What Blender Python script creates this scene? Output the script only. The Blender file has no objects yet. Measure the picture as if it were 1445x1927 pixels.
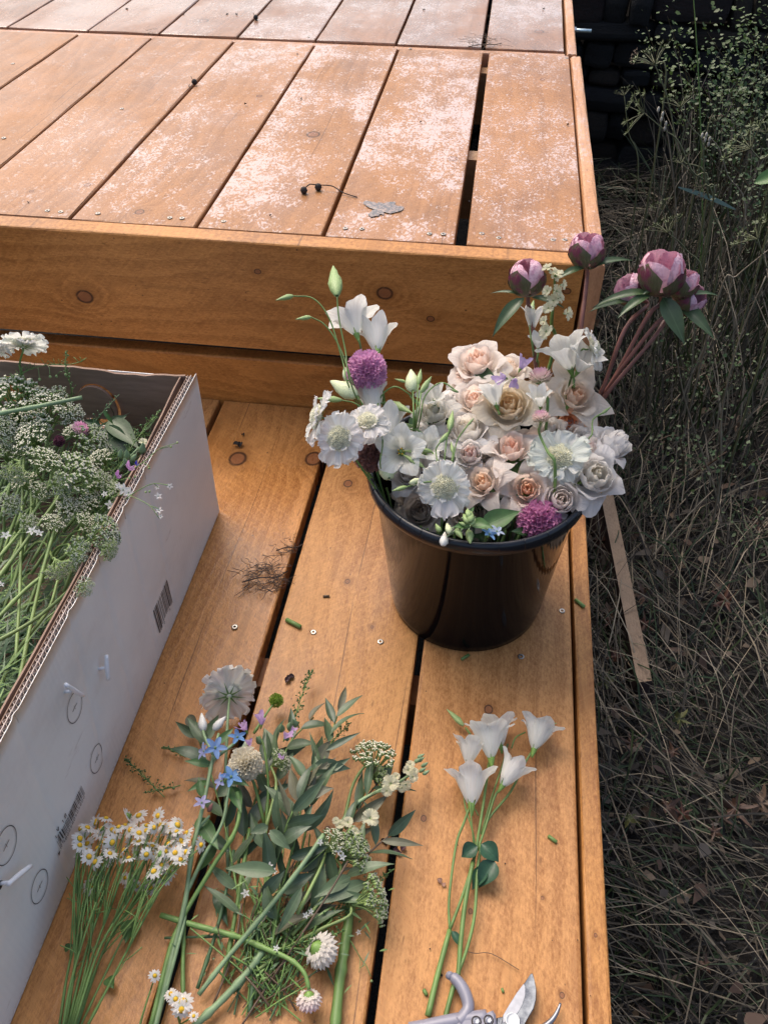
import bpy, math, random
from mathutils import Vector, Matrix, Euler
from mathutils.geometry import tessellate_polygon
scn = bpy.context.scene
PI = math.pi
col = scn.collection
# ---------------------------------------------------------------- camera
CAM = Vector((0, 0, 0.8827)); YAW, PITCH, ROLL, FPX = -0.1327, 0.7523, 0.0056, 1606.3
fw = Vector((math.sin(YAW)*math.cos(PITCH), math.cos(YAW)*math.cos(PITCH), -math.sin(PITCH)))
rt = Vector((math.cos(YAW), -math.sin(YAW), 0)); up = rt.cross(fw)
rt, up = math.cos(ROLL)*rt+math.sin(ROLL)*up, -math.sin(ROLL)*rt+math.cos(ROLL)*up
cd = bpy.data.cameras.new('camera'); cam = bpy.data.objects.new('camera', cd); col.objects.link(cam)
cam.matrix_world = Matrix(((rt.x, up.x, -fw.x, CAM.x), (rt.y, up.y, -fw.y, CAM.y), (rt.z, up.z, -fw.z, CAM.z), (0, 0, 0, 1)))
cd.sensor_fit = 'VERTICAL'; cd.sensor_height = 24; cd.lens = 24*FPX/1927; cd.clip_start = 0.02; cd.clip_end = 500
scn.camera = cam
# ---------------------------------------------------------------- sky, sun, exposure (soft overcast light)
SUN_EL, SUN_AZ = math.radians(56), math.radians(-38)      # azimuth from +y towards +x
w = bpy.data.worlds.new("World"); scn.world = w; w.use_nodes = True
nt = w.node_tree; nt.nodes.clear()
sky = nt.nodes.new('ShaderNodeTexSky'); sky.sky_type = 'NISHITA'; sky.sun_disc = False
sky.sun_elevation = SUN_EL; sky.sun_rotation = SUN_AZ; sky.air_density = 1.0; sky.dust_density = 6.0; sky.ozone_density = 0.3
bgn = nt.nodes.new('ShaderNodeBackground'); bgn.inputs['Strength'].default_value = 0.15
wo = nt.nodes.new('ShaderNodeOutputWorld')
nt.links.new(sky.outputs[0], bgn.inputs['Color']); nt.links.new(bgn.outputs[0], wo.inputs['Surface'])
sl = bpy.data.lights.new('sun', 'SUN'); sl.energy = 0.92; sl.angle = math.radians(50); sl.color = (1.0, 0.94, 0.87)
so = bpy.data.objects.new('sun', sl); col.objects.link(so)
sd = Vector((math.sin(SUN_AZ)*math.cos(SUN_EL), math.cos(SUN_AZ)*math.cos(SUN_EL), math.sin(SUN_EL)))
so.rotation_euler = sd.to_track_quat('Z', 'Y').to_euler(); so.location = sd*5
scn.view_settings.view_transform = 'Standard'; scn.view_settings.look = 'None'
scn.view_settings.exposure = 0.62; scn.view_settings.gamma = 1; scn.view_settings.use_curve_mapping = False
scn.render.resolution_x = 767; scn.render.resolution_y = 1024

# ---------------------------------------------------------------- helpers
def ray(px, py): return (rt*((px-722.5)/FPX) - up*((py-963.5)/FPX) + fw)
def at(px, py, z=0.0):
    d = ray(px, py); return CAM + d*((z-CAM.z)/d.z)
def aty(px, py, y):
    d = ray(px, py); return CAM + d*(y/d.y)
def atx(px, py, x):
    d = ray(px, py); return CAM + d*(x/d.x)
def mpp(p): return (p-CAM).dot(fw)/FPX            # metres per photo pixel at p

R = random.Random(7)
def tag(o, label=None, cat=None, group=None, kind=None):
    if label: o['label'] = label
    if cat: o['category'] = cat
    if group: o['group'] = group
    if kind: o['kind'] = kind
    return o
def thing(name, label, cat, loc=(0, 0, 0), group=None, M=None):
    o = bpy.data.objects.new(name, None); col.objects.link(o); o.empty_display_size = 0.02
    if M is not None: o.matrix_world = M
    else: o.location = loc
    return tag(o, label, cat, group)
def mesh(name, V, F, m, smooth=True, mi=None):
    me = bpy.data.meshes.new(name); me.from_pydata([tuple(v) for v in V], [], F)
    for x in (m if isinstance(m, (list, tuple)) else [m]): me.materials.append(x)
    if smooth: me.polygons.foreach_set('use_smooth', [True]*len(me.polygons))
    if mi: me.polygons.foreach_set('material_index', mi)
    me.update(); return me
def put(name, me, parent=None, M=None, color=None, kind=None):
    o = bpy.data.objects.new(name, me); col.objects.link(o)
    if parent is not None: o.parent = parent
    if M is not None: o.matrix_local = M
    if color is not None: o.color = (color[0], color[1], color[2], 1)
    if kind: o['kind'] = kind
    return o
class MB:
    def __init__(s): s.V = []; s.F = []; s.I = []
    def add(s, V, F, i=0, M=None, off=None):
        n = len(s.V)
        if M is not None: V = [M @ Vector(v) for v in V]
        if off is not None: V = [Vector(v)+off for v in V]
        s.V += V; s.F += [tuple(k+n for k in f) for f in F]; s.I += [i]*len(F); return s
    def box(s, a, b, i=0):
        x0, y0, z0 = a; x1, y1, z1 = b
        V = [(x0, y0, z0), (x1, y0, z0), (x1, y1, z0), (x0, y1, z0), (x0, y0, z1), (x1, y0, z1), (x1, y1, z1), (x0, y1, z1)]
        return s.add(V, [(0, 3, 2, 1), (4, 5, 6, 7), (0, 1, 5, 4), (1, 2, 6, 5), (2, 3, 7, 6), (3, 0, 4, 7)], i)
    def tube(s, P, r, n=6, i=0, cap=True):
        P = [Vector(p) for p in P]; k = len(P)
        rr = [r(j/(k-1)) if callable(r) else r for j in range(k)]
        V = []; a = None
        for j, p in enumerate(P):
            t = (P[min(j+1, k-1)]-P[max(j-1, 0)])
            if t.length < 1e-9: t = Vector((0, 0, 1))
            t.normalize()
            if a is None: a = t.orthogonal().normalized()
            else:
                a = a-t*a.dot(t)
                a = a.normalized() if a.length > 1e-6 else t.orthogonal().normalized()
            b = t.cross(a)
            for q in range(n):
                g = 2*PI*q/n; V.append(p+(a*math.cos(g)+b*math.sin(g))*rr[j])
        F = [(j*n+q, j*n+(q+1) % n, (j+1)*n+(q+1) % n, (j+1)*n+q) for j in range(k-1) for q in range(n)]
        if cap: F += [tuple(range(n-1, -1, -1)), tuple((k-1)*n+q for q in range(n))]
        return s.add(V, F, i)
    def lathe(s, prof, n=12, i=0, M=None, cap=True):
        V = [(r*math.cos(2*PI*q/n), r*math.sin(2*PI*q/n), z) for r, z in prof for q in range(n)]
        k = len(prof)
        F = [(j*n+q, j*n+(q+1) % n, (j+1)*n+(q+1) % n, (j+1)*n+q) for j in range(k-1) for q in range(n)]
        if cap: F += [tuple(range(n-1, -1, -1)), tuple((k-1)*n+q for q in range(n))]
        return s.add(V, F, i, M)
    def mesh(s, name, m, smooth=True): return mesh(name, s.V, s.F, m, smooth, s.I if isinstance(m, (list, tuple)) else None)
    def put(s, name, m, parent=None, M=None, smooth=True, color=None, kind=None):
        return put(name, s.mesh(name, m, smooth), parent, M, color, kind)
def curve(P, n=5):
    P = [Vector(p) for p in P]
    if len(P) < 3: return [P[0].lerp(P[-1], k/n) for k in range(n+1)]
    Q = [P[0]*2-P[1]]+P+[P[-1]*2-P[-2]]; out = []
    for j in range(1, len(Q)-2):
        a, b, c, d = Q[j-1:j+3]
        for k in range(n):
            t = k/n
            out.append(0.5*((2*b)+(c-a)*t+(2*a-5*b+4*c-d)*t*t+(3*b-a-3*c+d)*t**3))
    return out+[P[-1]]
def frame(p, axis, spin=0.0, s=1.0):
    z = Vector(axis).normalized(); x = z.orthogonal().normalized(); y = z.cross(x)
    M = Matrix(((x.x, y.x, z.x, p[0]), (x.y, y.y, z.y, p[1]), (x.z, y.z, z.z, p[2]), (0, 0, 0, 1)))
    return M @ Matrix.Rotation(spin, 4, 'Z') @ Matrix.Scale(s, 4)
def face_cam(p, ax, ay, c=1.0):
    """axis pointing at the viewer's side, leaned by ax to the right and ay up"""
    v = (CAM-Vector(p)).normalized(); return (v*c+rt*ax+up*ay).normalized()

# ---------------------------------------------------------------- shader helpers
class S:
    def __init__(s, t, o): s.t, s.o = t, o
    def m(s, op, *a, clamp=False):
        n = s.t.nodes.new('ShaderNodeMath'); n.operation = op; n.use_clamp = clamp
        for k, x in enumerate((s,)+a):
            if isinstance(x, S): s.t.links.new(x.o, n.inputs[k])
            else: n.inputs[k].default_value = x
        return S(s.t, n.outputs[0])
    def __add__(s, x): return s.m('ADD', x)
    def __radd__(s, x): return s.m('ADD', x)
    def __sub__(s, x): return s.m('SUBTRACT', x)
    def __mul__(s, x): return s.m('MULTIPLY', x)
    def __rmul__(s, x): return s.m('MULTIPLY', x)
    def __truediv__(s, x): return s.m('DIVIDE', x)
    def step(s, a, b, x=0.0, y=1.0):
        n = s.t.nodes.new('ShaderNodeMapRange'); n.interpolation_type = 'SMOOTHSTEP'
        s.t.links.new(s.o, n.inputs[0])
        for k, v in enumerate((a, b, x, y)): n.inputs[k+1].default_value = v
        return S(s.t, n.outputs[0])
class Mat:
    def __init__(s, name):
        s.m = bpy.data.materials.new(name); s.m.use_nodes = True; s.t = s.m.node_tree; s.t.nodes.clear()
        s.out = s.n('ShaderNodeOutputMaterial'); s.tc = s.n('ShaderNodeTexCoord')
        x = s.n('ShaderNodeSeparateXYZ'); s.l(s.tc.outputs['Object'], x.inputs[0])
        s.x, s.y, s.z = [S(s.t, x.outputs[k]) for k in range(3)]
    @property
    def nz_up(s):
        g = s.n('ShaderNodeNewGeometry'); x = s.n('ShaderNodeSeparateXYZ'); s.l(g.outputs['Normal'], x.inputs[0]); return S(s.t, x.outputs[2]).step(.6, .8)
    def n(s, k): return s.t.nodes.new(k)
    def l(s, a, b): s.t.links.new(a.o if isinstance(a, S) else a, b)
    def set(s, inp, v):
        if isinstance(v, S) or hasattr(v, 'is_linked'): s.l(v, inp)
        elif isinstance(v, (tuple, list)): inp.default_value = tuple(v)+((1,) if len(v) == 3 and len(inp.default_value) == 4 else ())
        else: inp.default_value = v
    def vec(s, x, y, z):
        n = s.n('ShaderNodeCombineXYZ')
        for k, v in enumerate((x, y, z)): s.set(n.inputs[k], v)
        return n.outputs[0]
    def noise(s, v, scale=1.0, det=3.0, rough=.5, dist=0.0, out=0):
        n = s.n('ShaderNodeTexNoise'); s.l(v, n.inputs['Vector']); n.inputs['Scale'].default_value = scale
        n.inputs['Detail'].default_value = det; n.inputs['Roughness'].default_value = rough; n.inputs['Distortion'].default_value = dist
        return S(s.t, n.outputs[out])
    def voro(s, v, scale, feat='F1'):
        n = s.n('ShaderNodeTexVoronoi'); n.feature = feat; s.l(v, n.inputs['Vector']); n.inputs['Scale'].default_value = scale
        return S(s.t, n.outputs['Distance'])
    def mix(s, f, a, b, mode='MIX'):
        n = s.n('ShaderNodeMix'); n.data_type = 'RGBA'; n.blend_type = mode
        s.set(n.inputs[0], f); s.set(n.inputs[6], a); s.set(n.inputs[7], b); return n.outputs[2]
    def bsdf(s, color, rough=.5, bump=None, bs=.2, bd=.001, trans=0, transcol=None, **kw):
        p = s.n('ShaderNodeBsdfPrincipled'); s.set(p.inputs['Base Color'], color); s.set(p.inputs['Roughness'], rough)
        for k, v in kw.items(): s.set(p.inputs[k.replace('_', ' ')], v)
        if bump is not None:
            b = s.n('ShaderNodeBump'); b.inputs['Strength'].default_value = bs; b.inputs['Distance'].default_value = bd
            s.l(bump, b.inputs['Height']); s.l(b.outputs[0], p.inputs['Normal'])
            if 'Coat Normal' in p.inputs: s.l(b.outputs[0], p.inputs['Coat Normal'])
        if trans:
            tr = s.n('ShaderNodeBsdfTranslucent'); s.set(tr.inputs[0], transcol if transcol is not None else color)
            mx = s.n('ShaderNodeMixShader'); mx.inputs[0].default_value = trans
            s.l(p.outputs[0], mx.inputs[1]); s.l(tr.outputs[0], mx.inputs[2]); s.l(mx.outputs[0], s.out.inputs[0])
        else: s.l(p.outputs[0], s.out.inputs[0])
        return s.m
def plain(name, c, rough=.5, var=.25, scale=60, trans=0, bump=.0, **kw):
    m = Mat(name); nz = m.noise(m.tc.outputs['Object'], scale, 3)
    oi = m.n('ShaderNodeObjectInfo'); r = S(m.t, oi.outputs['Random'])
    f = nz.step(.3, .7)*.7+r*.3
    cc = m.mix(f, tuple(x*(1-var) for x in c), tuple(min(1, x*(1+var)) for x in c))
    return m.bsdf(cc, rough, bump=nz if bump else None, bs=bump, trans=trans, **kw)
def objcol(name, rough=.5, trans=.18, vein=.1, **kw):
    m = Mat(name); oi = m.n('ShaderNodeObjectInfo')
    an = m.y.m('ARCTAN2', m.x); nz = m.noise(m.vec(an*16.0, m.z*1.6, (m.x*m.x+m.y*m.y)*1.2), 1.0, 4, .6)
    c = m.mix(nz.step(.35, .75)*vein, oi.outputs['Color'], (.62, .55, .42), 'MULTIPLY')
    return m.bsdf(c, rough, bump=nz, bs=.35, bd=.02, trans=trans, **kw)
WOOD_N = [0]; CRK = [0.0]
def wood(name, grain='y', knots=(), dark=(.34, .140, .050), light=(.53, .27, .12), wet=0.0, sat=1.0, speck=0.0, gloss=.42, saw=1.0):
    """stained sawn softwood: growth rings bent round knots, saw chatter, scattered damp spots with painted sky glints"""
    WOOD_N[0] += 1; sd_ = WOOD_N[0]*3.17
    m = Mat(name)
    u, v, q = {'y': (m.y, m.x, m.z), 'x': (m.x, m.z, m.y), 'sy': (m.y, m.z, m.x)}[grain]
    low = m.noise(m.vec(v*5.0+sd_, u*1.3+sd_*2, q*3.0), 1.0, 2)
    med = m.noise(m.vec(v*22.0+sd_, u*5.0, q*8.0+sd_), 1.0, 4)
    ring = v*34.0+low*9.0+med*1.3
    dk = None; inner = None; halo = None
    for (ku, kv, kr) in knots:
        du = (u-ku)/(kr*1.25); dv = (v-kv)/kr
        d = (du*du+dv*dv).m('SQRT')
        e = (d*d*(-.16)).m('EXPONENT')
        ring = ring+e*(3.2 if kr > .006 else 1.2)
        wob = d+med*.55-.27
        a = wob.step(.72, .92)*wob.step(1.22, .98)
        b = wob.step(1.0, .85)
        dk = a if dk is None else dk.m('MAXIMUM', a); inner = b if inner is None else inner.m('MAXIMUM', b)
        h = e.step(.1, .9); halo = h if halo is None else halo.m('MAXIMUM', h)
    rf = ring.m('FRACT'); rings = rf.step(0, .8)*rf.step(1.0, .84)*low.step(.3, .6, .45, 1.0)
    fib = m.noise(m.vec(v*520.0, u*14.0+sd_, q*200.0), 1.0, 3)
    grit = m.noise(m.vec(v*430.0, u*150.0+sd_, q*150.0), 1.0, 4, .75)
    blot = m.noise(m.vec(v*9.0, u*4.0, sd_), 1.0, 4, .6)
    broad = m.noise(m.vec(v*3.5+sd_, u*1.6, sd_), 1.0, 2)
    f = rings*(-.20)+fib*.30+(grit-.5)*1.5+blot*.80+broad*.5-.20
    c = m.mix(f.step(.0, .95), dark, light)
    dirt = m.noise(m.vec(v*11.0+sd_*2, u*7.0, sd_), 1.0, 4, .65).step(.54, .72)*grit.step(.42, .60)
    c = m.mix(dirt*.55, c, tuple(x*.55 for x in dark))
    pits = m.noise(m.vec(v*300.0, u*60.0+sd_, sd_), 1.0, 2).step(.66, .74)
    c = m.mix(pits*.5, c, tuple(x*.5 for x in dark))
    # long streaks of stain
    stk = m.noise(m.vec(v*40.0+sd_, u*3.0, sd_), 1.0, 3).step(.60, .78)
    c = m.mix(stk*.35, c, tuple(x*.55 for x in dark))
    # small dark flecks of dirt
    vo = m.voro(m.vec(v*1.0, u*.8, sd_), 85.0)
    pres = m.noise(m.vec(v*30.0, u*30.0, sd_), 1.0, 1).step(.62, .66)
    c = m.mix(vo.step(.14, .08)*pres*.8, c, (.05, .022, .012))
    if knots:
        c = m.mix(halo*.45*med.step(.3, .6), c, tuple(x*.75 for x in dark))
        c = m.mix(inner*.75, c, (.20, .075, .035)); c = m.mix(dk*.9, c, (.035, .014, .009))
    # slanted saw marks
    sk = math.copysign(.6+.3*abs(math.sin(sd_*3)), math.sin(sd_*5))
    dg = m.noise(m.vec((u+v*sk)*210.0+sd_, (v-u*sk)*11.0, sd_), 1.0, 4, .6)
    sw = (dg-.5)*2.0
    c = m.mix(dg.step(.50, .70)*.13*saw, c, tuple(min(1, x*1.55) for x in light)); c = m.mix(dg.step(.46, .30)*.12*saw, c, tuple(x*.8 for x in dark))
    # fine drying splits along the grain
    for q_ in range(2):
        v0 = (sd_*.37*(q_+1)) % .17-.085+ (0 if grain == 'x' else CRK[0])
        ln = (v-v0+(low-.5)*.035+(med-.5)*.004).m('ABSOLUTE').step(.0009, .0003)*m.noise(m.vec(u*2.5+sd_*q_, sd_, 0.0), 1.0, 2).step(.48, .56)
        c = m.mix(ln*.75, c, (.06, .025, .012))
    hgt = fib*.3+grit*.9+rings*.25+sw*.22*saw
    rough = blot.step(.3, .7, gloss-.06, gloss+.16)
    kw = {'Specular_IOR_Level': .28, 'Coat_Weight': .08, 'Coat_Roughness': .25}
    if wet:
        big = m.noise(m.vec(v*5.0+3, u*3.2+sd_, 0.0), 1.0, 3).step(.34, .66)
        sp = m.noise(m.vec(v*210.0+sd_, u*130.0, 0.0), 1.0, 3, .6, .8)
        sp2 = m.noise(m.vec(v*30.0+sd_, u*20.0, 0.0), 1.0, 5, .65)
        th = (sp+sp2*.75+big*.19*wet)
        film_glint = (th.step(.96, 1.13)*.6+th.step(1.03, 1.09)*.4)*m.nz_up
        c = m.mix(film_glint*speck*.85, c, (.62, .48, .45))     # pale sky reflection on the wet film, painted into the colour
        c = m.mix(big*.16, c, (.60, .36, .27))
        hgt = hgt*.6+film_glint*.5
        kw['Coat_Weight'] = (film_glint*.55+big*(.15 if gloss > .3 else .8)).m('MINIMUM', 1.0); kw['Coat_Roughness'] = film_glint.step(0, 1, .30 if gloss > .3 else .12, .10); kw['Coat_IOR'] = 1.5
    return m.bsdf(c, rough, bump=hgt, bs=.38, bd=.0012, **kw)
# ================================================================ the setting
H = 0.305; GZ = -0.35
mg = Mat('soil'); nz = mg.noise(mg.tc.outputs['Object'], 14, 6, .65); n2 = mg.noise(mg.tc.outputs['Object'], 90, 4, .7)
soil = mg.bsdf(mg.mix(nz.step(.35, .65), (.004, .003, .002), (.014, .010, .007)), .95, bump=n2+nz, bs=1.0, bd=.02)
def gh(x, y):
    return GZ + .03*math.sin(x*3.1+1)*math.sin(y*2.3) + .012*math.sin(x*11+y*7) + max(0, min(1, (x-.5)/1.5))*.10 + max(0, min(1, (y-1.5)/2))*.05*max(0, min(1, x))
V = []; F = []
xs = [-400, -60, -10, -3]+[-2+.1*k for k in range(61)]+[5, 10, 60, 400]
ys = [-400, -60, -10, -3]+[-1+.1*k for k in range(81)]+[8, 14, 60, 400]
for y in ys:
    for x in xs: V.append((x, y, gh(x, y) if -2 < x < 4 and -1 < y < 7 else GZ))
for j in range(len(ys)-1):
    for i in range(len(xs)-1):
        a = j*len(xs)+i; F.append((a, a+1, a+1+len(xs), a+len(xs)))
put('ground', mesh('ground', V, F, soil), kind='structure')

# ---------------------------------------------------------------- stone wall
ms = Mat('stone'); oi = ms.n('ShaderNodeObjectInfo')
n1 = ms.noise(ms.tc.outputs['Object'], 16, 5, .6); n2 = ms.noise(ms.tc.outputs['Object'], 110, 4, .7)
cst = ms.mix(n1.step(.4, .7)*.7, oi.outputs['Color'], (.008, .010, .011))
stone = ms.bsdf(cst, .75, bump=n1+n2*.6, bs=.9, bd=.02)
mortar = plain('mortar', (.012, .010, .008), .95, .5, 30, bump=.6)
rw = random.Random(3)
WY = 3.25
wall = thing('stone_wall', 'low dry stone wall of dark rounded stones in deep shade behind the dried weeds', 'wall', (0.8, WY, GZ-.1))
b = MB(); b.box((-2.6, .06, 0), (2.4, .35, .66)); b.put('mortar', mortar, wall)
def stone_mesh(k):
    r = random.Random(40+k); n = 5; V = []; F = []; idx = {}
    def vert(p):
        key = tuple(round(c, 4) for c in p)
        if key not in idx:
            v = Vector(p); L = max(abs(v.x), abs(v.y), abs(v.z)); s = v.normalized()
            q = v.lerp(s*.62, .42)
            q += Vector((math.sin(q.y*9+k), math.sin(q.z*8+k*2), math.sin(q.x*7+k)))*.035
            idx[key] = len(V); V.append(q)
        return idx[key]
    for ax in range(3):
        for sg in (-.5, .5):
            for i in range(n-1):
                for j in range(n-1):
                    cs = []
                    for (a, c) in ((i, j), (i+1, j), (i+1, j+1), (i, j+1)):
                        p = [0, 0, 0]; p[ax] = sg; p[(ax+1) % 3] = a/(n-1)-.5; p[(ax+2) % 3] = c/(n-1)-.5; cs.append(vert(p))
                    F.append(tuple(cs if sg > 0 else cs[::-1]))
    return mesh('stone', V, F, stone)
smv = [stone_mesh(k) for k in range(5)]
z = .02
pal = [(.012, .014, .018), (.028, .021, .014), (.007, .009, .012), (.036, .025, .016), (.020, .009, .009), (.008, .009, .010)]
while z < .64:
    hh = rw.uniform(.045, .12); x = -2.6
    while x < 2.3:
        ww = rw.choice([rw.uniform(.05, .12), rw.uniform(.14, .34)])
        M = Matrix.Translation((x+ww/2, .02+rw.uniform(-.02, .02), z+hh/2+rw.uniform(-.012, .012))) @ Euler((0, rw.uniform(-.06, .06), rw.uniform(-.08, .08))).to_matrix().to_4x4() @ Matrix.Diagonal((ww*1.04, .13, hh*1.04, 1))
        put('stone', rw.choice(smv), wall, M, rw.choice(pal)); x += ww+.012
    z += hh+.010

# ---------------------------------------------------------------- timber platforms
def sawn(V4b, z0, z1, mat, name, parent, O, bev=.0025, sub=14):
    """board with a quadrilateral plan V4b (counter-clockwise), bevelled top edges and slightly uneven arrises"""
    P = [Vector((x, y, 0)) for x, y in V4b]
    r = random.Random(hash((round(V4b[0][0], 3), round(V4b[0][1], 3), z0)) & 0xffff)
    loop = []
    for k in range(4):
        a, b_ = P[k], P[(k+1) % 4]; n = sub if (b_-a).length > .3 else 2
        for j in range(n): loop.append(a.lerp(b_, j/n))
    c = sum(P, Vector())/4; n = len(loop)
    V = []
    for (zz, ins) in ((z0, 0), (z1-bev, 0), (z1-bev*.3, bev*.35), (z1, bev)):
        for j, p in enumerate(loop):
            t = (loop[(j+1) % n]-loop[j-1]).normalized(); nr = Vector((-t.y, t.x, 0))
            k = r.uniform(.4, 1.9) if ins else 1
            V.append(p+nr*ins*k+Vector((0, 0, zz))-O)
    F = [(i*n+j, i*n+(j+1) % n, (i+1)*n+(j+1) % n, (i+1)*n+j) for i in range(3) for j in range(n)]
    F += [tuple(range(n-1, -1, -1)), tuple(3*n+j for j in range(n))]
    return put(name, mesh(name, V, F, mat, False), parent)
screw_m = plain('screw_steel', (.36, .34, .31), .35, .3, 400, Metallic=.9)
dark_m = plain('screw_recess', (.012, .009, .007), .8)
sb = MB(); sb.lathe([(.0040, -.001), (.0042, .0003), (.0036, .0007), (.0019, .0004)], 12, 0, cap=False)
sb.lathe([(.0019, .0004), (.0017, -.0012), (.0001, -.0012)], 12, 1, cap=False)
screw_me = sb.mesh('screw', [screw_m, dark_m])
def screws(lst, z, plank_of):
    for (px, py) in lst:
        p = at(px, py, z); pl, O = plank_of(p)
        put('screw', screw_me, pl, Matrix.Translation(p-O+Vector((0, 0, .0006))) @ Matrix.Rotation(R.uniform(0, 3), 4, 'Z'))
def knp(lst, z, O): # knots given in photo pixels -> plank coordinates (u=y, v=x)
    out = []
    for px, py, r in lst:
        p = at(px, py, z)-O; out.append((p.y, p.x, r*mpp(at(px, py, z))))
    return out
# lower step
OL = Vector((0, .7, GZ-.02))
low = thing('timber_step', 'lower orange-stained timber step of long boards carrying the bucket and the loose flowers', 'platform', OL)
Y2 = 1.182
lowpl = []
ledges = [(-.98, -.985, -.80, -.79), (-.79, -.78, -.642, -.646), (-.633, -.637, -.4475, -.4505), (-.4410, -.4420, -.2500, -.2430), (-.2360, -.2310, -.0485, -.0480), (-.0395, -.0395, .1520, .1500), (.1565, .1545, .1782, .1770)]
lowkn = [[], [], [(215, 1835, 9)], [(447, 862, 16), (590, 862, 15), (1140, 1030, 3)], [(655, 910, 8), (654, 1094, 5), (500, 1640, 8), (616, 1560, 5), (545, 1850, 9), (700, 1180, 3)], [(919, 1335, 8), (797, 1540, 5), (885, 1715, 4), (1057, 1873, 4.5), (1020, 1690, 3)], [(1072, 1272, 4), (1120, 1760, 3)]]
for k, (a0, a1, b0, b1) in enumerate(ledges):
    CRK[0] = (a0+b0)/2
    m = wood('step_wood', 'y', knp(lowkn[k], 0, OL), light=(.53+.02*(k % 2), .255+.01*(k % 3), .080+.010*(k % 3)), dark=(.235, .088, .023), gloss=[.4, .4, .4, .26, .36, .46, .5][k])
    yb0, yb1 = (-.12, Y2) if k < 6 else (-.12, Y2+.02)
    o = sawn([(a0, yb0), (b0, yb0), (b1, yb1), (a1, yb1)], -.028, .0 - (.0015 if k == 3 else 0), m, 'plank' if k < 6 else 'edge_board', low, OL)
    lowpl.append((a0, b0, o))
dwood = wood('frame_wood', 'x', dark=(.22, .09, .035), light=(.33, .15, .06))
def low_of(p):
    return next((o for a, b_, o in lowpl if a-.006 <= p.x <= b_+.006), lowpl[-2][2]), OL
screws([(442, 1180), (590, 1190), (716, 1208), (980, 1236), (1057, 1150)], 0, low_of)
b = MB()
for yy in (.02, .62, 1.12): b.box(Vector((-.97, yy, -.125))-OL, Vector((.150, yy+.045, -.0305))-OL)
b.put('joist', dwood, low, smooth=False)
b = MB(); b.box(Vector((.1575, -.12, -.165))-OL, Vector((.1765, Y2, -.0305))-OL); b.put('side_board', wood('step_side', 'sy', dark=(.30, .12, .045), light=(.42, .2, .08)), low, smooth=False)
for yy in (.05, 1.08):
    b = MB(); b.box(Vector((.09, yy, GZ-.02))-OL, Vector((.155, yy+.06, -.126))-OL); b.put('leg', dwood, low, smooth=False)
    b = MB(); b.box(Vector((-.9, yy, GZ-.02))-OL, Vector((-.83, yy+.06, -.126))-OL); b.put('leg', dwood, low, smooth=False)
# split running through the fourth board
crk = MB()
pts = [at(538, 762), at(512, 800), at(500, 850), at(487, 890), at(455, 935), at(425, 975), at(398, 1018), at(352, 1120)]
# upper platform
OU = Vector((0, 1.7, GZ-.02))
upp = thing('raised_platform', 'raised front platform of weathered orange boards with a deep front board', 'platform', OU)
Y1 = 1.170
g0 = [-1.06, -.857, -.6555, -.4535, -.2555, -.0530]
xe = [-1.27, -1.058, -.858, -.658, -.4555, -.2565, -.0530, .1335]
xb = [-1.28, -1.054, -.868, -.664, -.4665, -.2660, -.0620, .1300]
upkn = [[], [], [(91, 316, 4)], [(165, 348, 6), (40, 250, 5), (60, 360, 4)], [(263, 398, 8), (488, 180, 5), (232, 200, 4)], [(590, 253, 12), (460, 60, 5)], [(852, 298, 8)], [(1020, 150, 4)]]
upl = []
def upboard(k, y0, y1, xa, xc, wet, speck, kn, parent, O, name='plank', glosss=.38):
    gp = .010 if k == 6 else .005
    CRK[0] = (xa[k]+xa[k+1])/2
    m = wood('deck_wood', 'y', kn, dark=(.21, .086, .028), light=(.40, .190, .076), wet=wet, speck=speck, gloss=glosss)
    o = sawn([(xa[k]+.003, y0), (xa[k+1]-(gp if k == 5 else .003), y0), (xc[k+1]-(gp if k == 5 else .003), y1), (xc[k]+.003, y1)], H-.028, H-.0006*(k % 2), m, name, parent, O)
    return o
for k in range(7):
    w_ = [.2, .35, .55, .9, 1.15, 1.2, .95][k]; s_ = [.15, .3, .4, .72, .8, .85, .75][k]
    if k == 6:
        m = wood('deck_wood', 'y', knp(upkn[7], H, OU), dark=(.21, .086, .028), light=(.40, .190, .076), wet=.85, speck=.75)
        o = sawn([(-.0395, 1.2065), (.1345, 1.2065), (.1310, 2.205), (-.0520, 2.205)], H-.028, H+.0004, m, 'plank', upp, OU)
        upl.append((-.05, .14, o))
    else:
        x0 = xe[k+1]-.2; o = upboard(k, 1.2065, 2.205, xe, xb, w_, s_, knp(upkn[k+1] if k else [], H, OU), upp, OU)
        upl.append((xe[k], xe[k+1], o))
def up_of(p): return next((o for a, b_, o in upl if a <= p.x <= b_), upl[-1][2]), OU
screws([(90, 397), (115, 399), (185, 402), (320, 410), (343, 411), (421, 417), (650, 430), (681, 431), (808, 440), (834, 441), (906, 440), (938, 448), (1040, 452), (1062, 452), (25, 120), (230, 205), (1065, 110), (772, 92), (580, 70), (8, 260)], H, up_of)
def kx(lst, O, y):
    out = []
    for px, py, r in lst:
        p = aty(px, py, y); q = p-O; out.append((q.x, q.z, r*mpp(p)))
    return out
fm = wood('front_wood', 'x', kx([(160, 558, 13), (724, 552, 12), (485, 511, 5), (1066, 548, 6), (810, 600, 6)], OU, Y1), dark=(.27, .105, .026), light=(.56, .255, .072), gloss=.40)
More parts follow.
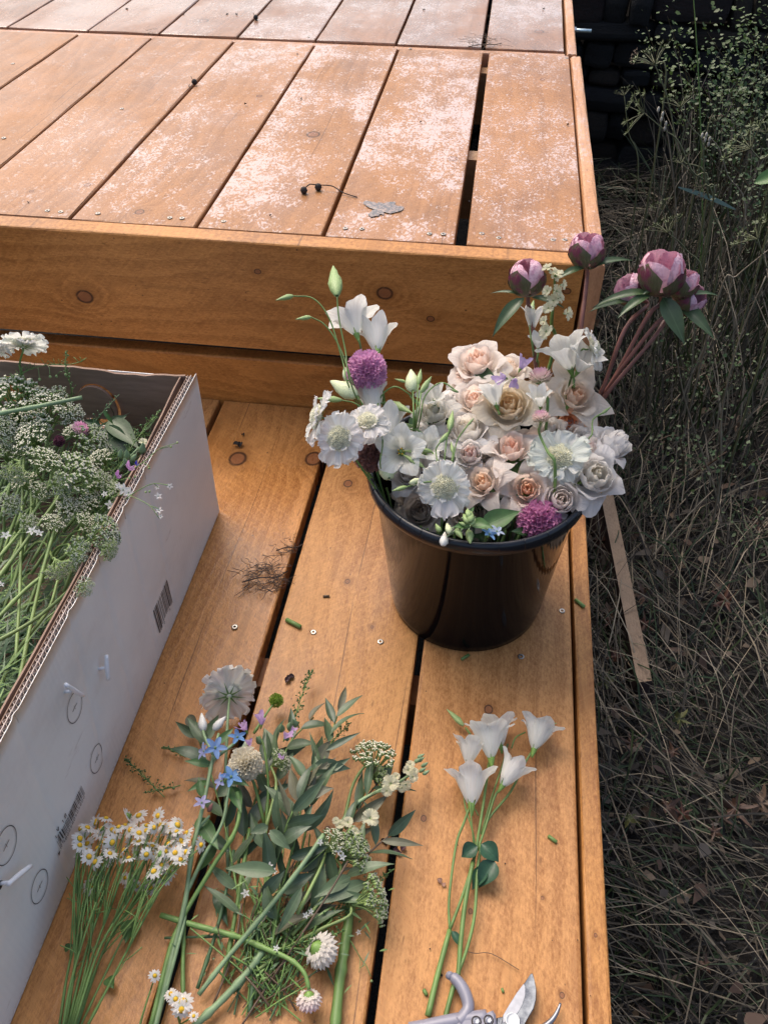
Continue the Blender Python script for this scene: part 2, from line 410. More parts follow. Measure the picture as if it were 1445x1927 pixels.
def vboard(x0, x1, y0, y1, z0, z1, mat, name, parent, O, bev=.003):
    """upright board running along x with a rounded, nicked upper edge"""
    n = 40; r = random.Random(int(z1*1000)); V = []
    for i in range(n+1):
        x = x0+(x1-x0)*i/n; d = r.uniform(0, .0012)
        for (y, z) in ((y0, z0), (y0, z1-bev), (y0+bev*.3+d, z1-bev*.3), (y0+bev+d, z1), (y1-.001, z1), (y1, z1-.001), (y1, z0)):
            V.append(Vector((x, y, z))-O)
    F = [(i*7+j, (i+1)*7+j, (i+1)*7+(j+1) % 7, i*7+(j+1) % 7) for i in range(n) for j in range(7)]
    F += [tuple(range(6, -1, -1)), tuple(n*7+j for j in range(7))]
    return put(name, mesh(name, V, F, mat, False), parent)
vboard(-1.30, .1330, Y1, 1.2045, .118, H-.001, fm, 'front_board', upp, OU)
lm = wood('lower_front_wood', 'x', [], dark=(.26, .10, .025), light=(.53, .235, .062))
vboard(-1.30, .1330, Y2+.002, Y2+.030, -.06, .088, lm, 'lower_front_board', upp, OU)
# side boards (trim)
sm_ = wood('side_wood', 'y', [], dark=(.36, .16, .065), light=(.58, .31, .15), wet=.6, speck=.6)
sawn([(.1385, 1.168), (.1625, 1.168), (.1595, 2.200), (.1350, 2.200)], .118, H+.001, sm_, 'side_board', upp, OU, bev=.006)
b = MB()
for xx, yy in ((.085, 1.25), (.085, 2.12), (-1.2, 1.25), (-1.2, 2.12)): b.box(Vector((xx, yy, GZ-.02))-OU, Vector((xx+.045, yy+.07, H-.031))-OU)
b.put('post', dwood, upp, smooth=False)
b = MB()
for yy in (1.215, 1.62, 2.15): b.box(Vector((-1.25, yy, .16))-OU, Vector((.128, yy+.045, H-.0305))-OU)
b.put('joist', wood('joist_wood', 'x', light=(.55, .36, .2), dark=(.4, .22, .1)), upp, smooth=False)
# rear platform
OR = Vector((0, 2.7, GZ-.02))
rear = thing('rear_platform', 'second platform farther back, damp and bluish with sky reflections', 'platform', OR)
xr_ = [-1.75, -1.47, -1.255, -1.045, -.862, -.665, -.472, -.276, -.066, .1235]
for k in range(9):
    xq = [v_+(-.008 if v_ < 0 else .004) for v_ in xr_]
    m_wet = [.3, .3, .35, .6, .9, 1.3, 1.2, 1.1, 1.2][k]
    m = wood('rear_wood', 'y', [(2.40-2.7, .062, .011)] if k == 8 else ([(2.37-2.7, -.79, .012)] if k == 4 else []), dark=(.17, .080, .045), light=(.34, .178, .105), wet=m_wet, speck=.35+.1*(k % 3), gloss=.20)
    sawn([(xr_[k]+.003, 2.238), (xr_[k+1]-(.007 if k == 7 else .003), 2.238), (xq[k+1]-(.007 if k == 7 else .003), 3.12), (xq[k]+.003, 3.12)], H-.028, H+.0012-.0004*(k % 3), m, 'plank', rear, OR)
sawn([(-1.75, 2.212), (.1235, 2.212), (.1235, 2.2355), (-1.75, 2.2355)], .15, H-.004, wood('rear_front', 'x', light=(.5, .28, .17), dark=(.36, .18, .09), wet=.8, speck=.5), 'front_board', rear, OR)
sawn([(.1275, 2.212), (.1500, 2.212), (.1530, 3.12), (.1310, 3.12)], .13, H+.002, sm_, 'side_board', rear, OR, bev=.004)
b = MB()
for xx, yy in ((.075, 2.26), (.075, 3.02), (-1.7, 3.02)): b.box(Vector((xx, yy, GZ-.02))-OR, Vector((xx+.045, yy+.07, H-.031))-OR)
b.put('post', dwood, rear, smooth=False)
p = at(1072, 47, .28)
rod = thing('threaded_rod', 'pale metal rod poking out of the side of the rear platform', 'metal rod', (.1535, p.y, .268))
b = MB(); b.tube([(0, 0, 0), (.02, 0, 0), (.05, 0, 0)], .0045, 8); b.put('shank', plain('galvanised', (.55, .68, .72), .3, Metallic=.7), rod)
b = MB(); b.tube([(.004, 0, 0), (.010, 0, 0)], .009, 6); b.put('nut', plain('nut_steel', (.4, .45, .5), .4, Metallic=.8), rod, smooth=False)

t = thing('blue_strap', 'dark blue strap glimpsed through a board gap at the left of the raised platform', 'strap', (-.857, 1.6, .262))
b = MB(); b.box((-.012, -.20, 0), (.012, .26, .003)); b.put('webbing', plain('blue_webbing', (.015, .06, .10), .6, .3, 90), t, smooth=False)
# ================================================================ cardboard box
BX0, BX1, BY0, BY1, BH = -.80, -.371, .08, .902, .248
mc = Mat('white_board'); nz = mc.noise(mc.tc.outputs['Object'], 7, 4, .6); n2 = mc.noise(mc.tc.outputs['Object'], 260, 3, .6)
flu = (mc.y*(2*PI/.0068)).m('SINE')
scuff = mc.noise(mc.vec(mc.y*9.0, mc.z*30.0, 0.0), 1.0, 4, .7).step(.62, .72)
cc = mc.mix(nz.step(.3, .7), (.70, .70, .68), (.77, .77, .745)); cc = mc.mix(scuff*.45, cc, (.40, .34, .31)); smu = mc.noise(mc.vec(mc.y*5.0, mc.z*9.0, 0.0), 1.0, 5, .65).step(.5, .72); cc = mc.mix(smu*.30, cc, (.50, .46, .43)); edge = (mc.z*1.0).step(.010, .0)+mc.z.step(.240, .250); cc = mc.mix(edge*n2.step(.4, .6)*.5, cc, (.38, .30, .25))
white_board = mc.bsdf(cc, .62, bump=n2*.25+flu*.10+nz*2.5, bs=.35, bd=.0012)
mk_ = Mat('kraft'); nz = mk_.noise(mk_.vec(mk_.x*12.0, mk_.y*12.0, mk_.z*70.0), 1.0, 4, .6); n2 = mk_.noise(mk_.tc.outputs['Object'], 400, 2)
kraft = mk_.bsdf(mk_.mix(nz.step(.3, .7), (.21, .132, .094), (.31, .205, .150)), .8, bump=nz+n2*.5, bs=.3)
fl_m = plain('flute_paper', (.50, .41, .36), .8, .3, 200)
ink = plain('black_ink', (.015, .014, .02), .5, .1)
clip_m = plain('white_plastic', (.78, .80, .84), .3, .05)
OB = Vector((BX1, BY1, 0))
box = thing('cardboard_box', 'open white cardboard box with brown inside, corrugated rim and barcodes, packed with cut greenery', 'box', OB)
def vb(a, b_): return Vector(a)-OB, Vector(b_)-OB
b = MB()
# outer side panel: gentle waviness and crease lines
def side_x(y, z):
    t = (y-BY0)/(BY1-BY0)
    d = .0006*math.sin(y*13+z*9)+.0008*math.sin(z*17+y*5)*(z/BH)
    for (yc, k) in ((.55, .12), (.47, .16), (.70, .05), (.36, .10), (.63, .08)):
        d -= .0019*math.exp(-((y-yc-k*(z-.12))/.0036)**2)
    return BX1+d*min(1, z/.02)
ny, nz_ = 220, 14; V = []; F = []
for j in range(nz_+1):
    for i in range(ny+1):
        y = BY0+(BY1-BY0)*i/ny; z = .0005+(BH-.0005)*j/nz_
        V.append(Vector((side_x(y, z), y, z))-OB)
for j in range(nz_):
    for i in range(ny):
        a = j*(ny+1)+i; F.append((a, a+1, a+ny+2, a+ny+1))
n0 = len(V); V += [v-Vector((.0009, 0, 0)) for v in V[:]]
F += [tuple(n0+k for k in f[::-1]) for f in F[:]]
F += [((nz_)*(ny+1)+i+1, (nz_)*(ny+1)+i, n0+(nz_)*(ny+1)+i, n0+(nz_)*(ny+1)+i+1) for i in range(ny)]
F += [((j+1)*(ny+1)+ny, j*(ny+1)+ny, n0+j*(ny+1)+ny, n0+(j+1)*(ny+1)+ny) for j in range(nz_)]
put('side_panel', mesh('side_panel', V, F, white_board), box)
# core, middle liner, inner liner, folded-in flap
b = MB(); b.box(*vb((BX1-.0086, BY0, .001), (BX1-.0036, BY1-.004, BH-.016))); b.put('board_core', kraft, box, smooth=False)
b = MB(); b.box(*vb((BX1-.0054, BY0, BH-.0158), (BX1-.0047, BY1-.004, BH-.0006))); b.put('middle_liner', fl_m, box, smooth=False)
b = MB(); b.box(*vb((BX1-.0096, BY0, .001), (BX1-.0088, BY1-.004, BH-.0009))); b.put('inner_liner', kraft, box, smooth=False)
r = random.Random(5); V = []; n = 60
for i in range(n+1):
    y = BY0+(BY1-.006-BY0)*i/n; dx = .003+.0006*math.sin(i*.35)+(.004 if i > 48 else 0)*(i-48)/12
    for x, z in ((BX1-.0104-dx, .02), (BX1-.0104-dx, BH-.002+.0005*math.sin(i*.9)), (BX1-.0122-dx, BH-.002+.0005*math.sin(i*.9)), (BX1-.0122-dx, .02)): V.append(Vector((x, y, z))-OB)
F = [(i*4+j, (i+1)*4+j, (i+1)*4+(j+1) % 4, i*4+(j+1) % 4) for i in range(n) for j in range(4)]+[(3, 2, 1, 0)]
put('inner_flap', mesh('inner_flap', V, F, kraft, False), box)
def flutes(xa, xb, pitch, ph):
    V = []; F = []; n = int((BY1-.006-BY0)/pitch*2)
    for i in range(n+1):
        y = BY0+i*pitch/2+ph; t = i % 2
        x = xa if t else xb
        V += [Vector((x, y, BH-.0157))-OB, Vector((x, y, BH-.0012))-OB, Vector((x+.0002, y+.00045, BH-.0157))-OB, Vector((x+.0002, y+.00045, BH-.0012))-OB]
    for i in range(n):
        a, c = i*4, i*4+4
        F += [(a, c, c+1, a+1), (a+3, c+3, c+2, a+2), (a+1, c+1, c+3, a+3)]
    return V, F
for xa, xb, pt, ph in ((BX1-.0011, BX1-.0046, .0066, 0), (BX1-.0055, BX1-.0086, .0066, .002)):
    V, F = flutes(xa, xb, pt, ph); put('fluting', mesh('fluting', V, F, fl_m, False), box)
# end wall with two hand holes
def holes_wall(outer, holes, to3, th, mat, name):
    polys = [[Vector((a, c, 0)) for a, c in outer]]+[[Vector((a, c, 0)) for a, c in h] for h in holes]
    tr = tessellate_polygon(polys); P = [v for pl in polys for v in pl]; n = len(P)
    V = [to3(v.x, v.y, 0) for v in P]+[to3(v.x, v.y, th) for v in P]
    F = [tuple(t) for t in tr]+[tuple(k+n for k in t[::-1]) for t in tr]; s = 0
    for pl in polys:
        m_ = len(pl); F += [(s+i, s+(i+1) % m_, n+s+(i+1) % m_, n+s+i) for i in range(m_)]; s += m_
    me = mesh(name, V, F, mat, False); return me
def circ(cx, cy, rx, ry, n=36): return [(cx+rx*math.cos(2*PI*k/n), cy+ry*math.sin(2*PI*k/n)) for k in range(n)]
r = random.Random(9)
topedge = [(BX1-.0125, BH-.001)]+[(BX1-.0125-(BX1-.0125-BX0)*k/30, BH-.0015-r.uniform(0, .0022)-(.004 if 2 < k < 9 else 0)*math.sin((k-2)/7*PI)) for k in range(1, 31)]
outer = [(BX0, .001), (BX1-.0125, .001)]+topedge
HC = (-.515, .184); HL = (-.628, .188)
put('end_wall', holes_wall(outer, [circ(*HC, .030, .038), circ(*HL, .030, .036)], lambda x, z, t: Vector((x, BY1-.0035-t, z))-OB, .0035, kraft, 'end_wall'), box)
b = MB(); b.box(*vb((BX0, BY1-.003, .001), (BX1-.001, BY1, BH-.002))) if False else None
# folded tab in the right hand hole
tab = []
for k in range(19):
    a = PI*(k/18)*1.22-.11*PI; tab.append((HC[0]+.029*math.cos(a), HC[1]+.037*math.sin(a)))
def tab3(x, z, t):
    d = (HC[1]+.037-z); return Vector((x, BY1-.0085-.0012*t/.003-d*.10-t, z))-OB
put('folded_tab', holes_wall(tab, [], tab3, .003, kraft, 'folded_tab'), box)
b = MB(); b.box(*vb((BX0, BY0, .001), (BX1-.010, BY1-.008, .006))); b.put('floor_panel', kraft, box, smooth=False)
b = MB(); b.box(*vb((BX0-.008, BY0, .001), (BX0, BY1, BH))); b.put('side_panel', white_board, box, smooth=False)
b = MB(); b.box(*vb((BX0, BY0-.004, .001), (BX1-.010, BY0, BH))); b.put('end_wall', kraft, box, smooth=False)
# outer skin of the end wall (white side) kept 1 mm behind the brown one, corner fold
put('end_skin', holes_wall([(BX0, .001), (BX1-.0125, .001), (BX1-.0125, BH-.006), (BX0, BH-.006)], [circ(*HC, .030, .038), circ(*HL, .030, .036)], lambda x, z, t: Vector((x, BY1-.0005-t, z))-OB, .0012, white_board, 'end_skin'), box)
# printing: thin ink layer lying on the panel
def ip(y, z, e=.0009): return Vector((side_x(y, z)+e, y, z))-OB
def stroke(mb, a, c, w_):
    (y0, z0), (y1, z1) = a, c; d = Vector((y1-y0, z1-z0)); L = d.length or 1; nn = Vector((-d.y, d.x))/L*w_/2
    k = max(1, int(L/.006)); V = []
    for i in range(k+1):
        q = Vector((y0, z0))+d*i/k; V += [ip(q.x+nn.x, q.y+nn.y), ip(q.x-nn.x, q.y-nn.y)]
    mb.add(V, [(2*i, 2*i+1, 2*i+3, 2*i+2) for i in range(k)])
def yz(px, py): p = atx(px, py, BX1); return p.y, p.z
rb = random.Random(12)
SEG = {'L': [((0, 1), (0, 0)), ((0, 0), (.6, 0))], 'V': [((0, 1), (.3, 0)), ((.3, 0), (.6, 1))], '1': [((.1, .8), (.3, 1)), ((.3, 1), (.3, 0))],
       '8': [((0, 0), (.5, 0)), ((.5, 0), (.5, 1)), ((.5, 1), (0, 1)), ((0, 1), (0, 0)), ((0, .5), (.5, .5))], '0': [((0, 0), (.5, 0)), ((.5, 0), (.5, 1)), ((.5, 1), (0, 1)), ((0, 1), (0, 0))],
       '5': [((.5, 1), (0, 1)), ((0, 1), (0, .5)), ((0, .5), (.5, .5)), ((.5, .5), (.5, 0)), ((.5, 0), (0, 0))], ' ': []}
def text(mb, s, y, z, h, adv, w_=.0006, sx=1.0):
    for ch in s:
        for a, c in SEG[ch]: stroke(mb, (y+a[0]*h*sx, z+a[1]*h), (y+c[0]*h*sx, z+c[1]*h), w_)
        y += adv
def barcode(pa, pb, pc, n, name, digits, small=()):
    (ya, zt), (yb, _), (_, zb) = yz(*pa), yz(*pb), yz(*pc)
    mb = MB(); y = ya; L = yb-ya; u = L/n; k = 0
    while y < yb-u:
        w_ = rb.choice([.7, .7, 1.0, 1.8])*u*.7
        lo = zb-(.002 if k < 3 or y > yb-4*u else -.0016)
        stroke(mb, (y+w_/2, zt), (y+w_/2, lo), w_); y += w_+rb.choice([1.0, 1.2, 1.6, 2.2])*u*.75; k += 1
    text(mb, digits, ya+u*3, zb-.0045, .0040, (L-u*4)/max(1, len(digits)), .0005)
    for (s, y_, z_, h_, ad) in small: text(mb, s, y_, z_, h_, ad, .0008)
    mb.put(name, ink, box, smooth=False)
barcode((288, 1150), (314, 1092), (299, 1190), 26, 'barcode', ' 0 5')
y0_, z0_ = yz(107, 1582)
tri = (('LV', y0_+.0015, z0_+.0022, .0052, .0062), ('18', y0_+.0165, z0_+.0022, .0052, .0060))
barcode((107, 1583), (154, 1480), (114, 1597), 62, 'barcode', '05808580505800', tri)
mb = MB(); ya_, za_ = yz(111, 1606); mb.add([ip(ya_-.001, za_-.003), ip(ya_-.001, za_+.002), ip(ya_+.004, za_)], [(0, 2, 1)]); mb.put('arrow_mark', ink, box, smooth=False)
for (px, py), rr in (((140, 1331), .0155), ((182, 1427), .0155), ((13, 1591), .0165), ((75, 1668), .0155)):
    y, z = yz(px, py); mb = MB(); n = 40; V = []
    for k in range(n):
        a = 2*PI*k/n
        V += [ip(y+rr*math.cos(a), z+rr*1.12*math.sin(a)), ip(y+(rr-.0008)*math.cos(a), z+(rr-.0008)*1.12*math.sin(a))]
    mb.add(V, [(2*k, 2*k+1, (2*k+3) % (2*n), (2*k+2) % (2*n)) for k in range(n)])
    stroke(mb, (y-.0055, z), (y+.0055, z), .0009); stroke(mb, (y, z-.003), (y, z+.003), .0004)
    mb.put('circle_mark', ink, box, smooth=False)
def lift(px, py, e): return atx(px, py, BX1+e)-OB
for pts in (((124, 1288), (140, 1299), (157, 1309)), ((201, 1233), (202, 1256), (205, 1278)), ((16, 1664), (36, 1647), (59, 1629))):
    mb = MB(); P = curve([lift(*q, .009) for q in pts], 4); mb.tube(P, lambda t: .0026*(.8+.2*math.sin(PI*t)), 8)
    c = P[len(P)//2] if pts[0][0] != 16 else P[1]; mb.tube([c, c-Vector((.010, .002, .002))], .0018, 6)
    mb.put('plastic_clip', clip_m, box)
    q = c-Vector((.0093, .003, .003)); mb = MB(); mb.lathe([(.0001, 0), (.0042, .0003), (.0044, -.0012)], 8, 0, frame(q, (1, 0, 0))); mb.put('slot', ink, box)
# ================================================================ plant parts
def leafmat(name, c, rough=.5, tr=.22, back=None, sp=.5):
    m = Mat(name); nz = m.noise(m.tc.outputs['Object'], 5, 4, .6); n2 = m.noise(m.tc.outputs['Object'], 30, 3)
    oi = m.n('ShaderNodeObjectInfo'); r = S(m.t, oi.outputs['Random'])
    f = (nz.step(.3, .7)*.6+r*.5)
    cc = m.mix(f, tuple(x*.72 for x in c), tuple(x*1.35 for x in c))
    rib = (m.y.m('ABSOLUTE')*60.0).step(.9, .2)
    cc = m.mix(rib*.35, cc, tuple(min(1, x*2.0+.02) for x in c))
    if back:
        g = m.n('ShaderNodeNewGeometry'); cc = m.mix(S(m.t, g.outputs['Backfacing']), cc, back)
    return m.bsdf(cc, rough, bump=nz+n2*.4, bs=.35, bd=.0006, trans=tr, Specular_IOR_Level=sp)
M_petal = objcol('petal', .45, .44, .30)
M_rose = objcol('rose_petal', .5, .50, .16)
M_euc = leafmat('eucalyptus_leaf', (.082, .124, .064), .42, .15, (.12, .165, .10))
M_euc2 = leafmat('eucalyptus_leaf_dark', (.050, .082, .045), .38, .12, (.09, .12, .07))
M_euc3 = leafmat('eucalyptus_leaf_faded', (.110, .112, .070), .5, .15, (.15, .15, .10))
M_leaf = leafmat('green_leaf', (.070, .150, .045), .42, .25)
M_dark = leafmat('dark_leaf', (.030, .075, .028), .35, .15)
M_peonyleaf = leafmat('peony_leaf', (.050, .085, .035), .35, .15, (.07, .11, .05))
M_lis = leafmat('lisianthus_leaf', (.030, .085, .045), .4, .15, (.05, .12, .07))
def stemmat(n, a, b_=None, rough=.5): return plain(n, a, rough, .3, 40)
M_stem = stemmat('green_stem', (.13, .225, .06)); M_pale = stemmat('pale_stem', (.19, .28, .145)); M_dstem = stemmat('dark_stem', (.06, .12, .05))
M_red = stemmat('red_stem', (.22, .09, .07)); M_brown = stemmat('brown_stem', (.10, .065, .04)); M_yar = stemmat('yarrow_stem', (.185, .265, .085))
M_bud = stemmat('green_bud', (.26, .36, .14)); M_budw = stemmat('cream_bud', (.62, .68, .42), .45)
M_calyx = stemmat('calyx', (.16, .28, .06)); M_yellow = plain('pollen_yellow', (.70, .42, .02), .7, .25, 14, bump=.5)
M_cream = plain('cream_floret', (.93, .92, .80), .6, .06, 9, trans=.45); M_white = plain('white_floret', (.80, .79, .74), .6, .1, 9, trans=.2)
M_yw = plain('yarrow_floret', (.84, .81, .66), .7, .14, 5, trans=.3); M_mag = plain('magenta_floret', (.46, .14, .36), .55, .35, 200, trans=.2)
M_black = plain('dry_black', (.020, .014, .012), .7)

def wrap(R0, R1, Hh, half, curl=0., tip=0., edge=.25, p=1.4, ruf=0., seed=0, nu=7, nv=8, z0=0., inw=0.):
    """petal wrapped about +z: a at angle 0 = +x"""
    r = random.Random(seed); ph = r.uniform(0, 6); V = []
    for i in range(nu+1):
        u = i/nu
        for j in range(nv+1):
            v = 2*j/nv-1; av = abs(v)
            top = 1-edge*av**2.6+tip*max(0, 1-av*1.6)**1.5
            s = u*top; wv = .42+.58*math.sin(min(1, u*1.35)*PI/2)
            if u > .8: wv *= 1-.22*((u-.8)/.2)**1.5
            a = v*half*wv; Rr = R0+(R1-R0)*min(1.05, s)**p; z = Hh*s
            Rr *= 1-inw*(max(0, s-.42)/.58)**1.4
            if s > .62: c = ((s-.62)/.38)**2*curl*(1+.25*av); Rr += c; z -= c*.75
            Rr += ruf*math.sin(v*7+ph)*u*u; z += ruf*.7*math.cos(v*9+ph)*u*u
            V.append(Vector((Rr*math.cos(a), Rr*math.sin(a), z0+z)))
    n = nv+1; F = [(i*n+j, (i+1)*n+j, (i+1)*n+j+1, i*n+j+1) for i in range(nu) for j in range(nv)]
    return V, F
def flat(L, W, a0, a1, cup=0., ruf=0., notch=0., r0=0., prof='petal', seed=0, nu=8, nv=6, freq=8):
    """petal/leaf growing along +x, a0/a1 = start/end angle above horizontal"""
    r = random.Random(seed); ph = r.uniform(0, 6); V = []; x, z = r0, 0.; cx = []
    for i in range(nu+1):
        u = i/nu; cx.append((x, z, a0+(a1-a0)*u)); a = a0+(a1-a0)*(u+.5/nu); x += L/nu*math.cos(a); z += L/nu*math.sin(a)
    for i in range(nu+1):
        u = i/nu
        if prof == 'petal': w_ = .30+.70*math.sin(min(1, u*1.15)*PI/2)**1.3; w_ *= (1-max(0, (u-.82)/.18)**2*.45)
        elif prof == 'leaf': w_ = max(.02, math.sin(PI*min(1, u**.72))**.95*(1-.25*u**3))
        elif prof == 'round': w_ = max(.03, math.sin(PI*min(1, .03+u**.75*.94))**.6)
        else: w_ = max(.03, 1-u*.95)
        X, Z, A = cx[i]
        for j in range(nv+1):
            v = 2*j/nv-1
            d = -notch*L*u**3*(1-math.cos(v*PI*1.5+ph*.1))*.5 + ruf*.5*math.sin(v*freq*1.7+ph)*u**3
            zz = Z+cup*W*v*v*w_ + ruf*math.sin(v*freq+ph+u*2)*u**2.6
            V.append(Vector((X+d*math.cos(A), v*w_*W/2, zz+d*math.sin(A))))
    n = nv+1; return V, [(i*n+j, (i+1)*n+j, (i+1)*n+j+1, i*n+j+1) for i in range(nu) for j in range(nv)]
CA = {}
def cached(key, fn, mat, name='petal'):
    if key not in CA: V, F = fn(); CA[key] = mesh(name, V, F, mat)
    return CA[key]
RZ = lambda a: Matrix.Rotation(a, 4, 'Z')
def mixc(a, b_, t): t = max(0, min(1, t)); return tuple(a[k]+(b_[k]-a[k])*t for k in range(3))
# sepals / receptacle shared
def make_calyx(key, L, W, n, a0, a1, r0, body):
    def fn():
        b = MB(); b.lathe(body, 8)
        for k in range(n):
            V, F = flat(L, W, a0, a1, .2, 0, 0, r0, 'taper', k, 4, 2); b.add(V, F, 0, RZ(2*PI*k/n))
        return b.V, b.F
    return cached(key, fn, M_calyx if 'dk' not in key else M_dstem, 'calyx')

def rose_head(parent, M, inner, outer, kind, rnd):
    """kind 0 open garden rose, 1 tight globe, 2 star-like with reflexed points"""
    cal = put('flower_head', make_calyx('rosecal', .55, .16, 5, -.3, -1.0, .1, [(.02, -.28), (.10, -.22), (.16, -.05), (.22, .04)]), parent, M)
    specs = []; N = {0: 17, 1: 14, 2: 13}[kind]
    for k in range(N):
        t = k/(N-1)
        if kind == 0: specs.append((.30*(.06+.74*t), .06+.74*t**.9, .80+.06*math.sin(PI*min(1, t*1.3))-.26*max(0, t-.6)/.4, 1.6-.72*t, .02+.16*t**2.5, .14*t*t, .14+.14*t, .42, k*2.4))
        elif kind == 1: specs.append((.3*(.05+.66*t), .05+.66*t, .98-.30*t**2.5, 1.6-.62*t, .015+.12*t**4, .08*t, .14+.12*t, .38, k*2.4))
        else: specs.append((.3*(.06+.58*t), .06+.58*t, .80-.12*t, 1.55-.75*t, .02+.12*t*t, .12*t, .2, .45, k*2.4))
    if kind == 2:
        for k in range(6): specs.append((.30, .70+.025*k, .64-.05*k, .74, .20, .22, .34, .75, k*2.4+1))
    if kind == 1:
        for k in range(4): specs.append((.3, .74+.03*k, .50-.06*k, .70, .20, .12, .3, .8, k*1.7+1))
    if kind == 0:
        for k in range(5): specs.append((.32, .76+.03*k, .64-.06*k, .78, .18, .08, .26, .6, k*2.4+1))
    n = len(specs); var = rnd.randrange(3)
    for q, (R0, R1, h, hf, cu, tp, ed, pp, ang) in enumerate(specs):
        key = ('rose', kind, q, var)
        me = cached(key, lambda: wrap(R0, R1, h, hf, cu, tp, ed, pp, .016+.022*q/n, q*7+var, 9, 10, 0., .62*max(0, 1-q/(n*.72))**.6 if kind != 1 else .66*max(0, 1-q/(n*.9))**.6), M_rose)
        t = q/(n-1); c = mixc(inner, outer, (t-.10)*1.7)
        j = rnd.uniform(-.02, .02)
        put('petal', me, cal, RZ(ang+rnd.uniform(-.15, .15)) @ Matrix.Rotation(rnd.uniform(-.06, .06), 4, 'Y'), tuple(max(0, x+j) for x in c))
    return cal
def lis_head(parent, M, opn, color, rnd, stam=False):
    """bell of five broad overlapping petals; opn 0 closed .. 1 wide"""
    cal = put('flower_head', make_calyx('liscal', .34, .07, 5, 1.1, 1.3, .07, [(.035, -.30), (.05, -.22), (.10, -.05), (.13, .10), (.11, .14)]), parent, M)
    o = round(opn*4)/4
    for k in range(5):
        key = ('lis', o, k)
        me = cached(key, lambda: wrap(.09+.012*(k % 2), .38+.36*o, 1.28-.28*o-.05*(k % 3), .92+.06*o, .05+.22*o, .12-.08*o, .34-.12*o, .68+.25*o, .020+.03*o, k*3+1, 10, 10), M_petal)
        put('petal', me, cal, RZ(k*2*PI/5*2+rnd.uniform(-.12, .12)) @ Matrix.Rotation(rnd.uniform(-.07, .07)+(k % 2)*.03, 4, 'Y'), mixc(color, (.62, .72, .38), rnd.uniform(0, .10)))
    if stam or o > .6:
        b = MB()
        for k in range(5): a = k*1.256; b.tube([(0, 0, .1), (.1*math.cos(a), .1*math.sin(a), .45)], .012, 5, 0); b.lathe([(.01, -.05), (.035, 0), (.01, .05)], 6, 1, Matrix.Translation((.1*math.cos(a), .1*math.sin(a), .47)))
        b.tube([(0, 0, .1), (0, 0, .6)], .03, 6, 0); b.put('stamens', [M_bud, M_yellow], cal)
    return cal
def scab_head(parent, M, color, center, rnd, back=False, npet=9, mat=None):
    def cf():
        b = MB(); r = random.Random(4)
        b.lathe([(.04, -.10), (.16, -.02), (.32, .03), (.32, .10), (.18, .20), (.02, .24)], 12, 2)
        n = 170
        for k in range(n):
            t = (k+.5)/n; rr = .40*math.sqrt(t); a = k*2.39996; zt = .18*(1-t)+.07
            p = Vector((rr*math.cos(a), rr*math.sin(a), zt)); d = Vector((rr*math.cos(a)*1.1, rr*math.sin(a)*1.1, .5)).normalized()
            L = r.uniform(.06, .13)
            for q in range(5):
                o = d.orthogonal().normalized(); e = (Matrix.Rotation(q*PI/2+r.uniform(0, 1), 3, d) @ o)
                w_ = d.cross(e)*.034; b.add([p-w_, p+w_, p+d*L+e*.035+w_*.8, p+d*L+e*.035-w_*.8], [(0, 1, 2, 3)], 1)
        return b
    if 'scabc' not in CA:
        CA['scabc'] = cf().mesh('floret_dome', [M_budw, M_cream, M_cream])
    hd = put('flower_head', CA['scabc'], parent, M)
    for k in range(npet):
        v = k % 3
        me = cached(('scab', v), lambda: flat(.82, .92, .42-.2*v, -.35+.1*v, .06, .085, .14, .20, 'petal', v+3, 10, 16, 8.5), M_petal)
        put('petal', me, hd, RZ(k*2*PI/npet+rnd.uniform(-.13, .13)) @ Matrix.Rotation(rnd.uniform(-.26, .18), 4, 'Y') @ Matrix.Rotation(rnd.uniform(-.25, .25), 4, 'X') @ Matrix.Scale(rnd.uniform(.82, 1.1), 4), tuple(x*rnd.uniform(.96, 1.0) for x in color))
    for k in range(6):
        me = cached(('scabi', k % 2), lambda: flat(.34, .24, .9, .5, .1, .03, .12, .24, 'petal', k, 5, 6, 9), M_petal)
        put('petal', me, hd, RZ(k*2*PI/6+.3) @ Matrix.Translation((0, 0, .05)), color)
    if True:
        def sf():
            b = MB()
            for k in range(9):
                V, F = flat(.52 if k % 2 else .40, .075, -.12, .12, .1, 0, 0, .05, 'taper', k, 5, 2); b.add(V, F, 0, RZ(k*2*PI/9) @ Matrix.Translation((0, 0, -.07)))
            return b.V, b.F
        put('sepals', cached('scabsep', sf, M_stem, 'sepals'), hd)
    return hd
def pincushion(parent, M, color, rnd, n=150, kind='tube'):
    """whole head of many small tubular florets"""
    key = ('pin', kind, n)
    if key not in CA:
        b = MB(); r = random.Random(8); b.lathe([(.05, -.55), (.3, -.42), (.5, -.1), (.45, .25), (.1, .45)], 10, 0)
        for k in range(n):
            t = (k+.5)/n; ph = math.acos(1-1.75*t); a = k*2.39996
            d = Vector((math.sin(ph)*math.cos(a), math.sin(ph)*math.sin(a), math.cos(ph)*.8)).normalized(); p = d*.45; L = r.uniform(.30, .5)
            o = d.orthogonal().normalized()
            for q in range(4):
                e = Matrix.Rotation(q*PI/2+k, 3, d) @ o; w_ = d.cross(e)*.075
                b.add([p-w_*.3, p+w_*.3, p+d*L+e*.07+w_, p+d*L*1.12+e*.14, p+d*L+e*.07-w_], [(0, 1, 2, 3, 4)], 0)
        CA[key] = b.mesh('floret_ball', [M_petal, M_pale])
    return put('flower_head', CA[key], parent, M, color)
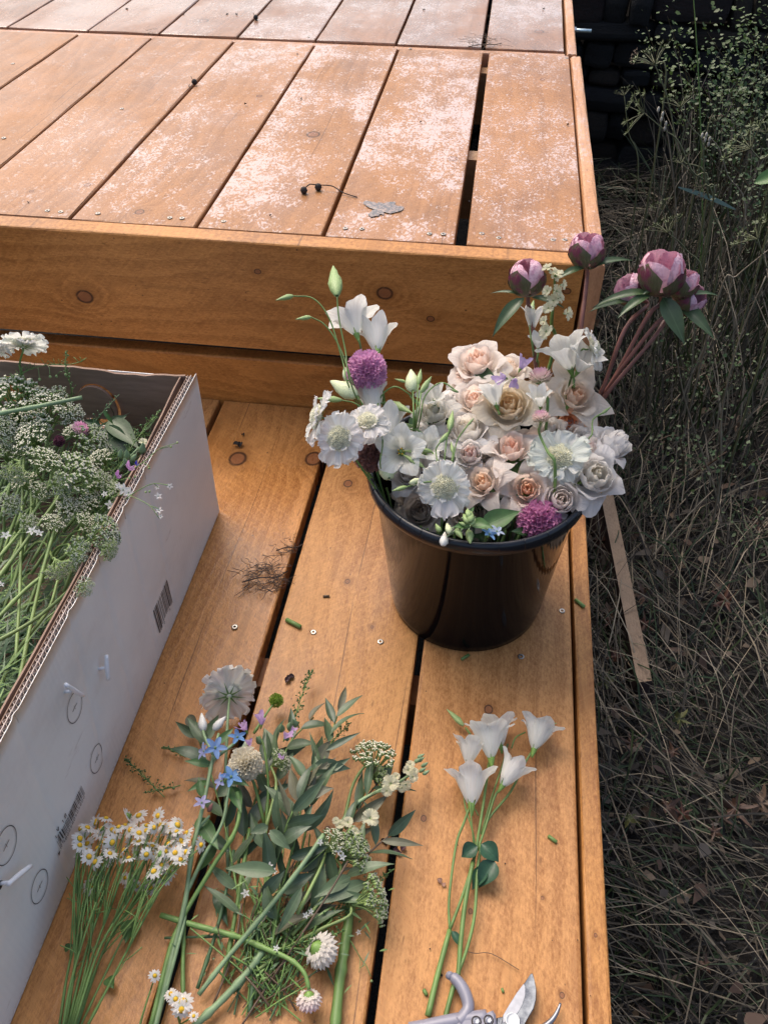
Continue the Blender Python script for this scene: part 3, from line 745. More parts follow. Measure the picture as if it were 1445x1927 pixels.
def strawflower(parent, M, base, tipc, rnd, opened=.6):
    hd = put('flower_head', make_calyx('strawcal', .1, .05, 5, 0, .5, .05, [(.04, -.50), (.15, -.44), (.34, -.22), (.30, 0)]), parent, M)
    rings = [(-.38, .26, .42, -.1, .5, 18), (-.30, .32, .56, .1, .8, 18), (-.20, .34, .62, .35, 1.0, 17), (-.10, .32, .62, .62, 1.15, 15), (0., .26, .58, .9, 1.3, 12), (.06, .16, .52, 1.15, 1.45, 9), (.1, .06, .42, 1.35, 1.5, 5)]
    for q, (z, r0, L, a0, a1, n) in enumerate(rings):
        def fn():
            b = MB()
            for k in range(n):
                V, F = flat(L*.72, .22, a0+opened*(-.15), a1+.1, .35, 0, 0, r0, 'leaf', k, 5, 2); b.add(V, F, 0, Matrix.Translation((0, 0, z)) @ RZ(2*PI*(k+.5*(q % 2))/n) @ Matrix.Rotation(((k*37) % 10-5)*.02, 4, 'Y'))
            return b.V, b.F
        put('bract_ring', cached(('straw', q, opened), fn, M_petal, 'bracts'), hd, None, mixc(base, tipc, q/6))
    return hd
def cham_head(parent, M, rnd, n=13, droop=0.):
    if 'chamc' not in CA:
        b = MB(); b.lathe([(.26, -.10), (.35, 0), (.33, .13), (.24, .25), (.09, .31), (.01, .32)], 10, 0); b.lathe([(.03, -.35), (.12, -.22), (.40, -.08), (.43, .0)], 8, 1)
        CA['chamc'] = b.mesh('disc', [M_yellow, M_calyx])
    hd = put('flower_head', CA['chamc'], parent, M)
    key = round(droop*2)/2
    def fn():
        b = MB(); r = random.Random(3)
        for k in range(n):
            V, F = flat(.88*r.uniform(.85, 1.1), .40, .05-key*.4, -.15-key*.6, .12, .01, .05, .30, 'round', k, 4, 2); b.add(V, F, 0, RZ(2*PI*k/n+r.uniform(-.12, .12)))
        return b.V, b.F
    put('petals', cached(('cham', key), fn, M_petal, 'petals'), hd, None, (.93, .92, .90))
    return hd
def bud_mesh(kind):
    def fn():
        b = MB()
        if kind == 'lis': prof = [(.04, -.55), (.09, -.5), (.16, -.3), (.20, -.05), (.17, .25), (.10, .6), (.03, .92), (.005, 1.0)]
        elif kind == 'fat': prof = [(.05, -.5), (.2, -.42), (.33, -.15), (.34, .1), (.26, .4), (.14, .7), (.05, .9), (.01, .95)]
        else: prof = [(.05, -.5), (.3, -.35), (.45, 0), (.36, .3), (.12, .5), (.01, .52)]
        n = 9; V = []
        for (rr, z) in prof:
            for q in range(n): a = 2*PI*q/n+z*1.2; r2 = rr*(1+.14*math.cos(3*(a))); V.append((r2*math.cos(a), r2*math.sin(a), z))
        k = len(prof); F = [(j*n+q, j*n+(q+1) % n, (j+1)*n+(q+1) % n, (j+1)*n+q) for j in range(k-1) for q in range(n)]
        b.add(V, F)
        if kind != 'ball':
            for q in range(5): V, F = flat(.55, .10, 1.15, 1.5, .2, 0, 0, .05, 'taper', q, 4, 2); b.add(V, F, 0, Matrix.Translation((0, 0, -.5)) @ RZ(q*1.256) @ Matrix.Scale(1.0, 4))
        return b.V, b.F
    return fn
def bud(parent, p, axis, L, kind='lis', mat=None, name='bud'):
    mat = mat or M_bud
    return put(name, cached(('bud', kind, mat.name), bud_mesh(kind), mat, 'bud'), parent, frame(p, axis, R.uniform(0, 6), L/1.5))
def leaf(parent, p, d, nrm, L, W, mat, bend=.5, fold=.15, name='leaf', v=None):
    """leaf from p along d, facing nrm"""
    v = R.randrange(3) if v is None else v
    me = cached(('leaf', mat.name, v, round(W/L, 2), round(bend, 1), round(fold, 2)), lambda: flat(1, W/L, bend*.5, -bend*.5, fold, .008, 0, 0, 'leaf', v, 9, 4, 5), mat, 'leaf')
    x = Vector(d).normalized(); z = Vector(nrm); z = (z-x*z.dot(x)); z = z.normalized() if z.length > 1e-4 else x.orthogonal().normalized(); y = z.cross(x)
    M = Matrix(((x.x, y.x, z.x, p[0]), (x.y, y.y, z.y, p[1]), (x.z, y.z, z.z, p[2]), (0, 0, 0, 1))) @ Matrix.Scale(L, 4)
    return put(name, me, parent, M)
def yarrow_head(parent, p, axis, Rr, rnd, dome=.45, name='flower_head', key=0, tan=False):
    """flat-topped cluster: rays from one point ending in bunches of tiny white florets"""
    kk = ('yar', key % 4, round(dome, 1))
    if kk not in CA:
        b = MB(); r = random.Random(60+key % 4)
        n = 34
        for k in range(n):
            t = (k+.5)/n; rr = math.sqrt(t)*.92; a = k*2.39996+r.uniform(-.2, .2)
            e = Vector((rr*math.cos(a), rr*math.sin(a), dome*(1-t)+r.uniform(-.05, .05)))
            m_ = Vector((rr*.35*math.cos(a), rr*.35*math.sin(a), -.45)); b.tube(curve([(0, 0, -.95), m_, e], 2), lambda t: .030-.012*t, 4, 1, False)
            for q in range(11):
                f = e+Vector((r.uniform(-.12, .12), r.uniform(-.12, .12), r.uniform(-.03, .06)))
                b.lathe([(.015, -.09), (.036, -.05), (.038, .0), (.02, .025)], 5, 1, Matrix.Translation(f), False)
                s = r.uniform(.024, .040)
                if r.random() < .9:
                    g0 = r.uniform(0, 6); V = [f+Vector((0, 0, .035))]
                    for z in range(10):
                        g = g0+z*PI/5; R_ = s*(1.45 if z % 2 else .75); V.append(f+Vector((R_*math.cos(g), R_*math.sin(g), .02+r.uniform(0, .02))))
                    b.add(V, [(0, 1+z, 1+(z+1) % 10) for z in range(10)], 0)
        CA[kk] = b.mesh('yarrow_head', [M_yw, M_yar])
    return put(name, CA[kk], parent, frame(p, axis, rnd.uniform(0, 6), Rr))
def sprig(name, label, cat, P, r0=.0016, mat=None, group=None, sname='stem', n=5, taper=.6, seg=6):
    """thing based at the stem's foot; returns (thing, curve points in local space)"""
    O = Vector(P[0]); t = thing(name, label, cat, O, group); C = [q-O for q in curve(P, n)]
    kn = R.uniform(2.2, 4.2); b = MB(); b.tube(C, lambda s: r0*(1-(1-taper)*s)*(1+.28*math.exp(-(((s*kn) % 1)-.5)**2/.004)+.05*math.sin(s*31+kn)), seg); b.put(sname, mat or M_stem, t); return t, C, O
# ================================================================ bucket
BC = Vector((.0084, .7884, 0))
mb_ = Mat('black_plastic'); nz = mb_.noise(mb_.tc.outputs['Object'], 9, 4, .6); sc = mb_.noise(mb_.vec(mb_.x*260.0, mb_.y*260.0, mb_.z*30.0), 1.0, 3, .7)
black_pl = mb_.bsdf((.0045, .0045, .0055), (nz.step(.35, .75, .05, .16)+sc.step(.66, .8)*.15), bump=nz, bs=.10, bd=.002, IOR=1.15)
rim_pl = plain('rim_plastic', (.007, .009, .014), .26, .2, 80)
bk = thing('bucket', 'glossy black plastic florist bucket full of roses and lisianthus on the lower step', 'bucket', BC)
b = MB(); n = 96
b.lathe([(.0990, .0), (.1006, .0015), (.1030, .015), (.1245, .212), (.1262, .214), (.1225, .214), (.1010, .016), (.0985, .012), (.001, .012)], n, cap=False); b.F.append(tuple(range(n-1, -1, -1)))
b.put('body', black_pl, bk)
b = MB(); b.lathe([(.1248, .2085), (.1300, .2085), (.1326, .212), (.1336, .2185), (.1325, .2245), (.1298, .2275), (.1268, .2270), (.1250, .2235), (.1226, .2145)], n, cap=False)
for k in range(28):
    a = 2*PI*k/28; c_, s_ = math.cos(a), math.sin(a)
    b.tube([(.1336*c_, .1336*s_, .2175), (.1322*c_, .1322*s_, .2262), (.1285*c_, .1285*s_, .2279)], .0006, 4)
b.put('rim', rim_pl, bk)

WHT = (.93, .925, .90); CRM = (.84, .82, .70)
def rz(py): return .222+(960-py)*.00028
def zf(py): return .215+max(-40, 900-py)*.00052
def foot(p, k=.35): return BC+Vector(((p.x-BC.x)*k, (p.y-BC.y)*k, .02))
rr_ = random.Random(21)
def in_rim(p): # stems enter below the rim
    d = Vector((p.x-BC.x, p.y-BC.y, 0)); L = d.length
    if L > .112: d *= .112/L
    return BC+Vector((d.x, d.y, min(p.z-.03, .185)))
def stem_to(p, axis):
    q = p-Vector(axis)*.03; q2 = in_rim(q)
    return [foot(q2, .6), q2, q, p]
# peach / cream colours (petal pigment)
PE = (.99, .74, .55); PK = (.98, .77, .66); LC = (.96, .82, .70); WO = (.95, .925, .90); PO = (.965, .895, .835); YE = (.99, .81, .56)
roses = [ # px, py, diameter px, lean right, lean up, kind, inner, outer, dz, label
 (898, 678, 112, -.15, .55, 0, PK, PO, .0, 'full blush rose at the very top of the rose cluster in front of the boards'),
 (868, 716, 78, -.8, .25, 0, PK, PO, -.012, 'blush rose side-on at the upper left edge of the cluster under the topmost rose'),
 (958, 690, 82, .1, .7, 0, LC, PO, -.012, 'blush rose tucked behind the lilac sweet pea petals'),
 (893, 750, 92, -.1, .35, 0, PK, PO, .0, 'blush rose left of the large apricot-hearted rose'),
 (957, 760, 122, -.05, .15, 0, YE, (.90, .82, .68), .012, 'largest rose with warm apricot heart in the middle of the back row'),
 (1087, 742, 122, .30, .15, 2, PE, (.88, .80, .70), .014, 'cream rose with peach heart at upper right beside the peony stems'),
 (1068, 795, 92, .3, .0, 0, (.82, .38, .18), (.86, .62, .48), -.02, 'deep apricot rose shaded beneath the upper right rose'),
 (816, 772, 88, -.05, .25, 1, (.82, .80, .70), (.84, .82, .77), .004, 'tight white globe rose at the upper left of the bucket'),
 (846, 752, 66, .0, .5, 1, WO, WO, -.01, 'small white rose squeezed behind the tight globe rose'),
 (880, 806, 112, .0, .55, 0, (.84, .78, .68), WO, .0, 'wide creamy white rose seen from the side in the centre left'),
 (962, 838, 116, .05, .60, 2, (.92, .62, .50), PO, .006, 'flat opened pink-hearted rose seen from the side at the centre'),
 (924, 830, 70, -.3, .4, 0, PK, PO, -.012, 'pale pink rose half hidden left of the flat opened rose'),
 (884, 853, 78, -.1, .15, 1, (.94, .72, .66), WO, .004, 'small half-closed rose with a pink spiral in the cluster centre'),
 (907, 905, 106, -.25, .20, 2, PE, (.94, .85, .78), .004, 'rose with glowing peach heart beside the large front scabious'),
 (992, 920, 112, .0, .05, 2, (.97, .64, .46), (.93, .83, .76), .006, 'star-shaped rose with pointed petals and an orange spiral heart'),
 (1056, 940, 96, .05, .0, 1, (.93, .84, .79), (.93, .88, .85), .010, 'round pale rose at the front right rim'),
 (1122, 893, 122, .12, .05, 1, (.86, .82, .72), (.87, .85, .84), .018, 'big white rose hanging over the right rim'),
 (1108, 846, 88, .0, .50, 1, (.85, .74, .72), WO, .004, 'small white rose just above the big white rim rose'),
 (1160, 833, 92, .75, .55, 1, WO, (.86, .84, .83), .008, 'white rosebud leaning far out on the right'),
 (1088, 822, 84, .2, .4, 0, WO, WO, -.016, 'white rose hidden behind the white scabious at right'),
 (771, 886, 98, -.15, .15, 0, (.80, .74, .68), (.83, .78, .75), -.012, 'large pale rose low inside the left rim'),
 (790, 962, 92, -.1, .05, 0, (.78, .70, .62), (.78, .70, .64), -.040, 'dull rose deep inside the front left rim'),
 (775, 932, 78, -.2, .2, 0, (.76, .68, .60), (.76, .69, .63), -.048, 'dull rose deep behind the front left rim rose'),
 (880, 965, 92, .0, .1, 0, (.78, .66, .56), (.80, .73, .66), -.032, 'dull rose under the large front scabious'),
 (945, 985, 78, .1, -.1, 0, (.74, .60, .50), (.78, .69, .62), -.045, 'dull rose low between the dark leaves at the front'),
 (1008, 832, 84, .1, .4, 0, PK, (.84, .74, .68), -.012, 'blush rose hidden right of the flat opened rose'),
 (1012, 880, 72, .0, .1, 0, (.80, .44, .28), (.84, .68, .58), -.022, 'small deep peach rose between the star-shaped rose and the scabious'),
 (815, 835, 80, -.1, .3, 0, PO, WO, -.018, 'pale rose behind the spray of green buds'),
 (938, 800, 80, .1, .2, 0, PO, WO, -.022, 'pale rose below the largest rose'),
 (835, 885, 76, .0, .3, 0, WO, WO, -.02, 'pale rose behind the top of the large front scabious'),
 (1100, 905, 70, .2, .1, 0, WO, WO, -.03, 'pale rose underneath the big white rim rose'),
 (1036, 806, 74, .1, .3, 1, PO, WO, -.010, 'half-open white rose below the upper right rose'),
 (842, 838, 72, -.1, .35, 1, WO, WO, -.010, 'small white rose above the pink spiral rose at the centre left'),
 (868, 888, 66, -.1, .3, 0, PO, WO, -.014, 'small cream rose beside the top of the large front scabious'),
 (905, 782, 66, .0, .3, 1, PK, PO, -.014, 'half-open blush rose wedged under the large apricot-hearted one'),
 (1052, 900, 62, .1, .2, 1, WO, WO, -.012, 'small white rose under the pale scabious at right'),
 (925, 868, 66, .1, .4, 0, PO, WO, -.014, 'small blush rose above the rose with the glowing heart'),
 (786, 815, 70, -.3, .3, 1, WO, WO, -.012, 'small white rose below the tight globe rose'),
 (1135, 862, 66, .4, .3, 1, WO, WO, -.004, 'small white rose between the big rim rose and the leaning bud'),
 (1040, 740, 70, .0, .4, 0, PO, PO, -.014, 'pale rose between the pink strawflower and the upper right rose'),
 (960, 895, 70, .0, .1, 2, PK, PO, -.025, 'pale rose between the peach-hearted rose and the star-shaped rose'),
]
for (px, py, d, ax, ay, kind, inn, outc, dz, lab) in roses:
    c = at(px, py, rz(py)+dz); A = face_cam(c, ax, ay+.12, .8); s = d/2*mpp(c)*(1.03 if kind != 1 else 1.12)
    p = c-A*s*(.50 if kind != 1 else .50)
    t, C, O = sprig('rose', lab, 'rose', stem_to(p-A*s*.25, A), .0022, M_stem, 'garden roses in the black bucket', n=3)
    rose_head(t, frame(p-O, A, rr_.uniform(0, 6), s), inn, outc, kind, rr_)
# ---- white scabious in the bucket
scabs = [
 (837, 917, 114, -.05, -.05, .030, WHT, 'largest white scabious facing up at the front of the bucket'),
 (640, 824, 108, -.25, .0, .055, WHT, 'white scabious hanging out over the left rim of the bucket'),
 (692, 795, 88, -.1, .55, .040, WHT, 'white scabious behind the one over the left rim'),
 (602, 785, 104, -1.6, .35, .050, WHT, 'white scabious turned sideways at far left of the bucket'),
 (1053, 862, 118, -.1, .25, .016, (.82, .86, .82), 'pale white scabious among the roses at right'),
 (1112, 655, 90, 1.3, .5, .0, WHT, 'white scabious side-on beside the peony stem'),
]
for (px, py, d, ax, ay, dz, c_, lab) in scabs:
    c = at(px, py, (zf(py) if py < 700 else rz(py))+dz); A = face_cam(c, ax, ay, .8 if abs(ax) < 1 else .35); s = d/2*mpp(c)
    e = in_rim(c); t, C, O = sprig('scabious', lab, 'flower', [foot(e, .6), e, c-A*s*.6+Vector((0, 0, -.01)), c-A*s*.12], .0017, M_stem, 'white scabious in the bucket', n=4)
    scab_head(t, frame(c-O, A, rr_.uniform(0, 6), s*1.0), c_, CRM, rr_)
for (px, py, d, ax, ay, dz, c_, lab, kk) in [
 (690, 694, 80, -.1, .35, .010, (.84, .46, .72), 'bright magenta scabious behind the white lisianthus stems', .62),
 (1016, 978, 84, .15, .25, .000, (.72, .32, .56), 'magenta scabious tucked against the front right rim', .60),
 (700, 848, 80, -.2, .2, .010, (.40, .22, .20), 'dusky brown-pink scabious behind the left rim', .60)]:
    c = at(px, py, (zf(py) if py < 700 else rz(py))+dz); A = face_cam(c, ax, ay, .8); s = d/2*mpp(c)
    e = in_rim(c); t, C, O = sprig('dark_scabious', lab, 'flower', [foot(e, .6), e, c-A*s*.4], .0017, M_stem, n=4)
    pincushion(t, frame(c-A*s*.15-O, A, 0, s*1.05), c_, rr_, 190)
    if px == 690:
        for k in range(10):
            me = cached(('scab', k % 3), lambda: None, M_petal)
            put('petal', me, t, frame(c-A*s*.1-O, A, k*.628, s*.95) @ Matrix.Rotation(.15, 4, 'Y'), (.80, .45, .70))
# ---- pink strawflowers
for (px, py, d, dz, pts, lab) in [
 (1016, 706, 66, .030, [(1022, 740), (1030, 765)], 'pink strawflower beside the lilac petals at the back of the bucket'),
 (1017, 783, 52, .050, [(1014, 815), (1030, 850), (1044, 880)], 'pink strawflower bud with curved stem above the white scabious')]:
    c = at(px, py, rz(py)+dz); A = face_cam(c, -.05, 1.2, .35); s = d/2*mpp(c)
    P = [c-A*s*.45]+[at(x, y, rz(y)+dz*.5) for x, y in pts]; e = in_rim(P[-1]); P = [foot(e), e]+P[::-1]
    t, C, O = sprig('strawflower', lab, 'flower', P, .0022, M_stem, n=4)
    strawflower(t, frame(c-O, A, 0, s*1.05), (.80, .74, .60), (.86, .52, .68), rr_, .4)
# ---- lisianthus sprays
def lis_spray(lab, blooms, buds, extra=(), rootpx=(742, 900), name='lisianthus'):
    root = at(rootpx[0], rootpx[1], .16); f0 = foot(root, .8)
    t, C, O = sprig(name, lab, 'flower', [f0, f0.lerp(root, .6), root], .0022, M_stem, 'white lisianthus sprays', n=3)
    b = MB()
    for (bx, by, cx_, cy_, wpx, opn, c_in, z_, via) in blooms:   # base px, centre px, bloom length px
        pb = at(bx, by, z_); pc = at(cx_, cy_, z_+.012)
        A = (pc-pb).normalized() if c_in is None else face_cam(pc, *c_in)
        L = wpx*mpp(pb); s = L/(1.28-.32*opn)
        b.tube(curve([root-O, (root.lerp(pb, .45)-O)+Vector((0, 0, .01))]+[at(x, y, z_-(y-by)*.0006)-O for x, y in via]+[pb-A*s*.35-O, pb-A*s*.2-O], 4), .0013, 5)
        lis_head(t, frame(pb-O+A*s*.05, A, rr_.uniform(0, 6), s), opn, WHT, rr_)
    for (tx, ty, bx, by, kind, mat, z_, via) in buds:          # tip px, base px
        pt, pb = at(tx, ty, z_+.004), at(bx, by, z_); A = (pt-pb); L = A.length
        c = (pt+pb)/2; bud(t, c-O+A*-.16, A, L, kind, mat)
        b.tube(curve([root-O]+[at(x, y, z_-(y-by)*.0004)-O for x, y in via]+[pb-O], 5), .0009, 5)
    b.put('branch', M_stem, t)
    for (x, y, x2, y2, L, W, z_) in extra:
        a_, c_ = at(x, y, z_), at(x2, y2, z_+.005); leaf(t, a_-O, c_-a_, face_cam(a_, 0, .5), (c_-a_).length, W*(c_-a_).length, M_lis, .5, .2)
    return t
lis_spray('two tall white lisianthus bells with arching green buds rising from the left of the bucket',
 [(672, 632, 660, 596, 58, .75, None, .345, [(684, 690), (700, 750)]), (710, 662, 706, 612, 70, .25, None, .335, [(716, 710), (722, 770)])],
 [(627, 500, 634, 555, 'lis', M_bud, .40, [(665, 735), (650, 660), (638, 600)]), (519, 565, 552, 557, 'lis', M_bud, .39, [(662, 740), (645, 680), (620, 600), (590, 562)]), (556, 601, 586, 597, 'lis', M_bud, .37, [(672, 740), (640, 655), (612, 612)]), (648, 690, 655, 716, 'fat', M_budw, .30, [(680, 760), (664, 735)])])
lis_spray('white lisianthus with cream bells and nodding buds over the left rim',
 [(706, 790, 700, 752, 68, .25, None, .29, [(722, 840)]), (728, 838, 730, 790, 78, .25, None, .275, [(738, 870)]), (757, 852, 752, 838, 54, .75, (-.1, .1, 1), .262, [])],
 [(620, 716, 672, 746, 'fat', M_budw, .315, [(690, 800), (684, 765)]), (595, 750, 642, 753, 'lis', M_bud, .315, [(712, 830), (695, 785), (670, 760)]), (632, 798, 660, 790, 'lis', M_bud, .305, [(716, 880), (720, 830), (706, 790), (685, 783)]), (777, 778, 735, 758, 'lis', M_bud, .30, [(712, 830), (702, 795), (706, 768), (720, 758)]), (722, 848, 732, 900, 'fat', M_budw, .255, []), (748, 797, 778, 803, 'lis', M_bud, .275, [(800, 850), (790, 815)])])
lis_spray('cluster of unopened green and cream lisianthus buds behind the white globe rose', [],
 [(773, 694, 777, 735, 'fat', M_budw, .32, [(778, 800)]), (742, 713, 764, 719, 'lis', M_bud, .32, [(780, 800), (775, 740)]), (792, 694, 787, 722, 'lis', M_bud, .325, [(782, 790)]), (812, 708, 792, 738, 'lis', M_bud, .325, [(785, 790)]),
  (770, 745, 790, 762, 'lis', M_bud, .30, [(716, 790), (715, 750), (740, 728), (765, 738)]), (845, 732, 862, 738, 'lis', M_bud, .31, [(790, 790), (800, 745), (830, 720)])], rootpx=(775, 850))
lis_spray('spray of slender green lisianthus buds leaning left across the pale roses', [],
 [(758, 848, 790, 852, 'lis', M_bud, .272, [(835, 890), (815, 862)]), (779, 842, 812, 850, 'lis', M_bud, .276, [(838, 885)]), (757, 855, 795, 878, 'lis', M_bud, .268, [(820, 900), (810, 890)]), (798, 900, 770, 910, 'fat', M_budw, .262, [(830, 905)]), (737, 924, 765, 916, 'lis', M_bud, .258, [(820, 905), (790, 910)]),
  (852, 772, 846, 808, 'lis', M_bud, .300, [(835, 890), (840, 830)]), (850, 808, 828, 832, 'lis', M_bud, .292, [(830, 890), (820, 850)]), (892, 786, 880, 800, 'lis', M_bud, .305, [(850, 880), (860, 830)]), (748, 800, 772, 808, 'lis', M_bud, .285, [(830, 890), (815, 840), (790, 812)]), (848, 830, 852, 852, 'lis', M_bud, .285, [(848, 880)])], rootpx=(842, 905))
lis_spray('small greenish-white lisianthus bells on a thin upright stem below the left peony',
 [(1000, 622, 1001, 602, 46, .25, None, .345, [(1004, 660)]), (1012, 655, 1011, 640, 32, .25, None, .335, [(1010, 680)])],
 [(1004, 565, 998, 592, 'lis', M_bud, .36, [(1002, 660), (996, 610)])], rootpx=(1010, 720))
lis_spray('pair of ruffled white lisianthus at the top right of the bouquet',
 [(1074, 698, 1062, 662, 66, .5, (-.35, 1.1, .5), .315, [(1076, 730)]), (1086, 700, 1084, 676, 52, .5, (.4, .7, .6), .318, [(1080, 730)])], [], rootpx=(1070, 760))
lis_spray('half-open white lisianthus standing behind the pink strawflower bud',
 [(1016, 765, 1015, 750, 42, .25, None, .30, [])], [], rootpx=(1010, 800))
lis_spray('white lisianthus petals showing behind the largest apricot-hearted rose',
 [(935, 765, 928, 740, 48, .5, None, .29, []), (800, 850, 815, 845, 50, .5, (.1, .3, 1), .262, []), (818, 760, 812, 745, 40, .5, (-.2, .6, .8), .29, [])], [(1150, 765, 1132, 778, 'lis', M_bud, .29, [(1090, 830), (1115, 790)])], rootpx=(925, 800))
# ---- cream stock spike
P = [foot(at(1035, 700, .2)), at(1036, 680, .24), at(1037, 610, .33), at(1042, 560, .37), at(1044, 512, .41)]
t, C, O = sprig('stock_flower', 'cream stock spike standing between the two left peonies', 'flower', P, .0028, M_stem, n=5)
def stock_floret(parent, p, A, s, rnd, name='floret'):
    hd = put(name, make_calyx('stockcal', .2, .12, 4, 1.1, 1.4, .08, [(.05, -.5), (.16, -.3), (.16, .0)]), parent, frame(p, A, rnd.uniform(0, 6), s))
    for k in range(6):
        me = cached(('stockp', k % 2), lambda: flat(.85, .72, 1.0-.5*(k % 2), -.2, .1, .10, .1, .06, 'petal', k+2, 6, 8, 8), M_petal)
        put('petal', me, hd, RZ(k*1.05+.2), (.84, .82, .60))
for (x, y, d, ax, ay) in [(1046, 516, 34, .3, .8), (1030, 505, 26, -.5, .9), (1042, 520, 30, .8, .3), (1046, 548, 30, .6, .3), (1030, 548, 26, -.6, .2), (1058, 536, 24, 1, 0), (1040, 566, 30, .2, .3), (1066, 590, 32, .9, .0), (1032, 580, 28, -.5, .2), (1052, 560, 26, .8, .2), (1028, 624, 36, -.5, .2), (1024, 604, 24, -.7, .4)]:
    c = at(x, y, zf(y)+.01); stock_floret(t, c-O, face_cam(c, ax, ay, .7), d/2*mpp(c), rr_)
# ---- lilac sweet pea
def sweetpea(parent, p, A, s, c_, rnd):
    hd = put('flower_head', make_calyx('liscal', .34, .07, 5, 1.1, 1.3, .07, [(.035, -.30), (.05, -.22), (.10, -.05), (.13, .10), (.11, .14)]), parent, frame(p, A, rnd.uniform(0, 6), s))
    for k, (L, W, a0, a1) in enumerate(((1.1, 1.2, 1.3, .3), (.8, .6, 1.4, 1.0), (.8, .6, 1.5, 1.1), (.7, .5, 1.2, 1.4))):
        me = cached(('sp', k), lambda: flat(L, W, a0, a1, .35, .07, .08, .05, 'petal', k, 8, 8, 5), M_petal)
        put('petal', me, hd, RZ(k*1.7), mixc(c_, (.8, .7, .85), .15*k))
P = [foot(at(960, 740, .2)), at(962, 740, .24), at(962, 716, .31)]
t, C, O = sprig('sweet_pea', 'lilac sweet pea petals lying on the roses at the back', 'flower', P, .0015, M_stem, n=3)
for (x, y, d, ax, ay) in [(978, 696, 46, .5, .8), (952, 712, 44, -.4, .2), (966, 712, 34, .1, -.3)]:
    c = at(x, y, .322); sweetpea(t, c-O, face_cam(c, ax, ay, .6), d/2*mpp(c), (.62, .48, .78), rr_)
# ---- tweedia at the front rim
def star5(parent, p, A, s, c_, rnd, name='flower_head'):
    hd = put(name, make_calyx('tweecal', .2, .10, 5, 1.0, 1.3, .05, [(.05, -.5), (.14, -.3), (.14, .02)]), parent, frame(p, A, rnd.uniform(0, 6), s))
    for k in range(5):
        me = cached(('twee',), lambda: flat(.95, .50, .35, .0, .25, 0, 0, .06, 'round', k, 6, 4), M_petal)
        put('petal', me, hd, RZ(k*1.2566) @ Matrix.Rotation(rnd.uniform(-.2, .1), 4, 'Y'), c_)
    b = MB(); b.lathe([(.08, 0), (.13, .1), (.06, .22), (.01, .24)], 6); put('crown', cached('tweecr', lambda: (b.V, b.F), M_pale, 'crown'), hd)
P = [foot(at(890, 1000, .2), .9), at(892, 990, .20), at(888, 985, .238)]
t, C, O = sprig('tweedia', 'tweedia sprig with blue flowers and pale buds spilling over the front rim', 'flower', P, .0018, M_pale, n=4)
b = MB()
for (x, y, z_) in [(868, 975, .25), (905, 990, .245), (926, 1003, .24), (935, 996, .242), (840, 1000, .242), (836, 1014, .232), (880, 960, .262), (880, 1003, .24), (866, 1000, .24)]:
    b.tube(curve([C[-1], (C[-1]+at(x, y, z_)-O)/2+Vector((0, 0, .004)), at(x, y, z_)-O], 3), .0010, 5)
b.put('branch', M_pale, t)
for (x, y, x2, y2, mt, z_) in [(836, 1008, 834, 1027, M_white, .232), (842, 990, 846, 1004, M_budw, .242), (822, 990, 828, 1000, M_bud, .24), (866, 1008, 858, 996, M_bud, .246), (884, 1016, 882, 998, M_bud, .24), (874, 972, 880, 984, M_bud, .258), (886, 968, 884, 982, M_bud, .26), (892, 980, 886, 988, M_bud, .256), (868, 985, 876, 988, M_bud, .254), (880, 962, 882, 974, M_bud, .262)]:
    a_, c_ = at(x, y, z_), at(x2, y2, z_); bud(t, (a_+c_)/2-O, a_-c_, (a_-c_).length*1.2+.003, 'fat', mt)
for (x, y, d, c_) in [(934, 1001, 32, (.55, .66, .86)), (920, 1006, 34, (.18, .38, .72))]:
    c = at(x, y, .243); star5(t, c-O, face_cam(c, .3, .6, .5), d/2*mpp(c), c_, rr_)
for (x, y, x2, y2, W) in [(886, 985, 926, 992, .6), (884, 990, 852, 992, .5), (884, 965, 892, 954, .6)]:
    a_, c_ = at(x, y, .248), at(x2, y2, .252); leaf(t, a_-O, c_-a_, face_cam(a_, 0, .6), (c_-a_).length, W*(c_-a_).length, M_leaf, .5, .2)
# ---- rose foliage filling the bucket
t = thing('rose_foliage', 'dark green rose leaves between the flowers inside the bucket', 'foliage', BC+Vector((0, 0, .02)))
Of = BC+Vector((0, 0, .02)); b = MB(); b.tube([(0, 0, 0), (0, 0, .12)], .003, 5); b.put('stem', M_dstem, t)
for (x, y, x2, y2, z_) in [(905, 995, 978, 962, .225), (1000, 1005, 960, 1000, .205), (985, 1012, 1035, 1000, .20), (965, 860, 985, 905, .235), (955, 870, 940, 905, .235), (840, 940, 815, 935, .21), (1085, 960, 1080, 925, .21), (895, 700, 935, 715, .29), (790, 790, 775, 830, .225), (1020, 790, 1045, 830, .24), (1010, 930, 1030, 960, .20)]:
    a_, c_ = at(x, y, z_), at(x2, y2, z_+.006); leaf(t, a_-Of, c_-a_, face_cam(a_, rr_.uniform(-.4, .4), .7), (c_-a_).length, .5*(c_-a_).length, M_leaf if x in (905, 965, 955) else M_dark, .4, .2)
for k in range(90):
    a = rr_.uniform(0, 6.3); q = .075*math.sqrt(rr_.random()); p = Vector((q*math.cos(a), q*math.sin(a), rr_.uniform(.10, .165)))
    leaf(t, p, (rr_.uniform(-1, 1), rr_.uniform(-1, 1), rr_.uniform(-.1, .5)), (rr_.uniform(-.5, .5), rr_.uniform(-.5, .5), 1), rr_.uniform(.020, .030), .017, M_dark, .6, .25)
b = MB()
for k in range(70):
    a = rr_.uniform(0, 6.3); q = .112*math.sqrt(rr_.random()); a2 = a+rr_.uniform(-.5, .5)
    b.tube([(q*.7*math.cos(a2), q*.7*math.sin(a2), -.005), (q*math.cos(a), q*math.sin(a), .175)], rr_.uniform(.0012, .002), 5)
b.put('stem_bundle', M_stem, t, kind='stuff')
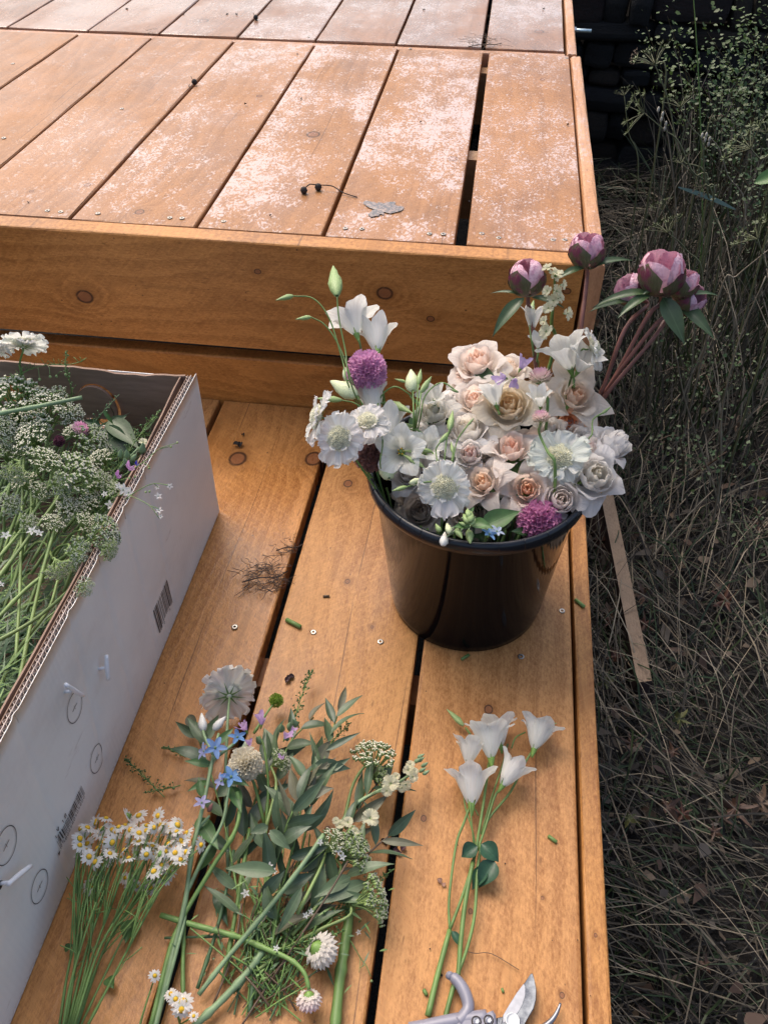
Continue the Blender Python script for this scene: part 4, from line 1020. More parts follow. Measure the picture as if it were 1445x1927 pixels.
# left-hand inner stems visible over the rim
# ---- peonies
def globe(Rg, s0, s1, half, tip, flare, seed):
    V = []; nu, nv = 9, 8; r = random.Random(seed); ph = r.uniform(0, 6)
    for i in range(nu+1):
        u = i/nu
        for j in range(nv+1):
            v = 2*j/nv-1; s = s0+(s1-s0)*u*(1-.22*abs(v)**2.2+tip*max(0, 1-abs(v)*1.5))
            th = PI*s; R_ = Rg*math.sin(th)**.85+flare*max(0, u-.7)*1.5; z = -Rg*1.02*math.cos(th)
            R_ += (.016+.035*u*u)*math.sin(v*7+ph+u*3); a = v*half*(.5+.5*math.sin(min(1, u*1.6)*PI/2))*(1+.1*math.sin(u*4+ph))
            V.append(Vector((R_*math.cos(a), R_*math.sin(a), z)))
    n = nv+1; return V, [(i*n+j, (i+1)*n+j, (i+1)*n+j+1, i*n+j+1) for i in range(nu) for j in range(nv)]
mp = Mat('peony_petal'); oi = mp.n('ShaderNodeObjectInfo'); nz = mp.noise(mp.tc.outputs['Object'], 3.0, 4, .6); st = mp.noise(mp.vec(mp.x*12.0, mp.y*12.0, mp.z*2.0), 1.0, 3)
cpe = mp.mix(nz.step(.45, .68)*.6, oi.outputs['Color'], (.42, .06, .20)); cpe = mp.mix(st*.25, cpe, (.9, .7, .75))
M_peony = mp.bsdf(cpe, .42, bump=st, bs=.3, bd=.01, trans=.15)
mp = Mat('peony_guard'); oi = mp.n('ShaderNodeObjectInfo'); nz = mp.noise(mp.tc.outputs['Object'], 1.8, 4, .6); st = mp.noise(mp.vec(mp.x*14.0, mp.y*14.0, mp.z*2.0), 1.0, 3)
cpe = mp.mix(nz.step(.42, .62), (.10, .10, .045), (.15, .022, .062)); cpe = mp.mix(st.step(.45, .7)*.35, cpe, (.20, .17, .10))
M_guard = mp.bsdf(cpe, .38, bump=st, bs=.3, bd=.01, trans=.05)
def peony(lab, px, py, d, z_, ax, ay, opn, via, leaves, col_=(.84, .45, .55), cc=.55):
    c = at(px, py, z_); A = face_cam(c, ax, ay, cc); s = d/2*mpp(c)*.92
    base = c-A*s*1.0; root = at(1085, 830, .20)+Vector((rr_.uniform(-.01, .01), rr_.uniform(-.01, .01), 0))
    P = [foot(root, .7), root]+[at(x, y, z2) for x, y, z2 in via]+[base-A*.012, base]
    t, C, O = sprig('peony', lab, 'peony', P, .0028, M_red, 'peony buds at the right of the bucket', n=6, taper=.8, seg=8)
    b = MB(); b.lathe([(.10, -.18), (.34, -.10), (.46, .04), (.40, .15)], 12); hd = put('flower_head', b.mesh('receptacle', M_guard), t, frame(c-O-A*s*.88, A, 0, s))
    off = Matrix.Translation((0, 0, .88))
    for k in range(7):
        me = cached(('peo', k % 4, opn), lambda: globe(.84+.02*(k % 4), .10, .86-opn*.20+.03*(k % 3), .95, .02, opn*.9, k), M_peony)
        put('petal', me, hd, off @ RZ(k*2.4+rr_.uniform(-.3, .3)), mixc(col_, (.88, .70, .76), rr_.uniform(0, .5)))
    for k in range(4):
        me = cached(('peg', k), lambda: globe(.98+.012*k, .03, .50+.07*(k % 3), .80, .12, .02, k+9), M_guard)
        put('guard_petal', me, hd, off @ RZ(k*1.6+rr_.uniform(-.2, .2)))
    for k in range(5):
        put('sepal', cached('pesep', lambda: flat(.8, .30, -.2, .9, .3, 0, 0, .1, 'leaf', 1, 7, 4), M_peonyleaf, 'sepal'), hd, Matrix.Translation((0, 0, -.08)) @ RZ(k*1.26+.4))
    for (x, y, x2, y2, z0_, z1_, W) in leaves:
        a_, c_ = at(x, y, z0_), at(x2, y2, z1_); leaf(t, a_-O, c_-a_, face_cam(a_, rr_.uniform(-.3, .3), .8, .8), (c_-a_).length, W*(c_-a_).length, M_peonyleaf, .7, .22)
peony('pink peony bud on the left, in front of the timber board', 991, 521, 78, .41, -.05, .9, 0., [(1015, 720, .28), (1000, 600, .36)],
      [(986, 560, 925, 636, .395, .36, .28), (980, 556, 922, 552, .395, .39, .16), (1000, 560, 1062, 580, .395, .39, .24)])
peony('pink and burgundy peony bud at the corner of the raised platform', 1104, 470, 76, .43, .0, .9, .25, [(1092, 640, .34), (1100, 560, .38)],
      [(1108, 505, 1192, 490, .415, .42, .22), (1098, 505, 1045, 528, .415, .405, .3)])
peony('largest peony bud, pink with a dark green cheek, at far right', 1245, 512, 96, .42, .05, .8, .35, [(1150, 720, .29), (1215, 600, .37)],
      [(1228, 552, 1112, 580, .40, .385, .2), (1222, 556, 1160, 600, .40, .385, .26), (1246, 560, 1288, 650, .395, .36, .36), (1230, 548, 1205, 556, .405, .40, .4)])
peony('pink peony bud leaning left behind the largest one', 1187, 545, 66, .39, -.7, .7, .35, [(1130, 740, .28), (1175, 620, .36)],
      [(1196, 566, 1105, 588, .38, .375, .22)], (.84, .52, .64))
peony('pink peony bud behind the right side of the largest one', 1284, 532, 66, .405, .3, .9, .35, [(1140, 735, .28), (1225, 620, .36)],
      [(1282, 560, 1352, 556, .39, .39, .22)])
peony('crumpled rose-pink peony bud lowest at the far right', 1298, 563, 66, .385, .5, .3, .25, [(1138, 745, .28), (1230, 635, .35)],
      [(1275, 568, 1345, 640, .38, .36, .26)], (.70, .36, .50))
# ================================================================ greens inside the box
rg = random.Random(77)
def zb(px, py): return .225
def bx(px, py, z=.225): return at(px, py, z)
# packed background greenery
def ribbon(mb, P, w_, nrm=None, i=0):
    V = []
    for k, p in enumerate(P):
        t = (P[min(k+1, len(P)-1)]-P[max(k-1, 0)]); n_ = t.cross(nrm if nrm is not None else Vector((.2, .3, 1))); n_ = n_.normalized() if n_.length > 1e-9 else Vector((1, 0, 0))
        ww = w_*(1-.8*abs(2*k/(len(P)-1)-1)**2); V += [p-n_*ww/2, p+n_*ww/2]
    mb.add(V, [(2*k, 2*k+1, 2*k+3, 2*k+2) for k in range(len(P)-1)], i)
OG = Vector((-.59, .45, .008))
mb = MB()
for k in range(4200):
    y = rg.uniform(.12, .875); x = rg.uniform(-.78, -.392); zt = .085+.070*math.sin(min(1, (y-.05)*3)*PI/2)+.02*math.sin(y*14+x*9)
    z = zt-abs(rg.gauss(0, .035)); z = max(.02, z)
    p = Vector((x, y, z)); a = rg.gauss(1.0, .6); L = rg.uniform(.02, .075)
    d = Vector((math.cos(a), math.sin(a), rg.uniform(-.35, .35))); c = Vector((rg.uniform(-1, 1), rg.uniform(-1, 1), rg.uniform(-1, 1)))*.012
    q = p+d*L
    q.x = max(-.79, min(-.388, q.x)); q.y = min(q.y, .885)
    ribbon(mb, [p-OG, (p+q)/2+c-OG, q-OG], rg.uniform(.0012, .0034), Vector((rg.uniform(-.6, .6), rg.uniform(-.6, .6), 1)), rg.randrange(3))
for k in range(1500):
    p = Vector((rg.uniform(-.77, -.41), rg.uniform(.12, .62), rg.uniform(.02, .10))); a = rg.gauss(1.0, .7); d = Vector((math.cos(a), math.sin(a), rg.uniform(-.2, .2)))*rg.uniform(.03, .07)
    ribbon(mb, [p-OG, p-OG+d*.5+Vector((0, 0, .004)), p-OG+d if (p+d).x < -.392 else p-OG+d*.6], rg.uniform(.004, .011), Vector((rg.uniform(-.6, .6), rg.uniform(-.6, .6), 1)), rg.choice([0, 1, 1]))
tag(mb.put('cut_greenery', [M_dstem, M_dark, M_stem], None, Matrix.Translation(OG)), 'tangled cut stems and feathery leaves filling the cardboard box', 'greenery', None, 'stuff')
# feathery yarrow leaves
fm_ = MB()
def feather(mb, p, d, L, w_):
    d = Vector(d).normalized(); s = d.cross(Vector((0, 0, 1))).normalized(); P = [p+d*L*k/6+Vector((0, 0, -.25*L*(k/6)**2)) for k in range(7)]
    ribbon(mb, P, .0012)
    for k in range(1, 15):
        q = p+d*L*k/15+Vector((0, 0, -.25*L*(k/15)**2)); h = w_*math.sin(PI*(k/15)**.7)
        for sg in (-1, 1):
            e = q+s*sg*h+d*h*.5+Vector((0, 0, h*.3)); ribbon(mb, [q, (q+e)/2+Vector((0, 0, h*.1)), e], .0010)
            ribbon(mb, [(q+e)/2, (q+e)/2+d*h*.5], .0008)
for k in range(170):
    y = rg.uniform(.3, .87); x = rg.uniform(-.74, -.46); feather(fm_, Vector((x, min(y, .82), .10+.055*rg.random()))-OG, (rg.gauss(.2, .5), rg.gauss(.3, .5), .3), rg.uniform(.03, .055), rg.uniform(.006, .012))
tag(fm_.put('feathery_leaves', M_dstem, None, Matrix.Translation(OG)), 'fine feathery yarrow leaves among the stems inside the box', 'leaves', None, 'stuff')
# long stems lying in the box
def stem_thing(lab, pts, r0, mat, group=None, name='cut_stem', taper=.8):
    P = [at(x, y, z) for x, y, z in pts]; t, C, O = sprig(name, lab, 'stem', P, r0, mat, group, n=6, taper=taper, seg=8); return t, C, O
stem_thing('thick pale green cut stem lying across the yarrow at the top of the box', [(-60, 790, .25), (0, 778, .255), (70, 765, .26), (155, 748, .262)], .0032, M_pale)
for i, (lab, pts, r0) in enumerate([
 ('long green stem slanting from the lower box edge up to the yarrow domes', [(-20, 1110, .19), (60, 1005, .2), (120, 925, .215), (170, 860, .225)], .0028),
 ('straight upright green stem at the left inside the box below the end wall', [(30, 1250, .17), (38, 1110, .18), (42, 960, .2), (46, 850, .215)], .0024),
 ('stem crossing the dark lower corner of the box towards the rim', [(-10, 1170, .18), (60, 1100, .19), (130, 1055, .2), (190, 1020, .22)], .0028),
 ('lowest stem in the box ending near the corrugated rim', [(-20, 1215, .2), (60, 1170, .2), (110, 1130, .215), (140, 1100, .23)], .0026),
 ('stem in the bottom left of the box hidden below the others', [(-10, 1320, .14), (30, 1230, .16), (90, 1150, .18), (110, 1090, .19)], .0024),
 ('pale stem leaning left beneath the yarrow heads by the rim', [(35, 1290, .17), (60, 1170, .18), (85, 1060, .2), (115, 960, .215)], .0028),
 ('stem running behind the drooping yarrow head', [(-10, 1060, .19), (50, 985, .2), (90, 920, .215), (100, 870, .225)], .0024)]):
    stem_thing(lab, pts, r0*.78, M_yar, 'long cut stems in the box')
# yarrow
yar = [ # px, py, radius px, axis right, axis up, dome, z, stem points, label
 (20, 752, 62, -.2, .55, .5, .245, [(40, 850), (60, 960), (10, 1080)], 'large white yarrow dome at the top left of the box'),
 (92, 772, 44, .1, .6, .55, .240, [(90, 860), (60, 980)], 'white yarrow dome right of the large one under the cut stem'),
 (135, 782, 26, .3, .2, .5, .235, [(120, 840), (80, 940)], 'small greenish yarrow cluster above the pink strawflower'),
 (175, 835, 38, .7, .2, .5, .228, [(150, 880), (100, 960)], 'white yarrow head below the pink strawflower in the box'),
 (60, 825, 36, -.3, .3, .5, .232, [(60, 900), (30, 1000)], 'white yarrow head in the shade below the large dome'),
 (85, 868, 34, .4, .7, .4, .235, [(80, 920), (40, 1020)], 'yarrow head pointing up at the middle of the box'),
 (148, 895, 50, .75, .65, .45, .235, [(115, 960), (60, 1060)], 'wide arched yarrow head in the middle of the box'),
 (114, 912, 26, .95, .1, .3, .243, [(85, 930), (55, 960), (10, 1040)], 'side-on yarrow head with pale bracts left of the arched one'),
 (28, 890, 28, -.3, -.6, .4, .245, [(20, 860), (-10, 830)], 'greenish yarrow head turned upside down at the left'),
 (130, 958, 26, .1, .3, .5, .215, [(110, 1000), (60, 1080)], 'low yarrow head deep in the middle of the box'),
 (165, 985, 24, .5, .5, .4, .22, [(130, 1010), (80, 1080)], 'ragged yarrow head near the rim above the drooping one'),
 (196, 1008, 40, 1.1, .35, .45, .25, [(150, 1030), (105, 1060), (60, 1120)], 'yarrow head leaning over the corrugated rim'),
 (150, 1040, 32, 1.0, .1, .25, .252, [(130, 1025), (105, 1035), (85, 1080), (20, 1190)], 'yarrow head seen edge-on beside the rim with its rays showing'),
 (205, 1035, 22, 1.0, -.3, .5, .25, [(175, 1020), (150, 1040)], 'small yarrow tuft hanging outside the rim'),
 (112, 1072, 28, .3, -.8, .2, .248, [(100, 1050), (85, 1022), (65, 1025), (40, 1060), (0, 1150)], 'drooping yarrow head nodding down on a hooked stem'),
 (147, 1060, 18, .5, -.4, .5, .238, [(130, 1040), (110, 1060)], 'small white yarrow cluster below the edge-on head'),
 (158, 1105, 20, .3, -.1, .8, .252, [(135, 1130), (110, 1170), (70, 1230)], 'tight round yarrow knob resting on the box rim'),
 (195, 905, 22, .8, .4, .4, .235, [(170, 940), (120, 1000)], 'small white yarrow tuft right of the arched head'),
 (218, 925, 22, .8, .5, .4, .240, [(190, 950), (140, 1000)], 'white yarrow tuft against the rim near the white blossom'),
 (30, 790, 40, -.3, .3, .5, .235, [(30, 880), (0, 980)], 'white yarrow head at the far left below the cut stem'),
]
ex = [(60, 742, 26, 'small white yarrow tuft directly below the flax pods'), (110, 748, 24, 'small white yarrow tuft touching the tip of the pale cut stem'), (140, 812, 20, 'little yarrow tuft just left of the pink strawflower'), (10, 812, 30, 'white yarrow tuft at the left edge under the cut stem'), (70, 795, 30, 'white yarrow tuft left of the dusky purple bloom'), (190, 862, 22, 'small yarrow tuft right below the eucalyptus leaf in the box'),
      (15, 850, 26, 'grey shaded yarrow tuft at the left edge midway up the box'), (45, 905, 24, 'grey shaded yarrow tuft where the long slanting stem starts'), (75, 925, 22, 'shaded yarrow tuft left of the arched yarrow head'), (20, 950, 24, 'lowest grey yarrow tuft at the left edge of the box'), (100, 985, 22, 'shaded yarrow tuft above the hooked drooping stem'), (170, 945, 22, 'shaded yarrow tuft between the arched head and the rim'), (55, 985, 20, 'tiny shaded yarrow tuft among the bare stems')]
for (x_, y_, r_, lab_) in ex: yar.append((x_, y_, r_, rg.uniform(-.5, .6), rg.uniform(.1, .8), .5, .238 if r_ >= 20 and y_ < 870 and x_ != 15 else .215, [(x_-15, y_+70), (x_-50, y_+170)], lab_))
for i, (px, py, rp, ax, ay, dome, z, pts, lab) in enumerate(yar):
    c = at(px, py, z); A = face_cam(c, ax, ay, .55); s = rp*mpp(c)*1.08
    P = [at(x, y, max(.09, z-.02-.03*(k+1))) for k, (x, y) in enumerate(pts)][::-1]+[c-A*s*.95]
    t, C, O = sprig('yarrow', lab, 'flower', P, .0021, M_yar, 'yarrow in the cardboard box', n=5)
    yarrow_head(t, c-O, A, s, rg, dome, key=i)
    for k in range(2):
        q = C[len(C)//2]+O; pass
# white scabious above the box
for (px, py, d, ax, pts, lab) in [(45, 650, 92, -.05, [(38, 690, .27), (52, 730, .24), (60, 790, .2)], 'white scabious standing above the far end of the box'), (-14, 655, 80, .3, [(-10, 700, .26), (0, 760, .22)], 'white scabious cut off by the left edge above the box')]:
    c = at(px, py, .30); A = face_cam(c, ax, 1.3, -.22); s = d/2*mpp(c)
    t, C, O = sprig('scabious', lab, 'flower', [at(*q) for q in pts[::-1]]+[c-A*s*.15], .0020, M_stem, n=5)
    scab_head(t, frame(c-O, A, 1.0, s), WHT, CRM, rg, npet=10)
# flax sprig with round pods
t, C, O = sprig('flax_sprig', 'thin flax sprig with round hanging seed pods along the end wall', 'sprig', [at(0, 712, .24), at(30, 708, .262), at(60, 694, .27), at(95, 686, .272), at(130, 686, .27), at(155, 680, .27)], .0009, M_stem, n=4)
b = MB()
for (x, y, x2, y2) in [(75, 714, 72, 692), (95, 709, 92, 688), (107, 708, 118, 700), (124, 705, 122, 686), (32, 728, 22, 706), (98, 742, 118, 736)]:
    a_, c_ = at(x, y, .262), at(x2, y2, .268); bud(t, a_-O, (0, 0, -1), .0062, 'ball', M_bud, 'seed_pod')
    b.tube(curve([c_-O, (a_+c_)/2-O+Vector((.001, 0, .003)), a_-O], 3), .0005, 4)
for k in range(26):
    q = C[rg.randrange(2, len(C))]; b.tube([q, q+Vector((rg.uniform(-1, 1), rg.uniform(-.4, .6), rg.uniform(.2, 1.4)))*.008], .0004, 4)
b.put('twig', M_stem, t)
# pink strawflower and dark bloom in the box
c = at(153, 806, .243); A = face_cam(c, .5, .9, .4); s = 24*mpp(c)
t, C, O = sprig('strawflower', 'pink strawflower peeping out of the yarrow in the box', 'flower', [at(110, 840, .2), at(130, 825, .22), c-A*s*.45], .002, M_pale, n=3); strawflower(t, frame(c-O, A, 0, s*1.1), (.82, .60, .74), (.80, .40, .62), rg, .4)
c = at(112, 830, .225); t, C, O = sprig('dark_scabious', 'small dusky purple bloom deep between the yarrow heads in the box', 'flower', [at(100, 880, .17), c], .0015, M_stem, n=2); pincushion(t, frame(c-O, face_cam(c, 0, .3), 0, 12*mpp(c)), (.22, .08, .14), rg, 90)
# eucalyptus leaves by the end wall
t, C, O = sprig('eucalyptus', 'eucalyptus sprig with broad grey-green leaves at the far corner of the box', 'foliage', [at(180, 880, .12), at(200, 830, .17), at(215, 785, .2), at(205, 760, .22)], .0016, M_brown, n=4)
for (x, y, x2, y2, W, z0_, z1_, mt) in [(205, 790, 262, 845, .42, .20, .19, M_euc), (200, 800, 250, 872, .40, .2, .175, M_dark), (190, 800, 158, 792, .5, .2, .205, M_dark), (205, 800, 240, 782, .5, .195, .205, M_euc), (180, 850, 214, 822, .34, .2, .215, M_euc), (165, 870, 100, 858, .3, .19, .2, M_euc), (195, 772, 215, 800, .24, .235, .215, M_leaf), (170, 805, 198, 815, .6, .19, .185, M_dark), (215, 830, 255, 880, .4, .17, .16, M_dark)]:
    a_, c_ = at(x, y, z0_), at(x2, y2, z1_); leaf(t, a_-O, c_-a_, face_cam(a_, rg.uniform(-.3, .3), .3), (c_-a_).length, W*(c_-a_).length, mt, .4, .15)
# twiggy green sprigs (lepidium)
def podsprig(lab, pts, L, n, mat=None, podmat=None, name='cress_sprig', dens=1, s=.0016, group=None):
    P = [at(*q) for q in pts]; t, C, O = sprig(name, lab, 'sprig', P, .0007, mat or M_stem, group, n=5)
    b = MB(); pods = MB(); m_ = len(C)
    for k in range(n):
        f = .15+.85*k/n; q = C[min(m_-2, int(f*(m_-1)))]; d = (C[-1]-C[0]).normalized()
        e = q+(Vector((rg.uniform(-1, 1), rg.uniform(-1, 1), rg.uniform(-.1, .9)))+d*.8).normalized()*L*rg.uniform(.4, 1)*(1.2-f*.7)
        b.tube([q, e], .0003, 3, 0, False); z = Vector((rg.uniform(-1, 1), rg.uniform(-1, 1), rg.uniform(-.5, 1)))
        pods.lathe([(.01, -1), (.8, -.2), (.8, .3), (.01, 1)], 5, 0, frame(e, z, 0, s*rg.uniform(.6, 1.1)) @ Matrix.Diagonal((1, .45, 1, 1)), False)
    b.put('twig', mat or M_stem, t); pods.put('seed_pods', podmat or M_leaf, t, kind='stuff'); return t
podsprig('feathery cress sprig rising towards the far box corner', [(195, 960, .2), (225, 880, .23), (270, 810, .25), (300, 775, .262)], .016, 60)
podsprig('bushy green cress sprig below the eucalyptus leaves in the box', [(150, 960, .18), (185, 900, .2), (225, 850, .222)], .022, 170)
podsprig('green cress sprig near the middle of the box rim', [(160, 1040, .18), (185, 980, .2), (215, 915, .225)], .022, 150)
podsprig('cress sprig under the white blossoms by the rim', [(130, 1000, .17), (165, 950, .19), (200, 900, .205)], .024, 130)
podsprig('cress sprig curling up against the end wall with the hand holes', [(110, 770, .2), (135, 745, .22), (125, 690, .27), (125, 660, .285)], .010, 40)
podsprig('thin flax sprig crossing the right hand hole', [(165, 810, .215), (195, 775, .23), (225, 742, .24)], .008, 24, M_dstem, M_dstem)
# baby's breath sprigs over the rim
def gyp(lab, trunk, twigs, flowers, pods, group=None):
    t, C, O = sprig('gypsophila', lab, 'sprig', [at(*q) for q in trunk], .0006, M_stem, group, n=4)
    b = MB()
    for tw in twigs: b.tube(curve([at(*q)-O for q in tw], 4), .0004, 4)
    b.put('twig', M_stem, t)
    for (x, y, z, d) in flowers: c = at(x, y, z); star5(t, c-O, face_cam(c, rg.uniform(-.6, .6), rg.uniform(-.2, .8)), d/2*mpp(c), (.84, .84, .84), rg)
    for (x, y, z) in pods: bud(t, at(x, y, z)-O, (rg.uniform(-1, 1), 0, -1), .0045, 'ball', M_bud, 'bud')
gyp("flax twig with pods poking over the rim near the far corner", [(225, 900, .25), (270, 870, .262), (300, 845, .268), (336, 833, .27)], [[(270, 870, .262), (282, 878, .262)], [(300, 845, .268), (322, 840, .268)]], [], [(281, 881, .262), (255, 897, .262), (322, 841, .268), (334, 833, .27), (244, 900, .26)])
gyp("fine gypsophila sprig with tiny white flowers hanging over the middle of the rim", [(235, 940, .25), (262, 922, .262), (290, 910, .268), (322, 914, .266)], [[(240, 930, .26), (280, 950, .26), (300, 975, .25)], [(290, 910, .268), (300, 918, .264)], [(285, 952, .258), (300, 958, .255)]], [(320, 915, .266, 13), (298, 934, .26, 16), (300, 961, .254, 15), (303, 972, .25, 11), (297, 918, .264, 10)], [(275, 926, .262), (282, 925, .262)])
gyp("white five-petalled blossoms resting against the box rim", [(190, 960, .22), (215, 935, .245), (232, 925, .25)], [[(215, 935, .245), (245, 928, .252)]], [(232, 922, .254, 26), (243, 927, .254, 22), (224, 915, .25, 16), (207, 952, .24, 22), (198, 930, .24, 14)], [])
gyp("stray white gypsophila blossoms in the dark left part of the box", [(-10, 1040, .2), (10, 1010, .21), (60, 1000, .22)], [], [(12, 1008, .22, 20), (62, 1000, .222, 22), (74, 1004, .222, 18), (2, 1100, .22, 14)], [(12, 1112, .2), (10, 1122, .2)])
# purple snapdragon + cornflower
P = [at(170, 980, .18), at(205, 930, .22), at(228, 895, .246)]
t, C, O = sprig('snapdragon', 'mauve snapdragon blossoms caught at the box rim', 'flower', P, .0014, M_stem, n=3)
for (x, y, d, c_) in [(243, 887, 34, (.66, .34, .66)), (221, 901, 26, (.58, .26, .60)), (257, 878, 18, (.05, .04, .45))]:
    c = at(x, y, .254); sweetpea(t, c-O, face_cam(c, .5, .6, .6), d/2*mpp(c), c_, rg)
t, C, O = sprig('stock_flower', 'pale green stock buds beside the rim near the far corner', 'flower', [at(200, 930, .2), at(228, 880, .23), at(262, 842, .25)], .002, M_pale, n=3)
for (x, y, L) in [(268, 846, 30), (240, 858, 26), (228, 856, 24), (252, 862, 22), (238, 872, 22)]:
    c = at(x, y, .25); bud(t, c-O, face_cam(c, rg.uniform(-.5, .8), 1), L*mpp(c), 'fat', M_pale)
c = at(270, 832, .257); stock_floret(t, c-O, face_cam(c, 0, .8), 10*mpp(c), rg)
# ================================================================ loose flowers on the lower step
rl = random.Random(5)
def lay(px, py, z=.004): return at(px, py, z)
# ---- chamomile bunch
heads = [(165, 1558), (182, 1545), (200, 1540), (151, 1578), (165, 1588), (160, 1598), (184, 1596), (197, 1585), (219, 1574), (236, 1553), (242, 1535), (262, 1535), (298, 1535), (303, 1552), (322, 1556), (322, 1567), (335, 1548), (290, 1557), (276, 1563), (262, 1568), (246, 1582), (234, 1600), (212, 1562), (189, 1569), (270, 1585), (288, 1590), (300, 1580), (318, 1588), (340, 1582), (345, 1600), (330, 1605), (312, 1602), (296, 1612), (276, 1608), (258, 1606), (243, 1615), (168, 1612), (180, 1622), (205, 1600), (340, 1618), (305, 1628), (318, 1640), (365, 1580), (378, 1590), (352, 1568), (195, 1625), (225, 1612), (290, 1640), (310, 1652)]+[(rl.uniform(150, 355), rl.uniform(1545, 1612)) for _ in range(26)]
mains = [[(112, 1935), (128, 1830), (150, 1740), (170, 1660)], [(120, 1935), (145, 1800), (172, 1700), (188, 1640)], [(128, 1935), (160, 1800), (195, 1690), (210, 1620)], [(135, 1935), (178, 1790), (215, 1690), (235, 1620)], [(140, 1930), (190, 1780), (245, 1690), (270, 1620)], [(146, 1930), (195, 1790), (260, 1690), (300, 1620)], [(124, 1935), (140, 1830), (148, 1730), (150, 1640)], [(132, 1935), (165, 1810), (180, 1700), (200, 1620)], [(160, 1940), (208, 1850), (255, 1760), (320, 1640)], [(118, 1940), (134, 1850), (160, 1760), (195, 1660)], [(142, 1935), (182, 1820), (235, 1720), (330, 1625)]]
assign = [[] for _ in mains]
for (x, y) in heads:
    k = min(range(len(mains)), key=lambda i: abs(mains[i][-1][0]-x)+rl.uniform(0, 22)); assign[k].append((x, y))
spl = {0: 'leftmost', 8: 'rightmost'}
for k, (P2, hs) in enumerate(zip(mains, assign)):
    z0 = .004+.0035*(k % 5)
    P = [at(x, y, z0+.012*j) for j, (x, y) in enumerate(P2)]
    lab = {0: 'chamomile sprig at the left side of the bunch beside the box', 8: 'chamomile sprig on a long stem at the right side of the bunch'}.get(k, 'chamomile sprig with small white daisies in the middle of the bunch on the step')
    t, C, O = sprig('chamomile', lab, 'flower', P, .0014, M_stem, 'chamomile bunch beside the box', n=5)
    b = MB()
    for (x, y) in hs:
        z = .045+rl.uniform(-.012, .02); c = at(x, y, z); A = face_cam(c, rl.gauss(0, 1.0), rl.gauss(.75, .8), rl.choice([.7, .6, .2, -.2])); s = 14.5*mpp(c)*rl.uniform(.85, 1.1)
        q = C[int(len(C)*rl.uniform(.45, .9))-1]
        b.tube(curve([q, (q+c-O)/2+Vector((rl.uniform(-.004, .004), -.006, .004)), c-A*s*.35-O-Vector((0, .004, .002)), c-A*s*.3-O], 3), .00065, 4)
        cham_head(t, frame(c-O, A, rl.uniform(0, 6), s), rl, 13, rl.choice([0, .5, 1]))
    for j in range(4):
        q = C[rl.randrange(4, len(C)-2)]; e = q+Vector((rl.uniform(-.02, .02), rl.uniform(.0, .03), rl.uniform(0, .012))); b.tube([q, (q+e)/2+Vector((.002, 0, .002)), e], .0005, 4)
    b.put('branch', M_stem, t)
for (hs, P2, lab) in [([(171, 1667, 32), (185, 1652, 20)], [(120, 1935), (140, 1840), (150, 1760), (168, 1690)], 'chamomile daisy lying lower than the rest near the box base'),
                      ([(247, 1660, 28), (236, 1652, 22), (258, 1668, 20)], [(138, 1935), (170, 1830), (215, 1730), (245, 1680)], 'pair of chamomile daisies fallen below the bunch, nearer the centre'),
                      ([(283, 1670, 28)], [(150, 1935), (200, 1830), (245, 1740), (278, 1690)], 'single chamomile daisy with drooping petals below the bunch at right'),
                      ([(322, 1870, 24), (331, 1880, 26), (345, 1885, 40), (342, 1900, 34), (365, 1912, 18)], [(335, 1990), (338, 1950), (340, 1915)], 'cluster of chamomile daisies at the very bottom of the step'),
                      ([(292, 1836, 22)], [(262, 1935), (275, 1890), (290, 1845)], 'lone chamomile daisy hanging beside the board gap at the bottom')]:
    P = [at(x, y, .004+.006*j) for j, (x, y) in enumerate(P2)]
    t, C, O = sprig('chamomile', lab, 'flower', P, .0011, M_stem, n=5); b = MB()
    for (x, y, d) in hs:
        c = at(x, y, .035); A = face_cam(c, rl.gauss(0, .3), rl.gauss(.2, .3), .9); s = d/2*mpp(c); b.tube([C[-3], (C[-3]+c-O)/2, c-A*s*.3-O], .0007, 4)
        cham_head(t, frame(c-O, A, rl.uniform(0, 6), s), rl, 12, .5)
    b.put('branch', M_stem, t)
for (x, y, x2, y2, lab) in [(122, 1788, 136, 1780, 'small round green leaf at the left of the chamomile stems'), (203, 1840, 212, 1856, 'small green leaf on the lowest chamomile stem'), (250, 1730, 240, 1765, 'dark green leaf fold beneath the chamomile stems')]:
    a_, c_ = at(x, y, .006), at(x2, y2, .010); t = thing('loose_leaf', lab, 'leaf', a_); leaf(t, (0, 0, 0), c_-a_, (0, 0, 1), (c_-a_).length*1.3, (c_-a_).length*.9, M_leaf, .4, .2)
